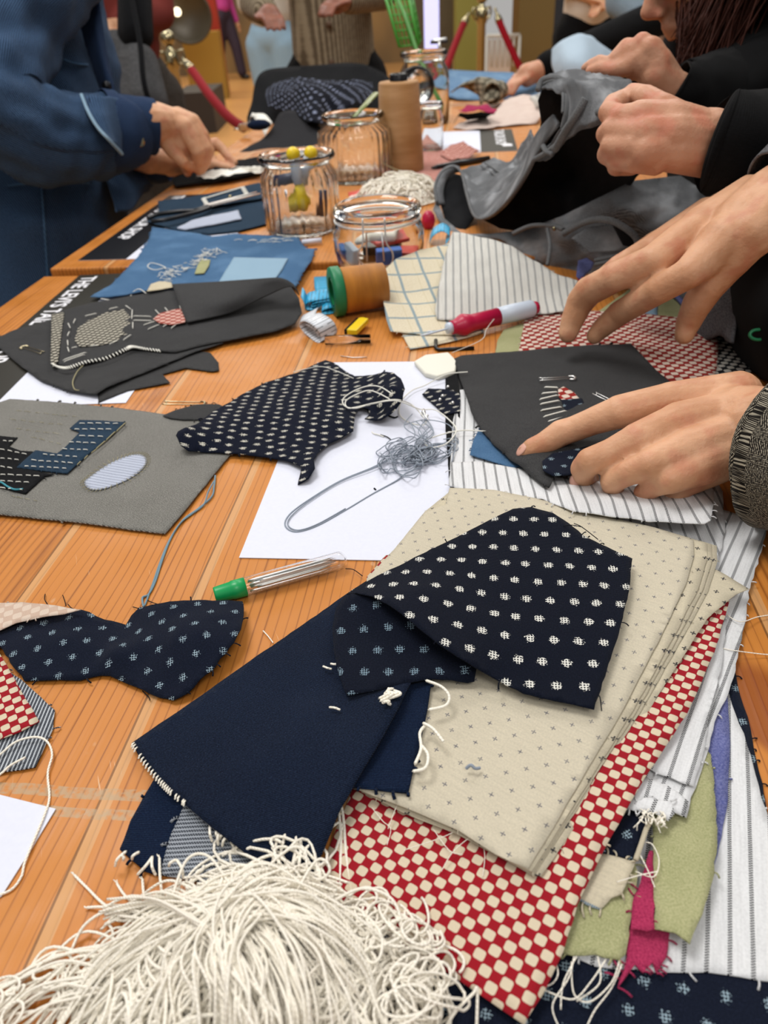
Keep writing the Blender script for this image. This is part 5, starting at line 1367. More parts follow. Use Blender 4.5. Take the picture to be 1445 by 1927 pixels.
# ------------------------------------------------------------------ rust spool
r_ = empty('thread_spool', V(672, 592), 'rust brown thread spool with green end lying on its side', 'thread spool')
a, b = V(634, 592), V(716, 580); ax = (b - a).normalized(); R_ = .0275; a.z = T + R_ + .0005
L_ = .064
mb = MB(); mb.lathe([(R_ * .5, .006), (R_ * .96, .008), (R_ * .98, .012), (R_ * .93, L_ - .003), (R_ * .5, L_)], a, ax, 40); mb.build('wound_thread', M['rust_thread'], r_)
mb = MB(); mb.lathe([(R_ * .62, 0), (R_ * 1.02, 0), (R_ * 1.05, .002), (R_ * 1.05, .011), (R_ * .95, .013), (R_ * .6, .013), (R_ * .6, .002), (R_ * .55, 0)], a - ax * .004, ax, 40); mb.lathe([(R_ * .6, .004), (0.0001, .004)], a - ax * .004, ax, 40)
mb.build('green_end', M['green_dark'], r_)
# blue tape
def rib(pts, wv, mat):
    wv = Vec(wv); ribbon(mb, [V(*p) + wv * .5 for p in crom(pts, 6)], wv, mat)
mb = MB()
ribbon(mb, [V(611, 548, 3), V(609, 540, 4), V(608, 530, 4), V(607, 520, 3)], Vec((.024, -.001, 0)), 0)
wv = (.001, .026, .004)
rib([(630, 560, 13), (610, 563, 13), (592, 566, 12), (578, 570, 9), (573, 577, 5), (577, 583, 2), (586, 584, 1.5), (596, 581, 3), (606, 575, 6), (616, 570, 9), (630, 567, 10)], wv, 0)
rib([(566, 560, 14), (570, 566, 13), (573, 575, 8), (574, 584, 2)], wv, 0)
rib([(630, 564, 12), (612, 567, 11), (595, 570, 10), (586, 574, 7), (587, 578, 5), (596, 576, 6), (612, 570, 9)], wv, 0)
rib([(632, 578, 6), (618, 580, 7), (607, 584, 5), (605, 589, 2), (612, 592, 1), (632, 589, 1)], wv, 0)
tag(mb.build('measuring_tape', M['tape_blue'], solid=.0006), 'bright blue measuring tape folded in loops behind the green spool end', 'measuring tape')
# white tape
mb = MB()
wv = (.0175, .014, .003)
rib([(565, 607, 14), (572, 605, 17), (582, 609, 18), (592, 616, 17), (600, 625, 12), (604, 636, 5), (602, 644, 1), (594, 643, 1), (582, 634, 2), (571, 624, 4), (564, 614, 9), (565, 607, 14)], wv, 0)
rib([(575, 612, 13), (585, 616, 14), (594, 624, 11), (598, 634, 4)], wv, 0)
rib([(571, 594, 12), (567, 600, 14), (565, 607, 14)], wv, 0)
tag(mb.build('measuring_tape', M['tape_white'], solid=.0008), 'white measuring tape coiled beside the folded end of the black swatch', 'measuring tape')
# yellow bobbin / plastic stick
mb = MB(); a, b = V(659, 630, 5), V(682, 607, 5); d = (b - a).normalized(); s_ = Vec((-d.y, d.x, 0))
mb.prism([a - s_ * .008, b - s_ * .008, b + d * .002, b + s_ * .004, a + s_ * .004][::1], .006, 0); o = mb.build('yellow_marker_cap', M['yellow_plastic'], smooth=False)
bv = o.modifiers.new('b', 'BEVEL'); bv.width = .001; bv.segments = 2
tag(o, 'small yellow plastic piece with a black edge in front of the rust spool', 'plastic clip')
mb = MB(); mb.prism([a + s_ * .0045, b + s_ * .0045, b + s_ * .007, a + s_ * .007], .0055); mb.build('black_edge', M['black_plastic'], o, smooth=False)
mb = MB(); mb.lathe([(.0052, 0), (.0052, .05), (.0044, .05), (.0044, 0), (.0052, 0)], V(612, 640, 6), (V(690, 638, 6) - V(612, 640, 6)).normalized(), 20)
tag(mb.build('plastic_tube', M['plastic_clear']), 'short clear plastic tube lying next to the white measuring tape', 'tube')
mb = MB(); mb.tube([V(641, 670, .8), V(665, 673, .8), V(690, 672, .8)], .0005, 5)
tag(mb.build('sewing_needle', M['metal']), 'single sewing needle on the wood just beyond the white card', 'needle')
# ------------------------------------------------------------------ glass jars
def jar_profile(R, H, rim, neck, wall=.003, foot=.006):
    o = [(0, 0), (R * .93, 0), (R, .006), (R, H * .62), (R * .97, H * .74), (neck, H * .85), (neck, H * .9), (rim, H * .93), (rim + .002, H * .96), (rim, H)]
    i = [(rim - wall, H), (neck - wall, H * .93), (neck - wall, H * .85), (R * .97 - wall, H * .72), (R - wall, H * .62), (R - wall, foot + .004), (R * .9 - wall, foot), (0, foot)]
    return o + i
def jar_at(px, py, top, rpx, rimpx, label, flute=0, name='glass_jar', neckk=.86, wall=.003, z=FZ):
    b = V(px, py, z); H = rise(b, top); R = rp(b, rpx); rim = rp(b + Vec((0, 0, H)), rimpx)
    r_ = empty(name, b, label, 'glass jar')
    mb = MB(); pr = jar_profile(R, H, rim, rim * neckk, wall)
    mb.lathe(pr, b, Vec((0, 0, 1)), 96 if flute else 48, flute=flute, fl_amp=R * .07, fl_rng=(H * .04, H * .82))
    # fluting only outside
    o = mb.build('glass_body', M['glass'], r_)
    return r_, b, H, R, rim
# fluted jar with seam rippers
J1 = jar_at(573, 432, 288, 68, 71, 'fluted glass jar holding yellow-capped seam rippers', 26)
def ripper(base, tip, mat_cap, mat_body, label, R=.0085):
    ax = (tip - base).normalized(); L = (tip - base).length
    r_ = empty('seam_ripper', base, label, 'seam ripper', 'seam rippers standing in the fluted jar')
    mb = MB(); mb.lathe([(0, 0), (R, 0), (R, L * .46), (R * .9, L * .5), (0, L * .5)], base + ax * L * .5, ax, 16); mb.build('cap', M['white_plastic'], r_)
    mb = MB(); mb.ball(base + ax * L * 1.0, R * 1.25, 14); mb.build('ball_end', M['yellow_plastic'], r_)
    mb = MB(); mb.lathe([(0, 0), (R * .6, 0), (R * 1.2, .008), (R * 1.45, .016), (R * 1.0, .026), (R * .9, L * .52), (0, L * .52)], base, ax, 16); mb.build('grip', M['yellow_plastic'], r_)
b = J1[1]; H1 = J1[2]
ripper(b + Vec((.004, -.012, .030)), b + Vec((-.004, -.008, H1 * 1.0)), 0, 0, 'seam ripper standing upright in the fluted jar, tallest with a yellow ball end')
ripper(b + Vec((-.018, .004, .026)), b + Vec((.022, .004, H1 * .98)), 0, 0, 'seam ripper leaning to the right in the fluted jar, behind the upright one')
mb = MB(); mb.lathe([(0, 0), (.008, 0), (.008, .05), (0, .05)], b + Vec((-.038, .0, H1 * .66)), Vec((1, .1, .1)), 12); mb.lathe([(0, 0), (.007, 0), (.007, .04), (0, .04)], b + Vec((.03, -.01, .02)), Vec((.1, 0, 1)), 12)
tag(mb.build('navy_marker', material('navy_plastic', base=hexc('1d1f3d'), rough=.4)), 'dark navy plastic pieces leaning inside the fluted jar', 'marker')
# second jar
J2 = jar_at(672, 335, 212, 66, 58, 'ribbed glass jar behind the tan thread cone, nearly empty', 30)
b = J2[1]
mb = MB(); mb.lathe([(0, 0), (.006, 0), (.006, .006), (0, .006)], b + Vec((-.03, -.02, J2[2] * .86)), Vec((.1, .1, 1)), 14); tag(mb.build('green_stopper', M['green_plastic']), 'green needle tube cap inside the ribbed jar', 'cap')
mb = MB(); mb.lathe([(.005, 0), (.005, .08), (0, .085)], b + Vec((-.028, -.018, .006)), Vec((0, 0, 1)), 12); tag(mb.build('needle_tube', M['plastic_clear']), 'clear needle tube standing in the ribbed jar', 'needle case')
mb = MB(); a = b + Vec((-.01, 0, J2[2] * .85)); e = D(708, 175, dep(b) - .02); mb.tube([a, a.lerp(e, .5), e], [.006, .007, .009], 6, flat=.25)
tag(mb.build('leaf_stalk', material('olive_glassy_stalk', base=hexc('7d8a55'), rough=.2)), 'flat olive green stalk leaning out of the ribbed jar', 'stalk')
# clip jar
b = V(715, 498, FZ); rimR = rp(b + Vec((0, 0, .07)), 82); R = rp(b, 80); H = rise(b, 383)
r_ = empty('clip_jar', b, 'wide low glass preserving jar with a wire clip, filled with small coloured notions', 'glass jar')
mb = MB(); w = .0035
mb.lathe([(0, 0), (R * .85, 0), (R * .98, .008), (R * 1.04, H * .3), (R * 1.04, H * .6), (R * .97, H * .72), (R * .93, H * .76), (rimR * .98, H * .8), (rimR * .98, H * .84), (rimR * .9, H * .85),
          (rimR * .9 - w, H * .85), (R * .93 - w, H * .74), (R * 1.04 - w, H * .6), (R * 1.04 - w, H * .3), (R * .95 - w, .012), (R * .8, .006), (0, .006)], b, Vec((0, 0, 1)), 56)
mb.build('glass_body', M['glass'], r_)
mb = MB(); mb.lathe([(rimR * .8, H * .86), (rimR, H * .86), (rimR * 1.02, H * .9), (rimR, H * .97), (rimR * .95, H), (rimR * .88, H), (rimR * .84, H * .95), (rimR * .8, H * .93), (rimR * .8, H * .86)], b, Vec((0, 0, 1)), 56)
mb.build('glass_rim', M['glass'], r_)
mb = MB(); c = Vec((-.1, -1, 0)).normalized(); s_ = Vec((1, -.1, 0)).normalized()
def jp(u, z, o=1.05): return b + c * (R * o) + s_ * u + Vec((0, 0, z))
P = [jp(-.014, H * .95, 1.02), jp(-.015, H * .6, 1.1), jp(-.022, H * .45, 1.12), jp(-.020, H * .3, 1.12), jp(-.012, H * .12, 1.12), jp(.0, H * .1, 1.12), jp(.012, H * .12, 1.12), jp(.022, H * .3, 1.12), jp(.022, H * .45, 1.12), jp(.015, H * .6, 1.1), jp(.014, H * .95, 1.02)]
mb.tube([Vec(q) for q in crom([tuple(p) for p in P], 6)], .0011, 8)
mb.tube([jp(-.011, H * .3, 1.1), jp(-.010, H * .75, 1.1), jp(.010, H * .75, 1.1), jp(.011, H * .3, 1.1)], .0011, 8)
mb.tube([b + Vec((cos(t) * R * .98, sin(t) * R * .98, H * .77)) for t in [k * 2 * pi / 40 for k in range(41)]], .0012, 6)
mb.build('wire_clip', M['metal'], r_)
def block(c, d, rz, mat, name, label, cat, tilt=0):
    mb = MB(); mb.box(c, d, M=Matrix.Rotation(rz, 3, 'Z') @ Matrix.Rotation(tilt, 3, 'X'))
    o = mb.build(name, M[mat], smooth=False); bv = o.modifiers.new('b', 'BEVEL'); bv.width = .0015; bv.segments = 2
    return tag(o, label, cat)
block(b + Vec((.012, -.030, .019)), (.034, .012, .022), .1, 'blue_plastic', 'thread_card', 'blue thread card in the clip jar behind its wire clip', 'notion', .2)
block(b + Vec((-.038, -.020, .020)), (.010, .026, .030), .5, 'white_plastic', 'thread_card', 'pale card leaning at the left inside the clip jar', 'notion', .3)
block(b + Vec((-.050, -.006, .018)), (.008, .020, .026), .3, 'blue_plastic', 'thread_card', 'dark blue card at the far left inside the clip jar', 'notion', .3)
block(b + Vec((.040, -.015, .016)), (.026, .022, .014), -.3, 'coral', 'thread_card', 'coral red card at the right inside the clip jar', 'notion', .2)
block(b + Vec((.005, .020, .016)), (.05, .03, .015), -.3, 'black_plastic', 'thread_card', 'black notion at the back of the clip jar', 'notion', .1)
block(b + Vec((.015, .015, .030)), (.05, .03, .006), .4, 'coral', 'thread_card', 'flat coral piece lying highest in the clip jar', 'notion', .1)
mb = MB(); mb.tube([b + Vec((-.03, .01, .03)), b + Vec((-.01, -.01, .04)), b + Vec((.02, 0, .035)), b + Vec((.03, .02, .04))], .004, 8); tag(mb.build('thread_bundle', M['yarn']), 'cream thread bundle inside the clip jar', 'thread')
# tall jars beyond the cone
J3 = jar_at(800, 232, 95, 45, 44, 'tall glass jar behind the thread cone with a green stem and lattice in it', 0, 'tall_glass_jar')
J4 = jar_at(812, 283, 192, 22, 22, 'small glass bottle standing right beside the thread cone', 0, 'glass_bottle')
b = J3[1]; dj = dep(b)
mb = MB(); mb.tube([D(750 + 0, 0, dj), D(765, 40, dj), D(782, 90, dj), D(805, 150, dj), D(832, 200, dj - .02), D(830, 225, dj)], .006, 8)
tag(mb.build('green_stalk', material('green_stem', base=hexc('4b8a3a'), rough=.4)), 'green stem curving down inside the tall glass jar', 'stem')
r_ = empty('green_basket', D(760, 90, dj), 'bright green open lattice plastic basket end standing in the tall jar', 'basket')
mb = MB()
c00, c10, c01, c11 = D(718, -30, dj + .02), D(762, -30, dj + .02), D(752, 88, dj + .02), D(788, 84, dj + .02)
def q4(u, v): return (c00 * (1 - u) + c10 * u) * (1 - v) + (c01 * (1 - u) + c11 * u) * v
for i in range(6): mb.tube([q4(i / 5, 0), q4(i / 5, .5), q4(i / 5, 1)], .0028 if i % 5 else .005, 5)
for j in range(9): mb.tube([q4(0, j / 8), q4(.5, j / 8), q4(1, j / 8)], .0025, 5)
c00, c10, c01, c11 = D(762, -30, dj + .02), D(772, -30, dj + .12), D(788, 84, dj + .02), D(792, 74, dj + .12)
for i in range(4): mb.tube([q4(i / 3, 0), q4(i / 3, .5), q4(i / 3, 1)], .003, 5)
for j in range(9): mb.tube([q4(0, j / 8), q4(1, j / 8)], .0025, 5)
mb.build('lattice', M['green_lattice'], r_)
# swing lid ring leaning
mb = MB(); c = D(783, 163, 1.95); R_ = rp(c, 31); nrm = (CC - c).normalized(); u_ = CR; v_ = nrm.cross(u_)
ring = [c + u_ * (cos(t) * R_) + v_ * (sin(t) * R_) for t in [k * 2 * pi / 48 for k in range(49)]]
mb.tube(ring, .0045, 10, cap=False); o = mb.build('jar_lid_ring', M['black_plastic'])
tag(o, 'round black-sealed glass jar lid standing upright behind the thread cone', 'jar lid')
mb = MB(); mb.lathe([(0, 0), (R_ * .9, 0), (R_ * .9, .006), (0, .008)], c, nrm, 32); mb.build('glass_disc', M['glass'], o)
mb = MB(); mb.tube([D(812, 78, dj), D(840, 74, dj)], .005, 8); mb.tube([D(810, 80, dj), D(842, 78, dj)], .004, 8, mat=1); mb.tube([D(826, 76, dj), D(827, 92, dj)], .004, 8)
tag(mb.build('clamp', [M['metal'], M['black_plastic']]), 'small metal clamp bar on the rim of the tall glass jar', 'clamp')
# thread cone
b = V(756, 322, FZ); H = rise(b, 153); Rb = rp(b, 42); Rt = rp(b + Vec((0, 0, H)), 38)
r_ = empty('thread_cone', b, 'tall cone of tan thread with a black core standing by the jars', 'thread cone')
mb = MB(); mb.lathe([(Rb * .4, .001), (Rb * .98, .001), (Rb, .006), (Rt, H - .003), (Rt * .96, H), (Rt * .4, H + .001)], b, Vec((0, 0, 1)), 48); mb.build('wound_thread', M['cone_thread'], r_)
mb = MB(); r4 = Rt * .44; mb.lathe([(r4, H - .01), (r4, H + .012), (r4 * .92, H + .0135), (r4 * .6, H + .0135), (r4 * .6, H - .01)], b, Vec((0, 0, 1)), 32); mb.build('black_core', M['black_plastic'], r_)
mb = MB(); k_ = dep(b) - Rb
strand(mb, [(728, 262, k_), (724, 290, k_), (722, 318, k_ - .02)], r=.0008, mode='d'); strand(mb, [(722, 262, k_ + .01), (716, 290, k_ - .03), (720, 305, k_ - .05), (742, 318, k_ - .06), (765, 325, k_ - .08), (772, 338, k_ - .1)], r=.0008, mode='d')
mb.build('loose_end', M['thread_khaki'], r_)
# small yarn pile
mb = MB(); yarn_heap(mb, V(752, 372, FZ), .078, .075, .034, 150, .0012, 21, loops=.85, z0=.002, sub=18)
tag(mb.build('yarn_pile', M['yarn']), 'small heap of cream yarn between thread cone and clip jar', 'yarn')
mb = MB(); sheet(mb, [(655, 362, FZ + 2), (700, 352, FZ + 4), (700, 370, FZ + 4), (660, 378, FZ + 2)], g=.006); tag(mb.build('folded_paper', M['coral'], solid=.001), 'small red-edged packet behind the clip jar', 'packet')
mb = MB(); mb.lathe([(0, 0), (.004, 0), (.004, .03), (0, .03)], V(568, 456, FZ + 6), Vec((1, .1, 0)), 10); tag(mb.build('white_peg', M['paper']), 'small white peg beside the fluted jar foot on the blue denim', 'peg')
mb = MB()
rib([(808, 458, FZ + 3), (816, 444, FZ + 14), (832, 436, FZ + 18), (846, 446, FZ + 12), (838, 460, FZ + 4)], (.004, .03, .004), 0)
tag(mb.build('measuring_tape', M['tape_blue'], solid=.0005), 'blue measuring tape bit tucked between clip jar and grey jeans', 'measuring tape')
mb = MB(); mb.ball(V(806, 415, FZ + 12), .011, 12, sc=(1, 1, 1.4)); tag(mb.build('red_spool', M['red_plastic']), 'dark red spool wedged behind the clip jar by the grey jeans', 'thread spool')

# ------------------------------------------------------------------ far table cloths
mb = MB(); h = FZ + 2
sheet(mb, [(700, 330, h), (760, 300, h), (800, 262, h + 2), (850, 290, h), (860, 320, h), (830, 345, h), (800, 345, h)], g=.01, wr=.002)
sheet(mb, [(828, 292, h + 3), (850, 272, h + 14), (872, 265, h + 22), (885, 275, h + 16), (907, 286, h + 2), (880, 297, h + 2), (850, 303, h + 2)], g=.008, wr=.004, wrs=30)
cl('pink_check_scrap', M['check_pink'], 'pink-red small check cloth around the foot of the thread cone', mb=mb)
mb = MB(); a = V(812, 316, FZ + 6); e = V(920, 298, FZ + 6); d = e - a
mb.tube([a, a + d * .1, a + d * .45, a + d * .47, e], [.002, .005, .006, .0065, .0055], 12); tag(mb.build('marker_pen', M['black_plastic']), 'black marker pen lying between thread cone and grey jeans', 'pen')
mb = MB(); mb.box(V(1000 - 18, 297, FZ + 3), (.02, .012, .004)); tag(mb.build('brass_clip', M['brass']), 'tiny brass clip on the wood by the dark card', 'clip')
mb = MB(); h = FZ + 4
sheet(mb, [(852, 240, h), (880, 225, h + 4), (935, 205, h + 22), (960, 182, h + 34), (985, 176, h + 44), (1012, 182, h + 40), (1020, 215, h + 18), (1008, 232, h), (945, 238, h), (900, 244, h)], g=.012, wr=.004, wrs=14)
cl('blush_cloth', M['blush'], 'blush pink cloth lying beyond the dark lettered card', 'cloth', mb=mb)
mb = MB(); sheet(mb, [(862, 208, h + 40), (880, 197, h + 44), (915, 196, h + 44), (936, 206, h + 36), (930, 214, h + 28), (900, 207, h + 36), (868, 212, h + 34)], g=.01, wr=.004)
sheet(mb, [(852, 236, h + 2), (865, 212, h + 30), (905, 210, h + 34), (932, 214, h + 26), (915, 222, h + 8), (880, 226, h + 6)], g=.01, mat=1)
cl('raspberry_scrap', [M['pink'], M['black_cloth']], 'raspberry cloth edge curling over dark fabric on the far table', mb=mb)
r_ = None
mb = MB()
grid(mb, [[(848, 175, 2.33), (870, 165, 2.33), (900, 178, 2.30), (905, 195, 2.26)], [(870, 160, 2.28), (890, 148, 2.28), (915, 165, 2.24), (915, 192, 2.20)], [(905, 152, 2.28), (925, 150, 2.26), (938, 165, 2.22), (935, 186, 2.20)], [(935, 160, 2.30), (942, 156, 2.28), (946, 165, 2.24), (940, 178, 2.22)]], 5, 5, mode='d', wr=.006, wrs=12)
mb.tube([D(926, 176, 2.20), D(940, 170, 2.24), D(944, 168, 2.30)], [.030, .027, .02], 16, cap=False)
cl('plaid_bundle', cloth('beige_grey_plaid', f_check(hexc('a8a08c'), hexc('6b6556'), 0.02, p=2.0)), 'rolled beige and grey plaid cloth on the far table', 'cloth', mb=mb, solid=.004)
mb = MB()
sheet(mb, [(820, 152, 2.55), (845, 131, 2.62), (900, 134, 2.6), (965, 136, 2.55), (990, 150, 2.45), (1015, 160, 2.4), (1042, 180, 2.3), (1010, 192, 2.3), (940, 190, 2.35), (860, 186, 2.4), (825, 174, 2.45)], [(920, 155, 2.48)], g=.008, mode='d', wr=.02, wrs=12)
cl('blue_jeans', cloth('washed_blue_denim', f_denim(hexc('55779a'), hexc('8fabc4'), amt=.6, fade=.5, fadec=hexc('8aa6bd'))), 'light blue denim jeans spread on the far table end', 'jeans', mb=mb, solid=.003)
mb = MB(); sheet(mb, [(996, 182, h + 40), (1015, 174, h + 60), (1022, 200, h + 40), (1005, 206, h + 20)], g=.01); cl('striped_scrap', M['stripe_fine'], 'narrow grey striped cloth corner beside the grey jeans opening', mb=mb)
# light blue garment held by dark sleeved person
mb = MB()
grid(mb, [[(1040, 95, 2.15), (1040, 125, 2.1), (1050, 150, 2.05)], [(1062, 75, 2.1), (1065, 110, 2.0), (1070, 150, 2.0)], [(1098, 68, 2.1), (1100, 105, 1.98), (1100, 150, 1.98)], [(1130, 85, 2.15), (1132, 110, 2.05), (1130, 140, 2.0)], [(1150, 100, 2.2), (1152, 115, 2.15), (1150, 130, 2.1)]], 6, 6, mode='d', wr=.008, wrs=10)
cl('pale_denim_shirt', cloth('very_pale_denim', f_denim(hexc('a9bccb'), hexc('c8d6e0'), amt=.5)), 'very pale blue denim garment bunched up on the far table', 'garment', mb=mb, solid=.004)
# dark heap in front of the cardigan wearer
mb = MB()
sheet(mb, [(470, 238, 2.2), (474, 190, 2.3), (482, 150, 2.38), (500, 132, 2.45), (540, 126, 2.5), (600, 122, 2.5), (660, 118, 2.5), (705, 128, 2.5), (742, 160, 2.4), (745, 230, 2.2), (640, 250, 2.1), (560, 250, 2.1)], [(600, 180, 2.3), (520, 180, 2.3)], g=.010, curve=True, mode='d', wr=.03, wrs=9)
cl('black_garment', M['black_cloth'], 'black garment heaped at the far table end below the beige cardigan', 'garment', mb=mb, solid=.003)
mb = MB()
grid(mb, [[(502, 170, 2.25), (500, 185, 2.20), (505, 205, 2.15)], [(540, 150, 2.22), (545, 168, 2.10), (550, 215, 2.05)], [(590, 152, 2.20), (590, 172, 2.02), (592, 235, 1.92)], [(622, 148, 2.20), (622, 175, 2.05), (622, 225, 2.00)], [(660, 152, 2.22), (665, 172, 2.10), (668, 200, 2.05)], [(700, 158, 2.30), (702, 175, 2.20), (700, 195, 2.15)]], 7, 6, mode='d', wr=.012, wrs=9)
cl('dotted_knit', M['marks_far'], 'navy cloth with pale dots bunched up on the black garment', 'garment', mb=mb, solid=.003)
mb = MB()
sheet(mb, [(442, 296, 1.80), (468, 275, 1.86), (492, 262, 1.92), (512, 240, 1.98), (528, 212, 2.03), (560, 210, 2.03), (602, 238, 1.97), (608, 262, 1.90), (604, 300, 1.76), (560, 302, 1.76), (500, 304, 1.76)], [(560, 250, 1.90)], g=.008, mode='d', curve=True, wr=.01, wrs=10)
cl('black_jeans_leg', cloth('charcoal_twill', f_plain(hexc('2b2b2e'), hexc('222225'))), 'smooth charcoal trouser leg draped from the black heap toward the jars', 'garment', mb=mb, solid=.003)
mb = MB()
sheet(mb, [(322, 338, h + 3), (332, 328, h + 8), (400, 318, h + 12), (440, 302, h + 10), (500, 293, h + 8), (506, 305, h + 3), (495, 325, h + 3), (420, 340, h + 3), (330, 350, h + 3)], g=.012, wr=.003)
cl('black_swatch', M['black_cloth'], 'black cloth being stitched under the hands in the blue jacket', mb=mb)
mb = MB()
sheet(mb, [(368, 330, h + 16), (395, 322, h + 18), (440, 318, h + 18), (490, 312, h + 14), (490, 320, h + 12), (430, 330, h + 14), (385, 336, h + 14)], g=.006, wr=.004, wrs=50, frag=.4, flen=.008)
for k in range(10): strand(mb, [(430 + k * 5, 322, h + 14), (445 + k * 5, 314 + 3 * (k % 2), h + 18), (462 + k * 4, 318, h + 14), (480 + k, 326, h + 12)], r=.0008)
tag(mb.build('white_frill', M['thread_white'], solid=0), 'crumpled white threads on the black cloth beneath the blue-jacket hands', 'thread')
mb = MB()
sheet(mb, [(438, 243, h + 10), (450, 234, h + 30), (475, 215, h + 50), (505, 214, h + 55), (512, 228, h + 40), (498, 250, h + 20), (470, 246, h + 10)], g=.012, wr=.01, wrs=20)
cl('white_scrap', M['thread_white'], 'white and navy crumpled scrap by the end of the red rope', mb=mb)
mb = MB(); mb.ball(V(487, 235, h + 55), .02, 10, sc=(1.5, 1, .6)); tag(mb.build('dark_bow', M['denim_navy']), 'small dark navy scrap on the crumpled white scrap', 'fabric scrap')

# ------------------------------------------------------------------ grey jeans
r_ = empty('grey_jeans', V(1050, 470, FZ), 'grey washed jeans held up by one hand, waist opening toward the camera', 'jeans')
def part(name, mats, fn, solid=.0022, label=None):
    mb = MB(); fn(mb); o = mb.build(name, mats, r_, solid=solid)
    if label: o['label'] = label
    return o
# black lining, with the shade inside the jeans painted into its colour
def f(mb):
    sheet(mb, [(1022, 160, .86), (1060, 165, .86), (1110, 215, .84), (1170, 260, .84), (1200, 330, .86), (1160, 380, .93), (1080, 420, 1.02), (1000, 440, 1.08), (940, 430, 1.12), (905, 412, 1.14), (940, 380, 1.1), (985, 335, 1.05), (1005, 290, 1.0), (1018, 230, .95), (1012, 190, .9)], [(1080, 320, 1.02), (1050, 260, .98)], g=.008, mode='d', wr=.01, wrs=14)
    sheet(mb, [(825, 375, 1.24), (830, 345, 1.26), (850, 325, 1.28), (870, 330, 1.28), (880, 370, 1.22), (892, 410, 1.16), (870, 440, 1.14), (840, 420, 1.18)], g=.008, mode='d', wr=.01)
part('shaded_lining', M['jeans_in_shade'], f)
# lower body lying on the table
def f(mb):
    sheet(mb, [(815, 395, 1.21), (822, 372, 1.23), (835, 410, 1.18), (870, 440, 1.12), (920, 440, 1.1), (990, 432, 1.06), (1060, 405, 1.0), (1120, 375, .94), (1190, 340, .88), (1280, 330, .88), (1350, 375, .86), (1400, 420, .84), (1430, 520, .82), (1400, 600, .82), (1340, 600, .84), (1270, 560, .88), (1190, 530, .93), (1100, 525, .97), (1060, 520, .99), (1000, 488, 1.02), (940, 450, 1.07), (900, 445, 1.1), (860, 450, 1.12), (835, 430, 1.15)],
          [(1090, 440, .95), (1200, 400, .86), (1300, 420, .84), (1000, 450, 1.03), (1180, 470, .92)], g=.007, mode='d', wr=.012, wrs=15)
part('leg_panel', M['jeans'], f)
# waistband running from left loop up to the hand
WB = [(822, 385, 1.22), (818, 352, 1.24), (830, 325, 1.26), (852, 314, 1.27), (868, 325, 1.25), (878, 365, 1.19), (890, 402, 1.13), (905, 412, 1.1), (930, 402, 1.06), (960, 372, 1.0), (985, 335, .95), (1005, 298, .91), (1030, 262, .87), (1050, 240, .84)]
WO = [(834, 388, 1.22), (831, 360, 1.24), (840, 334, 1.26), (856, 322, 1.27), (876, 322, 1.26), (900, 345, 1.2), (918, 360, 1.14), (935, 362, 1.1), (955, 350, 1.06), (975, 325, 1.0), (990, 295, .96), (1002, 262, .92), (1020, 235, .88), (1040, 215, .85)]
def f(mb):
    grid(mb, [[WB[i], tuple((WB[i][k] * .5 + WO[i][k] * .5 - (.006 if k == 2 else 0)) for k in range(3)), WO[i]] for i in range(len(WB))], 4, 4, mode='d')
part('waistband', M['jeans'], f, .004)
def f(mb):
    # outer folds between loop and held part
    grid(mb, [[(868, 322, 1.26), (885, 345, 1.22), (905, 372, 1.16), (925, 392, 1.1)], [(900, 312, 1.28), (915, 335, 1.2), (930, 352, 1.14), (945, 378, 1.08)], [(930, 300, 1.26), (945, 315, 1.2), (955, 330, 1.12), (968, 350, 1.03)], [(962, 300, 1.2), (972, 305, 1.14), (980, 312, 1.08), (990, 318, .98)], [(1000, 250, 1.06), (1005, 260, 1.0), (1008, 268, .96), (1012, 275, .91)]], 8, 8, mode='d', wr=.006, wrs=22)
part('back_panel', M['jeans'], f)
# held part: hump around the fly opening
def f(mb):
    grid(mb, [[(1014, 168, .84), (1022, 148, .86), (1045, 137, .88), (1085, 135, .89)],
              [(1040, 165, .81), (1060, 150, .80), (1085, 145, .80), (1120, 137, .86)],
              [(1062, 185, .80), (1085, 175, .775), (1110, 160, .76), (1150, 140, .82)],
              [(1065, 215, .80), (1090, 205, .765), (1130, 185, .74), (1178, 143, .80)],
              [(1058, 240, .81), (1085, 232, .765), (1140, 212, .73), (1200, 160, .76)],
              [(1050, 258, .82), (1080, 250, .775), (1150, 222, .735), (1206, 185, .74)]], 8, 8, mode='d', wr=.006, wrs=26)
part('front_panel', M['jeans'], f)
def f(mb):
    grid(mb, [[(1010, 300, .90), (1025, 300, .885), (1040, 292, .87)], [(1030, 272, .87), (1048, 268, .86), (1062, 270, .85)], [(1055, 245, .84), (1075, 245, .83), (1090, 240, .81)], [(1095, 225, .79), (1120, 222, .775), (1140, 226, .76)]], 6, 6, mode='d', wr=.006, wrs=30)
part('fly', M['jeans'], f)
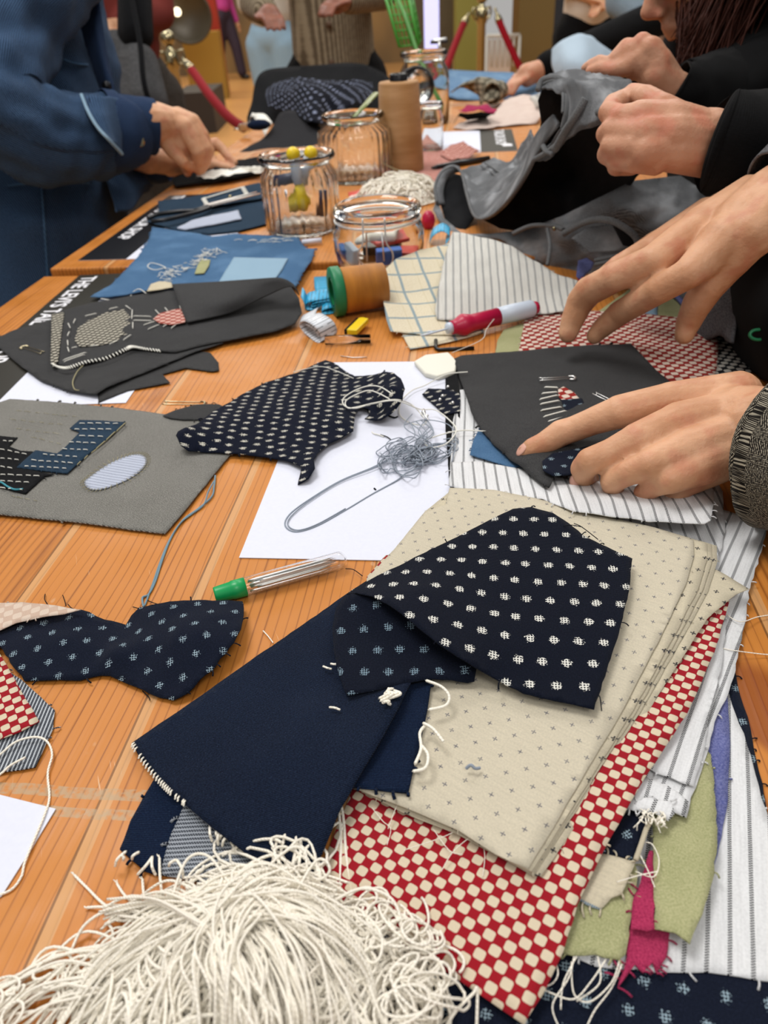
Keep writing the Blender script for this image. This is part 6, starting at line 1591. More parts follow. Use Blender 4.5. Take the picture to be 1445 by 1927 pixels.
def f(mb):
    for pts, r in (([(1012, 170, .84), (1020, 152, .84), (1042, 146, .83), (1062, 156, .82), (1068, 180, .8), (1066, 212, .8), (1060, 240, .81)], .0035), ([(1022, 158, .84), (1040, 152, .83), (1056, 160, .82), (1060, 182, .8), (1059, 212, .8)], .002),
                   ([(1102, 186, .755), (1085, 215, .765), (1065, 245, .79), (1052, 268, .82), (1045, 280, .84)], .0045), ([(1125, 210, .74), (1150, 212, .725), (1175, 208, .72), (1190, 198, .725)], .004),
                   ([(1005, 300, .9), (1030, 285, .87), (1060, 262, .84), (1080, 250, .82)], .003), ([(1040, 290, .86), (1028, 285, .87), (1022, 275, .88)], .003),
                   ([(822, 380, 1.215), (818, 352, 1.235), (830, 325, 1.255), (852, 314, 1.265), (868, 325, 1.245), (878, 365, 1.185), (890, 402, 1.125), (905, 412, 1.095), (930, 402, 1.055), (960, 372, .995), (985, 335, .945), (1005, 298, .905)], .0022),
                   ([(905, 312, 1.25), (925, 325, 1.2), (945, 340, 1.14)], .0016), ([(912, 306, 1.25), (932, 319, 1.2), (952, 333, 1.13)], .0016),
                   ([(965, 440, 1.01), (1000, 425, .99), (1040, 425, .96), (1060, 432, .94)], .003), ([(1030, 430, .96), (1035, 465, .95), (1030, 500, .95)], .0025),
                   ([(1060, 440, .93), (1100, 418, .9), (1140, 413, .87), (1170, 425, .86), (1195, 445, .86), (1203, 470, .87)], .004), ([(1120, 490, .9), (1160, 482, .88), (1210, 476, .87)], .0025), ([(1120, 498, .9), (1160, 490, .88), (1215, 484, .87)], .0025)):
        strand(mb, [(x, y, d - .004) for x, y, d in pts], r=r, n=8, mode='d')
part('seam', M['jeans_seam'], f, 0)
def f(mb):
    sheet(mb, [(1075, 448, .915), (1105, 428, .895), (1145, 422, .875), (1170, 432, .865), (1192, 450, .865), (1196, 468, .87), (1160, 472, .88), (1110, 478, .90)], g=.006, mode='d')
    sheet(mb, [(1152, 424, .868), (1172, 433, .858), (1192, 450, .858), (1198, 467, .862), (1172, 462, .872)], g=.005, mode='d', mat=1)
part('pocket', [M['jeans'], M['jeans_in_shade']], f, .001)
mb = MB(); mb.ball(D(1043, 430, .95), .003, 10); mb.build('rivet', M['brass'], r_)

# ------------------------------------------------------------------ stanchions and ropes
def stanchion(px, py, z, label, tilt=(0, 0)):
    top = D(px, py, z); b = Vec((top.x, top.y, 0)); H = top.z
    r_ = empty('rope_stanchion', b, label, 'stanchion')
    mb = MB(); mb.lathe([(0, 0), (.16, 0), (.16, .01), (.14, .03), (.04, .05), (.026, .07), (.026, H - .14), (.034, H - .135), (.034, H - .06), (.02, H - .05), (.016, H - .035)], b, Vec((0, 0, 1)), 32); mb.build('post', M['brass'], r_)
    mb = MB(); mb.ball(Vec((b.x, b.y, H)), .036, 24); mb.build('ball_finial', M['brass'], r_)
    mb = MB()
    for a in range(4):
        d = Vec((cos(a * pi / 2 + .4), sin(a * pi / 2 + .4), 0)); c = Vec((b.x, b.y, H - .085)) + d * .05
        mb.tube([c - d * .02 + Vec((0, 0, .025)), c + d * .012 + Vec((0, 0, .03)), c + d * .018, c + Vec((0, 0, -.03)), c - d * .02 + Vec((0, 0, -.03))], .007, 8)
    mb.build('rope_ring', M['brass'], r_)
    return b, H
s1 = stanchion(316, 72, 3.75, 'brass rope stanchion with a ball top behind the blue jacket')
s2 = stanchion(907, -6, 4.6, 'brass rope stanchion behind the far table end')
def rope(pts, label, par=None):
    P = [D(*p) for p in crom(pts, 6)]
    r_ = empty('barrier_rope', P[len(P) // 2], label, 'barrier rope')
    mb = MB(); mb.tube(P[4:], .021, 14, uvs=1); mb.build('velvet_rope', M['rope'], r_)
    mb = MB(); mb.tube(P[:5], [.011, .02, .022, .023, .024], 12); mb.ball(P[0], .016, 12)
    d = (P[0] - P[1]).normalized(); 
    mb.tube([P[0], P[0] + d * .05], .008, 8); mb.build('brass_hook', M['brass'], r_)
rope([(349, 118, 3.68), (368, 142, 3.6), (395, 180, 3.45), (430, 220, 3.3), (458, 240, 3.2)], 'red velvet rope sloping down from the left stanchion to the right')
rope([(303, 128, 3.75), (306, 140, 3.72), (313, 162, 3.7), (300, 190, 3.68)], 'red velvet rope end on the left side of the left stanchion')
rope([(878, 34, 4.6), (868, 55, 4.55), (850, 100, 4.4), (838, 130, 4.3), (820, 160, 4.2)], 'red velvet rope hanging down left of the farther stanchion')
rope([(936, 30, 4.6), (943, 50, 4.6), (960, 88, 4.6), (975, 120, 4.6), (990, 150, 4.6)], 'red velvet rope hanging down right of the farther stanchion')

# ------------------------------------------------------------------ shop fittings behind
def panel(px0, py0, px1, py1, z, th, h, name, label, cat='display panel', **k):
    a, b, c, d = D(px0, py1, z), D(px1, py1, z), D(px1, py0, z), D(px0, py0, z)
    mb = MB(); n_ = Vec((0, 1, 0)); bot = min(a.z, b.z); top = max(c.z, d.z)
    x0, x1 = min(a.x, d.x), max(b.x, c.x); y = a.y
    mb.box(((x0 + x1) / 2, y, (bot + top) / 2), (x1 - x0, th, top - bot))
    o = mb.build(name, _solid('paint_' + name + h, h, **k), smooth=False)
    return tag(o, label, cat)
def floor_panel(px0, px1, py, topz, z, h, name, label, th=.2, cat='display panel', **k):
    a, b = D(px0, py, z), D(px1, py, z)
    mb = MB(); mb.box(((a.x + b.x) / 2, a.y, topz / 2), (b.x - a.x, th, topz)); o = mb.build(name, _solid('paint_' + name + h, h, **k), smooth=False)
    return tag(o, label, cat)
r0 = floor_panel(374, 414, 60, 1.35, 11.0, '9c2d1a', 'red_counter', 'orange-red shop counter far behind the left stanchion')
mb = MB(); a = D(395, 70, 10.6); mb.box((a.x - .12, a.y, .42), (.52, .3, .84)); tag(mb.build('yellow_plinth', _solid('paint_yellow', '96752a'), smooth=False), 'yellow display plinth in front of the red counter', 'plinth')
mb = MB(); a = D(352, 30, 9.8); nn = (CC - a).normalized(); R_ = rp(a, 46)
mb.lathe([(0, .0), (R_ * .85, 0), (R_ * .88, .05), (R_, .06), (R_, -.06), (0, -.08)], a, nn, 40); o = mb.build('round_sign', _solid('paint_dark_olive', '3a3324', .4)); tag(o, 'large round dark disc with a light rim at the far shop front', 'round sign')
mb = MB(); mb.ball(a + nn * .08 + Vec((-.12, 0, .05)), .05, 12); mb.build('lamp', material('warm_lamp', base=(1, .9, .7), emit=((1, .85, .6), 3)), o)
floor_panel(330, 400, 118, .40, 8.2, '2e2722', 'low_black_step', 'low dark step on the mall floor behind the stanchion', th=.9, cat='step')
floor_panel(965, 1028, 150, 3.2, 6.4, '8a7346', 'brass_column', 'brass-clad column behind the farther stanchion', th=.3, cat='column', r=.3, metal=.7)
a = D(1010, 40, 6.2); mb = MB(); mb.box((a.x, a.y - .02, 1.35), (.05, .03, 1.1)); tag(mb.build('strip_light', material('warm_strip', base=(1, .85, .5), emit=((1, .75, .35), 2.2)), smooth=False), 'bright vertical light strip on the brass column', 'light')
floor_panel(775, 850, 150, 3.0, 6.9, '5c513a', 'shop_shelf', 'dim olive shop shelving far behind the tall jar', cat='shelf')
floor_panel(856, 903, 150, 2.6, 6.6, '8f8a3f', 'yellow_green_column', 'yellow-green column left of the farther stanchion', cat='column')
a = D(812, 40, 6.0); mb = MB(); mb.box((a.x, a.y, a.z), (.12, .03, .42)); tag(mb.build('bright_screen', material('pale_screen', base=(.5, .5, .9), emit=((.6, .62, 1), .9)), smooth=False), 'small pale lilac screen in the shop behind the tall jar', 'screen')
r_ = empty('wire_stand', D(955, 130, 6.0), 'white wire display stand behind the right rope', 'stand')
mb = MB(); q = [D(916, 68, 6), D(978, 66, 6), D(980, 135, 6), D(918, 135, 6)]
mb.tube([q[0], q[1]], .014, 8); mb.tube([q[1], Vec((q[1].x, q[1].y, 0))], .012, 8); mb.tube([q[0], Vec((q[0].x, q[0].y, 0))], .012, 8)
for k in range(5): t = (k + 1) / 6; p = q[0].lerp(q[1], t); mb.tube([p, p - Vec((0, 0, .22))], .008, 6)
mb.build('frame', _solid('white_wire', 'c9c5bb', .4), r_)
# ------------------------------------------------------------------ people
def chain(pts, mode='h'):
    out = []
    for x, y, h, r in pts:
        p = V(x, y, h) if mode == 'h' else D(x, y, h)
        out.append((p, rp(p, r)))
    return out
def fused(chs, voxel, sm, balls=()):
    mb = MB(); capsules(mb, chs, 14)
    for c, r, sc, R in balls: mb.ball(c, r, 18, sc=sc, R=R)
    me = bpy.data.meshes.new('t'); me.from_pydata([tuple(p) for p in mb.v], [], mb.f)
    return fuse_mesh(me, voxel, sm)
def body_object(name, parent, mats, meshes):
    """one mesh holding already fused pieces of skin"""
    org = ORG[parent.name]
    bm = bmesh.new()
    for me, mi in meshes:
        k = len(bm.faces); bm.from_mesh(me); bm.faces.ensure_lookup_table()
        for f in bm.faces[k:]: f.material_index = mi; f.smooth = True
    bmesh.ops.translate(bm, verts=bm.verts, vec=-org)
    me = bpy.data.meshes.new(name); bm.to_mesh(me); bm.free()
    me.uv_layers.new(name='UVMap')
    for m in mats: me.materials.append(m)
    o = bpy.data.objects.new(name, me); COL.objects.link(o); o.parent = parent; ORG[o.name] = org
    return o
def nail_mesh(c, n_, d, w, l):
    mb = MB(); n_ = Vec(n_).normalized(); d = Vec(d).normalized(); s_ = n_.cross(d).normalized(); d = s_.cross(n_)
    R = Matrix((s_, d, n_)).transposed()
    mb.ball(c, 1, 14, sc=(w, l, w * .25), R=R)
    me = bpy.data.meshes.new('t'); me.from_pydata([tuple(p) for p in mb.v], [], mb.f); return me
def head_chain(c, fw, s=1.0):
    """a head with brow, nose, lips, chin and ears; c centre, fw facing"""
    fw = Vec(fw).normalized(); up = (Vec((0, 0, 1)) - fw * fw.z).normalized(); sd = fw.cross(up)
    def p(a, b, d): return c + (fw * a + sd * b + up * d) * s
    ch = [[(p(.035, 0, .03), .075 * s), (p(-.025, 0, .035), .085 * s)], [(p(.03, 0, .02), .07 * s), (p(.035, 0, -.055), .052 * s)], [(p(.065, 0, -.085), .022 * s), (p(.03, .0, -.075), .04 * s)],
          [(p(.100, 0, .022), .008 * s), (p(.122, 0, -.012), .011 * s), (p(.105, 0, -.02), .010 * s)], [(p(.112, -.009, -.02), .007 * s), (p(.112, .009, -.02), .007 * s)],
          [(p(.094, -.018, -.045), .007 * s), (p(.103, 0, -.042), .008 * s), (p(.094, .018, -.045), .007 * s)], [(p(.092, -.014, -.056), .008 * s), (p(.100, 0, -.056), .0085 * s), (p(.092, .014, -.056), .008 * s)],
          [(p(.090, -.035, .035), .012 * s), (p(.100, 0, .032), .012 * s), (p(.090, .035, .035), .012 * s)],
          [(p(0, -.08, .02), .012 * s), (p(-.01, -.085, -.015), .010 * s)], [(p(0, .08, .02), .012 * s), (p(-.01, .085, -.015), .010 * s)],
          [(p(.06, -.04, -.02), .030 * s), (p(.06, .04, -.02), .030 * s)]]
    return ch
def eyes(c, fw, s, parent):
    fw = Vec(fw).normalized(); up = (Vec((0, 0, 1)) - fw * fw.z).normalized(); sd = fw.cross(up)
    mb = MB()
    for k in (-1, 1): mb.ball(c + (fw * .087 + sd * .031 * k + up * .012) * s, .013 * s, 12); mb.ball(c + (fw * .096 + sd * .031 * k + up * .012) * s, .0065 * s, 10, mat=1)
    return mb.build('eyes', [_solid('eye_white', 'd9d4cc', .2), _solid('eye_dark', '2a1a12', .2)], parent)
def sleeve(name, pts, mat, parent, mode='d', wr=.006, wrs=14, n=40, sub=8, solid=.002, cap=False, more=()):
    q = crom([(x, y, h, r) for x, y, h, r in pts], sub)
    P, R_ = [], []
    for x, y, h, r in q:
        p = V(x, y, h) if mode == 'h' else D(x, y, h); P.append(p); R_.append(rp(p, r))
    if more:
        w_ = crom([(P[-1].x, P[-1].y, P[-1].z, R_[-1])] + list(more), 8)[1:]
        P += [Vec(q[:3]) for q in w_]; R_ += [q[3] for q in w_]
    mb = MB(); mb.tube(P, R_, n, cap=cap, wr=wr, wrs=wrs)
    return mb.build(name, mat, parent, solid=solid)

# ---- near right person in tweed: left hand on the swatch, right hand above the checks
P1 = empty('person', Vec((.80, .62, 0)), 'person in a brown-grey tweed jacket at the right edge, hand pinning the black swatch', 'person')
LH = [[(990, 852, 12, 18), (1003, 845, 15, 22), (1026, 834, 20, 23), (1055, 815, 27, 26), (1078, 808, 30, 25), (1120, 791, 40, 27), (1166, 775, 49, 33)],
      [(1166, 775, 49, 33), (1260, 756, 52, 38), (1385, 745, 52, 48)],
      [(1112, 902, 9, 16), (1100, 899, 15, 21), (1098, 882, 28, 25), (1110, 868, 37, 27), (1152, 850, 42, 27), (1198, 829, 50, 34)],
      [(1198, 829, 50, 34), (1280, 800, 52, 46), (1395, 785, 52, 58)],
      [(1170, 930, 7, 14), (1154, 922, 14, 20), (1152, 906, 26, 23), (1182, 890, 36, 25), (1222, 875, 44, 31)],
      [(1222, 875, 44, 31), (1290, 850, 46, 44), (1395, 825, 48, 56)],
      [(1244, 946, 5, 12), (1222, 940, 10, 17), (1212, 927, 20, 20), (1234, 912, 30, 23), (1260, 903, 37, 28)],
      [(1260, 903, 37, 28), (1310, 880, 40, 38), (1385, 850, 44, 52)],
      [(1262, 935, 16, 17), (1300, 905, 26, 27), (1370, 860, 40, 46)],
      [(1370, 780, 46, 58), (1400, 800, 50, 76), (1440, 810, 55, 84), (1520, 820, 60, 90), (1600, 845, 72, 90)],
      [(1120, 806, 12, 15), (1180, 795, 14, 20), (1270, 780, 26, 28), (1350, 780, 38, 40)],
      [(1172, 768, 54, 10), (1262, 752, 57.5, 9), (1370, 745, 59, 9)], [(1205, 822, 55, 10), (1285, 798, 59, 10), (1385, 785, 61, 9)], [(1228, 868, 49, 9), (1292, 848, 53, 9), (1380, 825, 56.5, 9)]]
RH = [[(1069, 627, 38, 18.4), (1076, 605, 48, 21.8), (1092, 568, 66, 26.4), (1108, 548, 78, 28.7), (1160, 520, 100, 28.7), (1230, 492, 116, 32.2)],
      [(1230, 492, 116, 32.2), (1320, 430, 134, 42), (1410, 385, 146, 54)],
      [(1119, 632, 36, 16.1), (1132, 618, 44, 19.5), (1165, 590, 62, 24.1), (1195, 572, 78, 25.3), (1240, 545, 98, 27.6), (1295, 515, 114, 30)],
      [(1295, 515, 114, 30), (1360, 455, 132, 46), (1425, 410, 146, 58)],
      [(1108, 560, 55, 17.2), (1128, 535, 68, 23), (1165, 505, 90, 25.3), (1230, 470, 110, 29.9), (1330, 410, 130, 38)],
      [(1180, 490, 76, 18.4), (1230, 462, 100, 25.3), (1290, 435, 118, 31), (1360, 395, 134, 36)],
      [(1288, 630, 52, 18.4), (1294, 610, 60, 23), (1310, 575, 78, 27.6), (1335, 535, 98, 32.2), (1372, 490, 118, 38)],
      [(1372, 490, 118, 38), (1410, 440, 138, 50), (1450, 400, 150, 58)],
      [(1400, 425, 140, 62), (1450, 385, 152, 66), (1530, 340, 165, 76)]]
torso = [[(Vec((.78, .62, .95)), .14), (Vec((.78, .60, 1.18)), .15), (Vec((.78, .60, 1.36)), .14)], [(Vec((.78, .42, 1.40)), .06), (Vec((.78, .78, 1.40)), .06)], [(Vec((.78, .60, 1.40)), .06), (Vec((.74, .60, 1.54)), .055)],
         [(Vec((.78, .42, 1.40)), .05), (Vec((.70, .38, 1.14)), .042), (Vec((.50, .38, 1.0)), .036), (V(1600, 845, 72), .033)], [(Vec((.78, .78, 1.40)), .05), (Vec((.76, .84, 1.20)), .042), (Vec((.66, .80, 1.12)), .036), (V(1530, 340, 165), .033)]]
hc = Vec((.70, .60, 1.64)); fw = Vec((-.8, 0, -.55))
me1 = fused([chain(c) for c in LH], .0016, 5); me2 = fused([chain(c) for c in RH], .0018, 6); me3 = fused(torso + head_chain(hc, fw), .006, 4)
ntip = V(978, 860, 13)
nl = nail_mesh(V(981, 846, 16), Vec((-.75, -.1, .6)), V(975, 860, 10) - V(1000, 840, 18), .0048, .0062)
nl2 = nail_mesh(V(1082, 905, 15), Vec((-.5, -.75, .35)), Vec((.1, -.2, -1)), .0045, .0055)
body_object('body', P1, [M['skin'], M['nail']], [(me1, 0), (me2, 0), (me3, 0), (nl, 1), (nl2, 1)])
eyes(hc, fw, 1, P1)
mb = MB(); mb.ball(hc + Vec((.03, 0, .045)), .105, 20, sc=(1, .9, .95)); mb.build('hair', M['hair_dark'], P1)
sleeve('left_sleeve', [(1482, 838, 58, 158), (1492, 841, 58, 161), (1530, 852, 62, 164), (1610, 872, 76, 160)], M['tweed'], P1, 'h', wr=.002, wrs=25, more=[(.50, .38, 1.0, .062), (.70, .38, 1.14, .068), (.78, .42, 1.38, .08)])
sleeve('right_sleeve', [(1462, 375, 155, 88), (1490, 360, 160, 98), (1560, 320, 175, 115)], M['tweed_grey'], P1, 'h', wr=.003, more=[(.66, .80, 1.12, .058), (.76, .84, 1.20, .066), (.79, .80, 1.38, .08)])
mb = MB(); capsules(mb, [[(Vec((.80, .62, .82)), .16), (Vec((.80, .62, 1.36)), .17)], [(Vec((.79, .42, 1.40)), .075), (Vec((.79, .80, 1.40)), .075)], [(Vec((.79, .41, 1.40)), .07), (Vec((.72, .38, 1.16)), .060)], [(Vec((.79, .80, 1.40)), .07), (Vec((.76, .84, 1.20)), .060)]], 18)
mb.build('jacket', M['tweed'], P1, fuse=.008, sm=4)
mb = MB()
grid(mb, [[(1300, 560, .80), (1290, 600, .80), (1310, 640, .79)], [(1345, 520, .80), (1340, 570, .77), (1345, 640, .75)], [(1400, 480, .78), (1395, 560, .72), (1380, 650, .70)]], 6, 6, mode='d', wr=.012, wrs=14)
mb.build('jacket_front', M['tweed_grey'], P1, solid=.003)
mb = MB()
grid(mb, [[(1352, 560, .80), (1356, 620, .79), (1384, 680, .78), (1420, 712, .77)], [(1405, 480, .74), (1392, 580, .71), (1408, 650, .70), (1435, 700, .70)], [(1480, 440, .72), (1470, 560, .66), (1470, 640, .65), (1480, 720, .66)], [(1560, 440, .8), (1560, 560, .78), (1560, 640, .76), (1560, 740, .76)]], 7, 7, mode='d', wr=.006, wrs=10)
mb.build('black_shirt', M['black_knit'], P1, solid=.003)
o_ = mb = MB(); c = D(1427, 630, .660); mb.tube([c + CR * (cos(t) * .006) * 1.3 + CU * (sin(t) * .0045) for t in [k * pi / 10 for k in range(21)]], .0016, 6); mb.build('green_ring_badge', M['green_dark'], P1)
mb = MB(); capsules(mb, [[(Vec((.86, .54, .88)), .10), (Vec((.84, .52, .48)), .075), (Vec((.84, .52, .10)), .055)], [(Vec((.86, .72, .88)), .10), (Vec((.84, .74, .48)), .075), (Vec((.84, .74, .10)), .055)]], 16); mb.build('trousers', M['black_knit'], P1, fuse=.01, sm=4)
mb = MB()
for y in (.52, .74): mb.ball(Vec((.79, y, .05)), .05, 16, sc=(2.6, .95, 1))
mb.build('shoes', M['black_plastic'], P1)

# ---- woman bending over the jeans, black sweater
P2 = empty('person', Vec((.78, 1.15, 0)), 'person in a black sweater with long auburn hair gripping the grey jeans', 'person')
GH = [[(1200, 192, .73, 16), (1185, 182, .725, 18), (1155, 196, .715, 20), (1145, 212, .70, 20), (1170, 222, .685, 24), (1205, 222, .675, 30)],
      [(1155, 258, .70, 12), (1140, 252, .70, 19), (1150, 245, .69, 21), (1190, 250, .675, 26), (1215, 252, .67, 30)],
      [(1165, 292, .705, 14), (1143, 290, .705, 20), (1150, 275, .69, 21), (1190, 275, .675, 25), (1220, 280, .67, 30)],
      [(1190, 316, .715, 14), (1160, 313, .715, 18), (1160, 302, .695, 19), (1195, 302, .68, 23), (1230, 300, .675, 30)],
      [(1205, 222, .675, 32), (1260, 232, .675, 42), (1335, 262, .69, 50)], [(1215, 252, .67, 34), (1260, 258, .672, 46), (1340, 272, .69, 55)], [(1220, 285, .67, 34), (1265, 280, .675, 42), (1340, 285, .69, 50)],
      [(1190, 172, .72, 15), (1215, 182, .70, 21), (1245, 205, .69, 28), (1300, 240, .69, 36)],
      [(1330, 268, .69, 60), (1400, 290, .71, 62), (1500, 310, .76, 66)]]
FH = [[(1102, 128, .86, 9), (1112, 124, .855, 12), (1128, 118, .85, 14), (1148, 124, .845, 15), (1160, 112, .84, 17), (1180, 92, .835, 19), (1192, 96, .83, 22)],
      [(1110, 134, .85, 9), (1128, 130, .845, 13), (1150, 132, .84, 14), (1180, 125, .83, 16), (1200, 110, .825, 20)],
      [(1165, 135, .84, 14), (1185, 112, .83, 18), (1208, 80, .82, 18), (1225, 95, .82, 22)],
      [(1190, 138, .84, 13), (1205, 115, .825, 18), (1222, 90, .815, 19), (1235, 110, .82, 24)],
      [(1192, 98, .83, 24), (1215, 115, .83, 34), (1245, 150, .84, 32)], [(1225, 95, .82, 24), (1235, 120, .825, 30), (1255, 155, .84, 32)],
      [(1235, 140, .83, 33), (1262, 165, .84, 32), (1330, 200, .88, 36)]]
hc = D(1322, -58, .93); fw = (D(1226, -40, .83) - hc)
hc = D(1368, -98, .92); fw = Vec((-.86, -.12, -.45))
t2 = [[(Vec((.78, 1.15, .95)), .14), (Vec((.70, 1.10, 1.15)), .14), (Vec((.60, 1.02, 1.30)), .12)], [(Vec((.60, .86, 1.30)), .06), (Vec((.60, 1.18, 1.30)), .06)], [(Vec((.60, 1.0, 1.34)), .055), (hc + Vec((.04, 0, -.04)), .055)],
      [(Vec((.60, .86, 1.30)), .05), (D(1500, 310, .76), .038)], [(Vec((.62, 1.18, 1.28)), .05), (Vec((.60, 1.1, 1.12)), .045), (D(1330, 200, .88), .03)]]
me1 = fused([chain(c, 'd') for c in GH], .0019, 5); me2 = fused([chain(c, 'd') for c in FH], .0019, 4); me3 = fused(t2 + head_chain(hc, fw, .92), .0045, 3)
body_object('body', P2, [M['skin_warm'], M['nail']], [(me1, 0), (me2, 0), (me3, 0)])
eyes(hc, fw, .92, P2)
sleeve('sleeve', [(1352, 268, .685, 86), (1370, 272, .685, 92), (1420, 285, .70, 104), (1500, 300, .74, 130), (1640, 280, .84, 170)], M['black_knit'], P2, wr=.002)
sleeve('far_sleeve', [(1268, 165, .845, 46), (1290, 175, .85, 54), (1340, 180, .88, 70), (1420, 160, .95, 90)], M['black_knit'], P2, wr=.003)
mb = MB(); capsules(mb, [[(Vec((.82, 1.17, .75)), .17), (Vec((.74, 1.12, 1.12)), .19), (Vec((.64, 1.04, 1.30)), .15)], [(Vec((.62, .86, 1.30)), .085), (Vec((.62, 1.20, 1.30)), .085)], [(Vec((.62, .86, 1.30)), .085), (D(1500, 310, .78), .068)], [(Vec((.62, 1.19, 1.28)), .08), (Vec((.60, 1.1, 1.12)), .075), (D(1345, 195, .89), .05)], [(Vec((.60, 1.02, 1.30)), .15), (Vec((.70, 1.10, 1.15)), .175)],
    [(D(1330, 120, 1.02), .07), (D(1400, 300, 1.0), .10), (D(1430, 420, .98), .10)], [(D(1360, 20, 1.0), .07), (D(1400, 150, 1.05), .12)]], 18)
mb.build('sweater', M['black_knit'], P2, fuse=.008, sm=5)
mb = MB()
up = Vec((0, 0, 1)); sdv = Vec(fw).normalized().cross(up).normalized()
mb.ball(hc - Vec(fw).normalized() * .030 + up * .035, .098, 24, sc=(1.05, .95, 1.0))
for i in range(1000):
    rnd = random
    side = random.choice((-1, -1, 1)); f_ = Vec(fw).normalized()
    a = hc + f_ * random.uniform(-.09, .03) + sdv * side * random.uniform(.05, .092) * -1 + up * random.uniform(.0, .10)
    x = random.choice([random.gauss(1292, 10), random.gauss(1330, 24), random.gauss(1300, 16)]); e = D(x, random.uniform(60, 230), .90 + random.uniform(-.02, .07))
    m_ = a.lerp(e, .5) + Vec((random.uniform(-.01, .01), random.uniform(-.01, .01), .01))
    mb.tube([a, a.lerp(m_, .5) + Vec((0, 0, .008)), m_, m_.lerp(e, .6), e], [.0011, .0014, .0013, .0011, .0004], 5)
mb.build('hair', M['hair'], P2)
mb = MB(); capsules(mb, [[(Vec((.90, 1.08, .86)), .11), (Vec((.84, 1.05, .48)), .075), (Vec((.86, 1.05, .10)), .055)], [(Vec((.90, 1.26, .86)), .11), (Vec((.84, 1.28, .48)), .075), (Vec((.86, 1.28, .10)), .055)]], 16); mb.build('trousers', M['black_knit'], P2, fuse=.01, sm=4)
mb = MB()
for y in (1.05, 1.28): mb.ball(Vec((.80, y, .05)), .05, 16, sc=(2.6, .95, 1))
mb.build('shoes', M['black_plastic'], P2)

# ---- left person in the blue denim jacket
P3 = empty('person', Vec((-.86, 1.55, 0)), 'person in a blue textured denim jacket sewing at the left table edge', 'person')
H1 = [[(353, 325, 1.50, 8), (350, 315, 1.50, 11), (347, 298, 1.49, 13), (338, 275, 1.47, 15), (330, 255, 1.46, 17), (318, 240, 1.45, 20)],
      [(374, 322, 1.50, 8), (374, 305, 1.49, 13), (372, 285, 1.47, 14), (358, 260, 1.46, 16), (345, 238, 1.45, 18), (325, 232, 1.45, 22)],
      [(380, 320, 1.50, 8), (386, 302, 1.49, 12), (386, 280, 1.48, 14), (372, 255, 1.47, 15), (355, 232, 1.46, 18), (330, 225, 1.45, 20)],
      [(388, 300, 1.52, 9), (392, 285, 1.51, 12), (380, 255, 1.49, 14), (362, 230, 1.48, 16), (335, 220, 1.46, 18)],
      [(318, 238, 1.45, 26), (300, 232, 1.44, 34), (285, 232, 1.43, 38), (230, 235, 1.40, 38)], [(330, 226, 1.46, 20), (300, 222, 1.44, 28)], [(310, 262, 1.45, 17), (325, 285, 1.46, 13), (345, 305, 1.47, 11), (358, 318, 1.49, 8)]]
H2 = [[(440, 318, 1.60, 6), (428, 316, 1.60, 9), (405, 310, 1.60, 11), (385, 308, 1.60, 12), (350, 305, 1.6, 14)], [(442, 306, 1.60, 6), (432, 298, 1.60, 8), (418, 280, 1.60, 9), (405, 270, 1.60, 11), (392, 278, 1.60, 13), (370, 295, 1.6, 16)],
      [(400, 300, 1.6, 9), (380, 298, 1.6, 13), (340, 305, 1.58, 18), (310, 305, 1.56, 22), (280, 300, 1.54, 24)], [(415, 312, 1.6, 8), (390, 315, 1.6, 10), (350, 318, 1.59, 12), (320, 318, 1.58, 14)]]
sh = Vec((-.84, 1.50, 1.42))
t3 = [[(Vec((-.92, 1.55, .95)), .14), (Vec((-.92, 1.53, 1.2)), .15), (Vec((-.92, 1.52, 1.38)), .13)], [(Vec((-.90, 1.34, 1.42)), .06), (Vec((-.90, 1.70, 1.42)), .06)], [(Vec((-.90, 1.52, 1.42)), .06), (Vec((-.86, 1.52, 1.56)), .055)],
      [(Vec((-.90, 1.34, 1.42)), .055), (D(-20, 200, 1.28), .05), (D(230, 235, 1.40), .036)], [(Vec((-.88, 1.70, 1.42)), .055), (Vec((-.86, 1.72, 1.12)), .048), (D(280, 300, 1.54), .03)]]
hc = Vec((-.80, 1.52, 1.66)); fw = Vec((.8, 0, -.5))
me1 = fused([chain(c, 'd') for c in H1], .0026, 4); me2 = fused([chain(c, 'd') for c in H2], .0026, 3); me3 = fused(t3 + head_chain(hc, fw), .007, 4)
body_object('body', P3, [M['skin'], M['nail']], [(me1, 0), (me2, 0), (me3, 0)])
eyes(hc, fw, 1, P3)
mb = MB(); mb.ball(hc + Vec((-.03, 0, .045)), .105, 20, sc=(1, .9, .95)); mb.build('hair', M['hair_dark'], P3)
# sleeve
sleeve('left_sleeve', [(120, -160, 1.38, 105), (60, -40, 1.33, 100), (0, 90, 1.28, 100), (-10, 190, 1.26, 100), (40, 240, 1.28, 92), (110, 252, 1.33, 84), (175, 252, 1.38, 74), (222, 250, 1.42, 66)], M['jacket'], P3, wr=.018, wrs=7, n=96, sub=16)
sleeve('cuff_band', [(196, 248, 1.385, 70), (222, 250, 1.40, 68), (232, 246, 1.41, 64)], M['jacket_dark'], P3, wr=.004)
cuff = sleeve('shirt_cuff', [(225, 240, 1.41, 55), (260, 238, 1.43, 50), (290, 240, 1.445, 48)], M['jacket_dark'], P3, wr=.003)
sleeve('right_sleeve', [(200, 250, 1.60, 60), (250, 285, 1.60, 50), (290, 305, 1.60, 36), (318, 308, 1.6, 28)], M['jacket_dark'], P3, wr=.006)
mb = MB(); mb.lathe([(0, 0), (.010, 0), (.010, .003), (.007, .004), (0, .004)], D(262, 266, 1.375), (CC - D(262, 266, 1.38)).normalized(), 16); mb.build('brass_button', M['brass'], cuff)
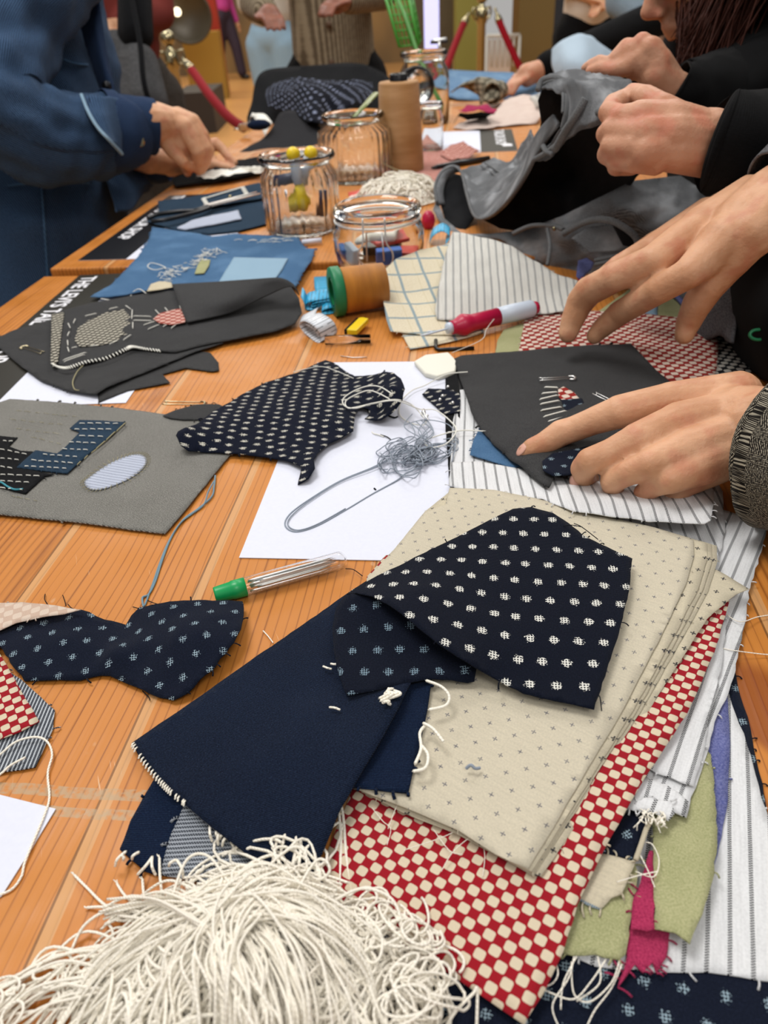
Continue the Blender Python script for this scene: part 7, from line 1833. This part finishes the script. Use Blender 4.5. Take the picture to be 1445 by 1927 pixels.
# torso of the jacket
mb = MB()
def prof(px, py, z, w): return (D(px, py, z), w)
capsules(mb, [[(D(60, -120, 1.58), .14), (D(75, 60, 1.58), .14), (D(95, 200, 1.60), .14), (D(105, 330, 1.60), .16), (D(80, 480, 1.60), .19), (D(20, 640, 1.62), .20)], [(D(110, -60, 1.58), .09), (D(130, 100, 1.58), .09), (D(170, 300, 1.64), .11)], [(Vec((-.93, 1.54, .95)), .18), (Vec((-.93, 1.53, 1.36)), .17)], [(Vec((-.90, 1.34, 1.41)), .085), (Vec((-.90, 1.70, 1.41)), .085)], [(Vec((-.90, 1.34, 1.41)), .08), (D(0, 90, 1.30), .075)], [(Vec((-.88, 1.70, 1.41)), .08), (Vec((-.86, 1.72, 1.12)), .07), (D(230, 290, 1.58), .045)], [(D(40, -100, 1.7), .17), (D(0, 200, 1.7), .17), (D(-30, 560, 1.7), .17)]], 28)
J = mb.build('jacket', M['jacket'], P3, fuse=.012, sm=10)
tx = bpy.data.textures.new('folds', 'CLOUDS'); tx.noise_scale = .16; tx.noise_depth = 2
dm = J.modifiers.new('folds', 'DISPLACE'); dm.texture = tx; dm.strength = .07; dm.texture_coords = 'GLOBAL'
from mathutils.bvhtree import BVHTree
_dg = bpy.context.evaluated_depsgraph_get(); _dg.update()
_tree = BVHTree.FromObject(J, _dg); _jo = ORG[J.name]
def on_jacket(px, py, off=.004):
    d = ray(px, py).normalized(); hit = _tree.ray_cast(CC - _jo, d)
    return (hit[0] + _jo - d * off) if hit[0] is not None else D(px, py, 1.45)
for pts, r in (([(78, 345), (82, 400), (86, 460), (90, 520), (96, 600)], .0022), ([(112, -20), (116, 40), (112, 90), (104, 140)], .003), ([(118, 112), (140, 120), (165, 122)], .0022), ([(150, 20), (165, 60), (178, 110), (192, 165)], .0022), ([(14, 350), (90, 342), (170, 345)], .002)):
    mb = MB(); q = [on_jacket(*p) for p in crom(pts, 6)]; mb.tube(q, r, 6); mb.build('jacket_seam', M['denim_mid'], J)
# front edge, collar and placket
mb = MB()
grid(mb, [[(160, -30, 1.46), (185, -10, 1.44), (190, 20, 1.44)], [(150, 40, 1.45), (180, 60, 1.43), (200, 90, 1.44)], [(172, 120, 1.44), (198, 140, 1.42), (215, 160, 1.43)], [(195, 190, 1.45), (212, 200, 1.43), (222, 205, 1.44)]], 6, 6, mode='d', wr=.005)
plk = mb.build('placket', M['jacket_dark'], P3, solid=.005)
mb = MB()
for x, y in ((201, 162),): mb.lathe([(0, 0), (.009, 0), (.009, .003), (0, .004)], D(x, y, 1.41), (CC - D(x, y, 1.41)).normalized(), 14)
mb.build('jacket_button', M['black_plastic'], plk)
mb = MB()
grid(mb, [[(153, 178, 1.31), (190, 180, 1.31), (228, 186, 1.35)], [(166, 210, 1.29), (198, 215, 1.30), (230, 225, 1.345)], [(184, 240, 1.285), (208, 245, 1.30), (231, 258, 1.345)], [(206, 262, 1.29), (220, 272, 1.31), (230, 288, 1.345)]], 6, 6, mode='d', wr=.004)
fl_ = mb.build('turned_cuff', M['jacket'], P3, solid=.004)
mb = MB(); strand(mb, [(153, 178, 1.30), (166, 210, 1.28), (184, 240, 1.275), (206, 264, 1.28), (230, 290, 1.33)], r=.003, mode='d'); mb.build('seam', M['denim_pale'], fl_)
mb = MB()
grid(mb, [[(186, 310, 1.52), (225, 300, 1.54), (262, 305, 1.58)], [(205, 350, 1.48), (240, 350, 1.50), (280, 340, 1.56)], [(220, 400, 1.46), (250, 390, 1.5), (290, 350, 1.6)]], 6, 6, mode='d', wr=.006)
mb.build('jacket_hem', M['jacket'], P3, solid=.004)
mb = MB(); capsules(mb, [[(Vec((-.96, 1.45, .84)), .11), (Vec((-.96, 1.44, .48)), .08), (Vec((-.96, 1.44, .10)), .06)], [(Vec((-.96, 1.65, .84)), .11), (Vec((-.96, 1.66, .48)), .08), (Vec((-.96, 1.66, .10)), .06)]], 16); mb.build('trousers', M['jacket_dark'], P3, fuse=.01, sm=4)
mb = MB()
for y in (1.44, 1.66): mb.ball(Vec((-.91, y, .05)), .05, 16, sc=(2.6, .95, 1))
mb.build('shoes', M['black_plastic'], P3)

# ---- background people
def figure(base, yaw, label, top, bottom, skin, hands, hem=.92, s=1.0, topw=1.0, hair='hair_dark', buttons=False, hang=.0, stride=0, vox=.010, sleeve_skin=.0, collar=False):
    """standing person; hands: two (forward, side, height) goals in body axes, or None to hang"""
    r_ = empty('person', Vec((base[0], base[1], 0)), label, 'person')
    R = Matrix.Rotation(yaw, 3, 'Z'); o = Vec((base[0], base[1], 0))
    def w(f, sd, z): return o + R @ Vec((sd, -f, 0)) * s + Vec((0, 0, z * s))     # forward = -y when yaw 0
    hip, chest = w(0, 0, .95), w(0, 0, 1.30)
    ch = [[(hip, .105 * s), (w(0, 0, 1.1), .105 * s), (chest, .12 * s)], [(w(0, -.15, 1.40), .055 * s), (w(0, .15, 1.40), .055 * s)], [(w(0, 0, 1.38), .055 * s), (w(.02, 0, 1.50), .05 * s)]]
    slv = []
    for k, h in zip((-1, 1), hands):
        S = w(0, .18 * k, 1.40)
        if h is None: E, Hn = w(-.02, .26 * k, 1.12), w(.06, .27 * k, .86)
        else:
            Hn = w(*h); md = (S + Hn) / 2; E = md + Vec((0, 0, -.09 * s)) + R @ Vec((.07 * k, .03, 0)) * s
        ch.append([(S, .05 * s), (E, .04 * s), (Hn, .027 * s)])
        d = (Hn - E).normalized(); sdv_ = d.cross(Vec((0, 0, 1))).normalized()
        pm = Hn + d * .06 * s
        ch.append([(Hn, .027 * s), (pm, .036 * s)])
        for q in range(4):
            u = (q - 1.5) * .019 * s
            L = (.034, .042, .040, .030)[q] * s; dn = Vec((0, 0, -1))
            a = pm + sdv_ * u + d * .02 * s; b = a + d * L + dn * .006 * s; c_ = b + d * L * .6 + dn * .022 * s
            ch.append([(a, .0098 * s), (b, .009 * s), (c_, .0075 * s)])
        a = Hn + d * .03 * s - sdv_ * .03 * s * k; b = a + d * .03 * s - sdv_ * .018 * s * k; ch.append([(Hn + d * .015, .016 * s), (a, .012 * s), (b, .010 * s), (b + d * .025 * s, .008 * s)])
        slv.append((S, E, Hn - d * .015 * s))
    fw = R @ Vec((0, -1, -.25)); hc = w(.03, 0, 1.60)
    for k in (-1, 1):
        st_ = stride * k
        ch.append([(w(0, .09 * k, .92), .075 * s), (w(.03 + st_ * .5, .09 * k, .50), .052 * s), (w(st_ - .02, .09 * k, .09), .04 * s)])
        ch.append([(w(st_ - .04, .09 * k, .045), .035 * s), (w(st_ + .12, .10 * k, .035), .03 * s)])
    me = fused(ch + head_chain(hc, fw, s * .98), vox * .7, 3)
    body_object('body', r_, [skin], [(me, 0)])
    mb = MB(); mb.ball(hc - fw.normalized() * .03 * s + Vec((0, 0, .04 * s)), .10 * s, 18, sc=(1, 1, .98)); mb.build('hair', M[hair], r_)
    mb = MB()
    t_ = [[(w(0, 0, hem + .14 * topw), .155 * s * topw), (w(0, 0, 1.15), .15 * s * topw), (w(0, 0, 1.32), .15 * s * topw)], [(w(0, -.15, 1.39), .075 * s), (w(0, .15, 1.39), .075 * s)]]
    for S, E, Hn in slv: t_.append([(S, .07 * s), (E, .058 * s), (Hn if not sleeve_skin else S.lerp(E, .8), .045 * s)])
    capsules(mb, t_, 18); mb.build('top', top, r_, fuse=vox, sm=4)
    mb = MB(); t_ = [[(w(0, -.04, .98), .13 * s), (w(0, .04, .98), .13 * s)]]
    for k in (-1, 1): t_.append([(w(0, .085 * k, .92), .125 * s), (w(.03 + stride * k * .5, .09 * k, .50), .098 * s), (w(stride * k - .02, .09 * k, .12), .085 * s)])
    capsules(mb, t_, 18); mb.build('trousers', bottom, r_, fuse=vox, sm=4)
    mb = MB()
    for k in (-1, 1): mb.ball(w(stride * k + .04, .09 * k, .045), .05 * s, 14, sc=(.95, 2.5, .9), R=R)
    mb.build('shoes', M['black_plastic'], r_)
    if buttons:
        mb = MB()
        for z in buttons: mb.lathe([(0, 0), (.012, 0), (.012, .004), (0, .005)], w(.165, -.01, z), R @ Vec((0, -1, 0)), 14)
        mb.build('button', _solid('brown_button', '5a4330'), r_)
    return r_, w
def floor_at(px, py):
    d = ray(px, py); p = CC - d * (CC.z / d.z); return (p.x, p.y)
def ground(px, py, z):
    p = D(px, py, z); return (p.x, p.y)
pc = ground(625, 60, 2.85)
figure(pc, .02, 'person in a beige ribbed cardigan and black trousers working at the far table end', M['cardigan'], M['black_knit'], M['skin_dark'], [(.30, -.22, 1.17), (.30, .06, 1.19)], hem=.85, topw=1.06, buttons=(1.0, 1.12, 1.24))
pr = ground(214, 60, 2.6)
r4, w4 = figure(pr, .5, 'person in rust red with a grey shoulder bag behind the blue jacket', _solid('rust_knit', '6b241c', .9), cloth('grey_brown_coat', f_plain(hexc('57524c'), hexc('3e3a36'), ns=200)), M['skin'], [(.20, -.10, 1.12), (.20, -.02, 1.16)], hem=.98)
mb = MB(); capsules(mb, [[(D(262, 120, 2.30), .06), (D(275, 190, 2.30), .07)], [(D(225, 110, 2.34), .08), (D(230, 200, 2.34), .09)]], 18); mb.build('shoulder_bag', cloth('grey_bag', f_plain(hexc('5b5b5c'), hexc('434344'), ns=200)), r4, fuse=.01, sm=4)
mb = MB(); strand(mb, [(240, -40, 2.2), (262, 70, 2.18), (270, 150, 2.18), (280, 190, 2.2)], r=.009, mode='d'); mb.build('bag_strap', M['black_cloth'], r4)
mb = MB(); capsules(mb, [[(D(252, -80, 2.3), .05), (D(255, 60, 2.28), .055)]], 16); mb.build('black_scarf', M['black_cloth'], r4)
figure(floor_at(436, 150), .9, 'person in dark trousers walking on the mall floor far behind', _solid('magenta_top', 'b03a8a'), _solid('dark_plum_trousers', '2a1f30', .8), M['skin'], [None, None], hem=.98, stride=.22, vox=.02)
figure(ground(512, 60, 5.2), 2.8, 'person in pale blue jeans standing partly hidden behind the beige cardigan', _solid('pale_top', 'b9b3a8'), M['denim_pale'], M['skin'], [(.14, -.08, 1.15), (.14, .08, 1.12)], hem=1.0, vox=.015)
figure(ground(1108, 40, 4.3), .0, 'person in a white T-shirt and black trousers standing behind the far table', _solid('white_tee', 'c9beb0', .9), M['black_knit'], M['skin'], [(.16, -.06, 1.12), (.16, .05, 1.10)], hem=.93, sleeve_skin=1, vox=.013)
p6 = ground(1262, 60, 2.65)
figure(p6, -.35, 'person in a pale grey-blue denim shirt leaning at the far right table side', cloth('grey_blue_shirt', f_denim(hexc('6f808c'), hexc('a3b1ba'), s=.003, amt=.8)), M['black_knit'], M['skin'], [(.14, -.04, 1.05), (.15, .1, 1.0)], hem=.88)
# hand in a black sleeve between column and jeans
p7 = ground(1180, 30, 2.95)
hh = D(1000, 112, 2.45)
R7 = Matrix.Rotation(-.9, 3, 'Z')
figure((1.40, 2.74), -1.62, 'person in a black long-sleeved top reaching onto the blue jeans on the far table', M['black_knit'], M['black_knit'], M['skin_warm'], [(.80, .07, .985), (.2, -.25, 1.0)], hem=.92)
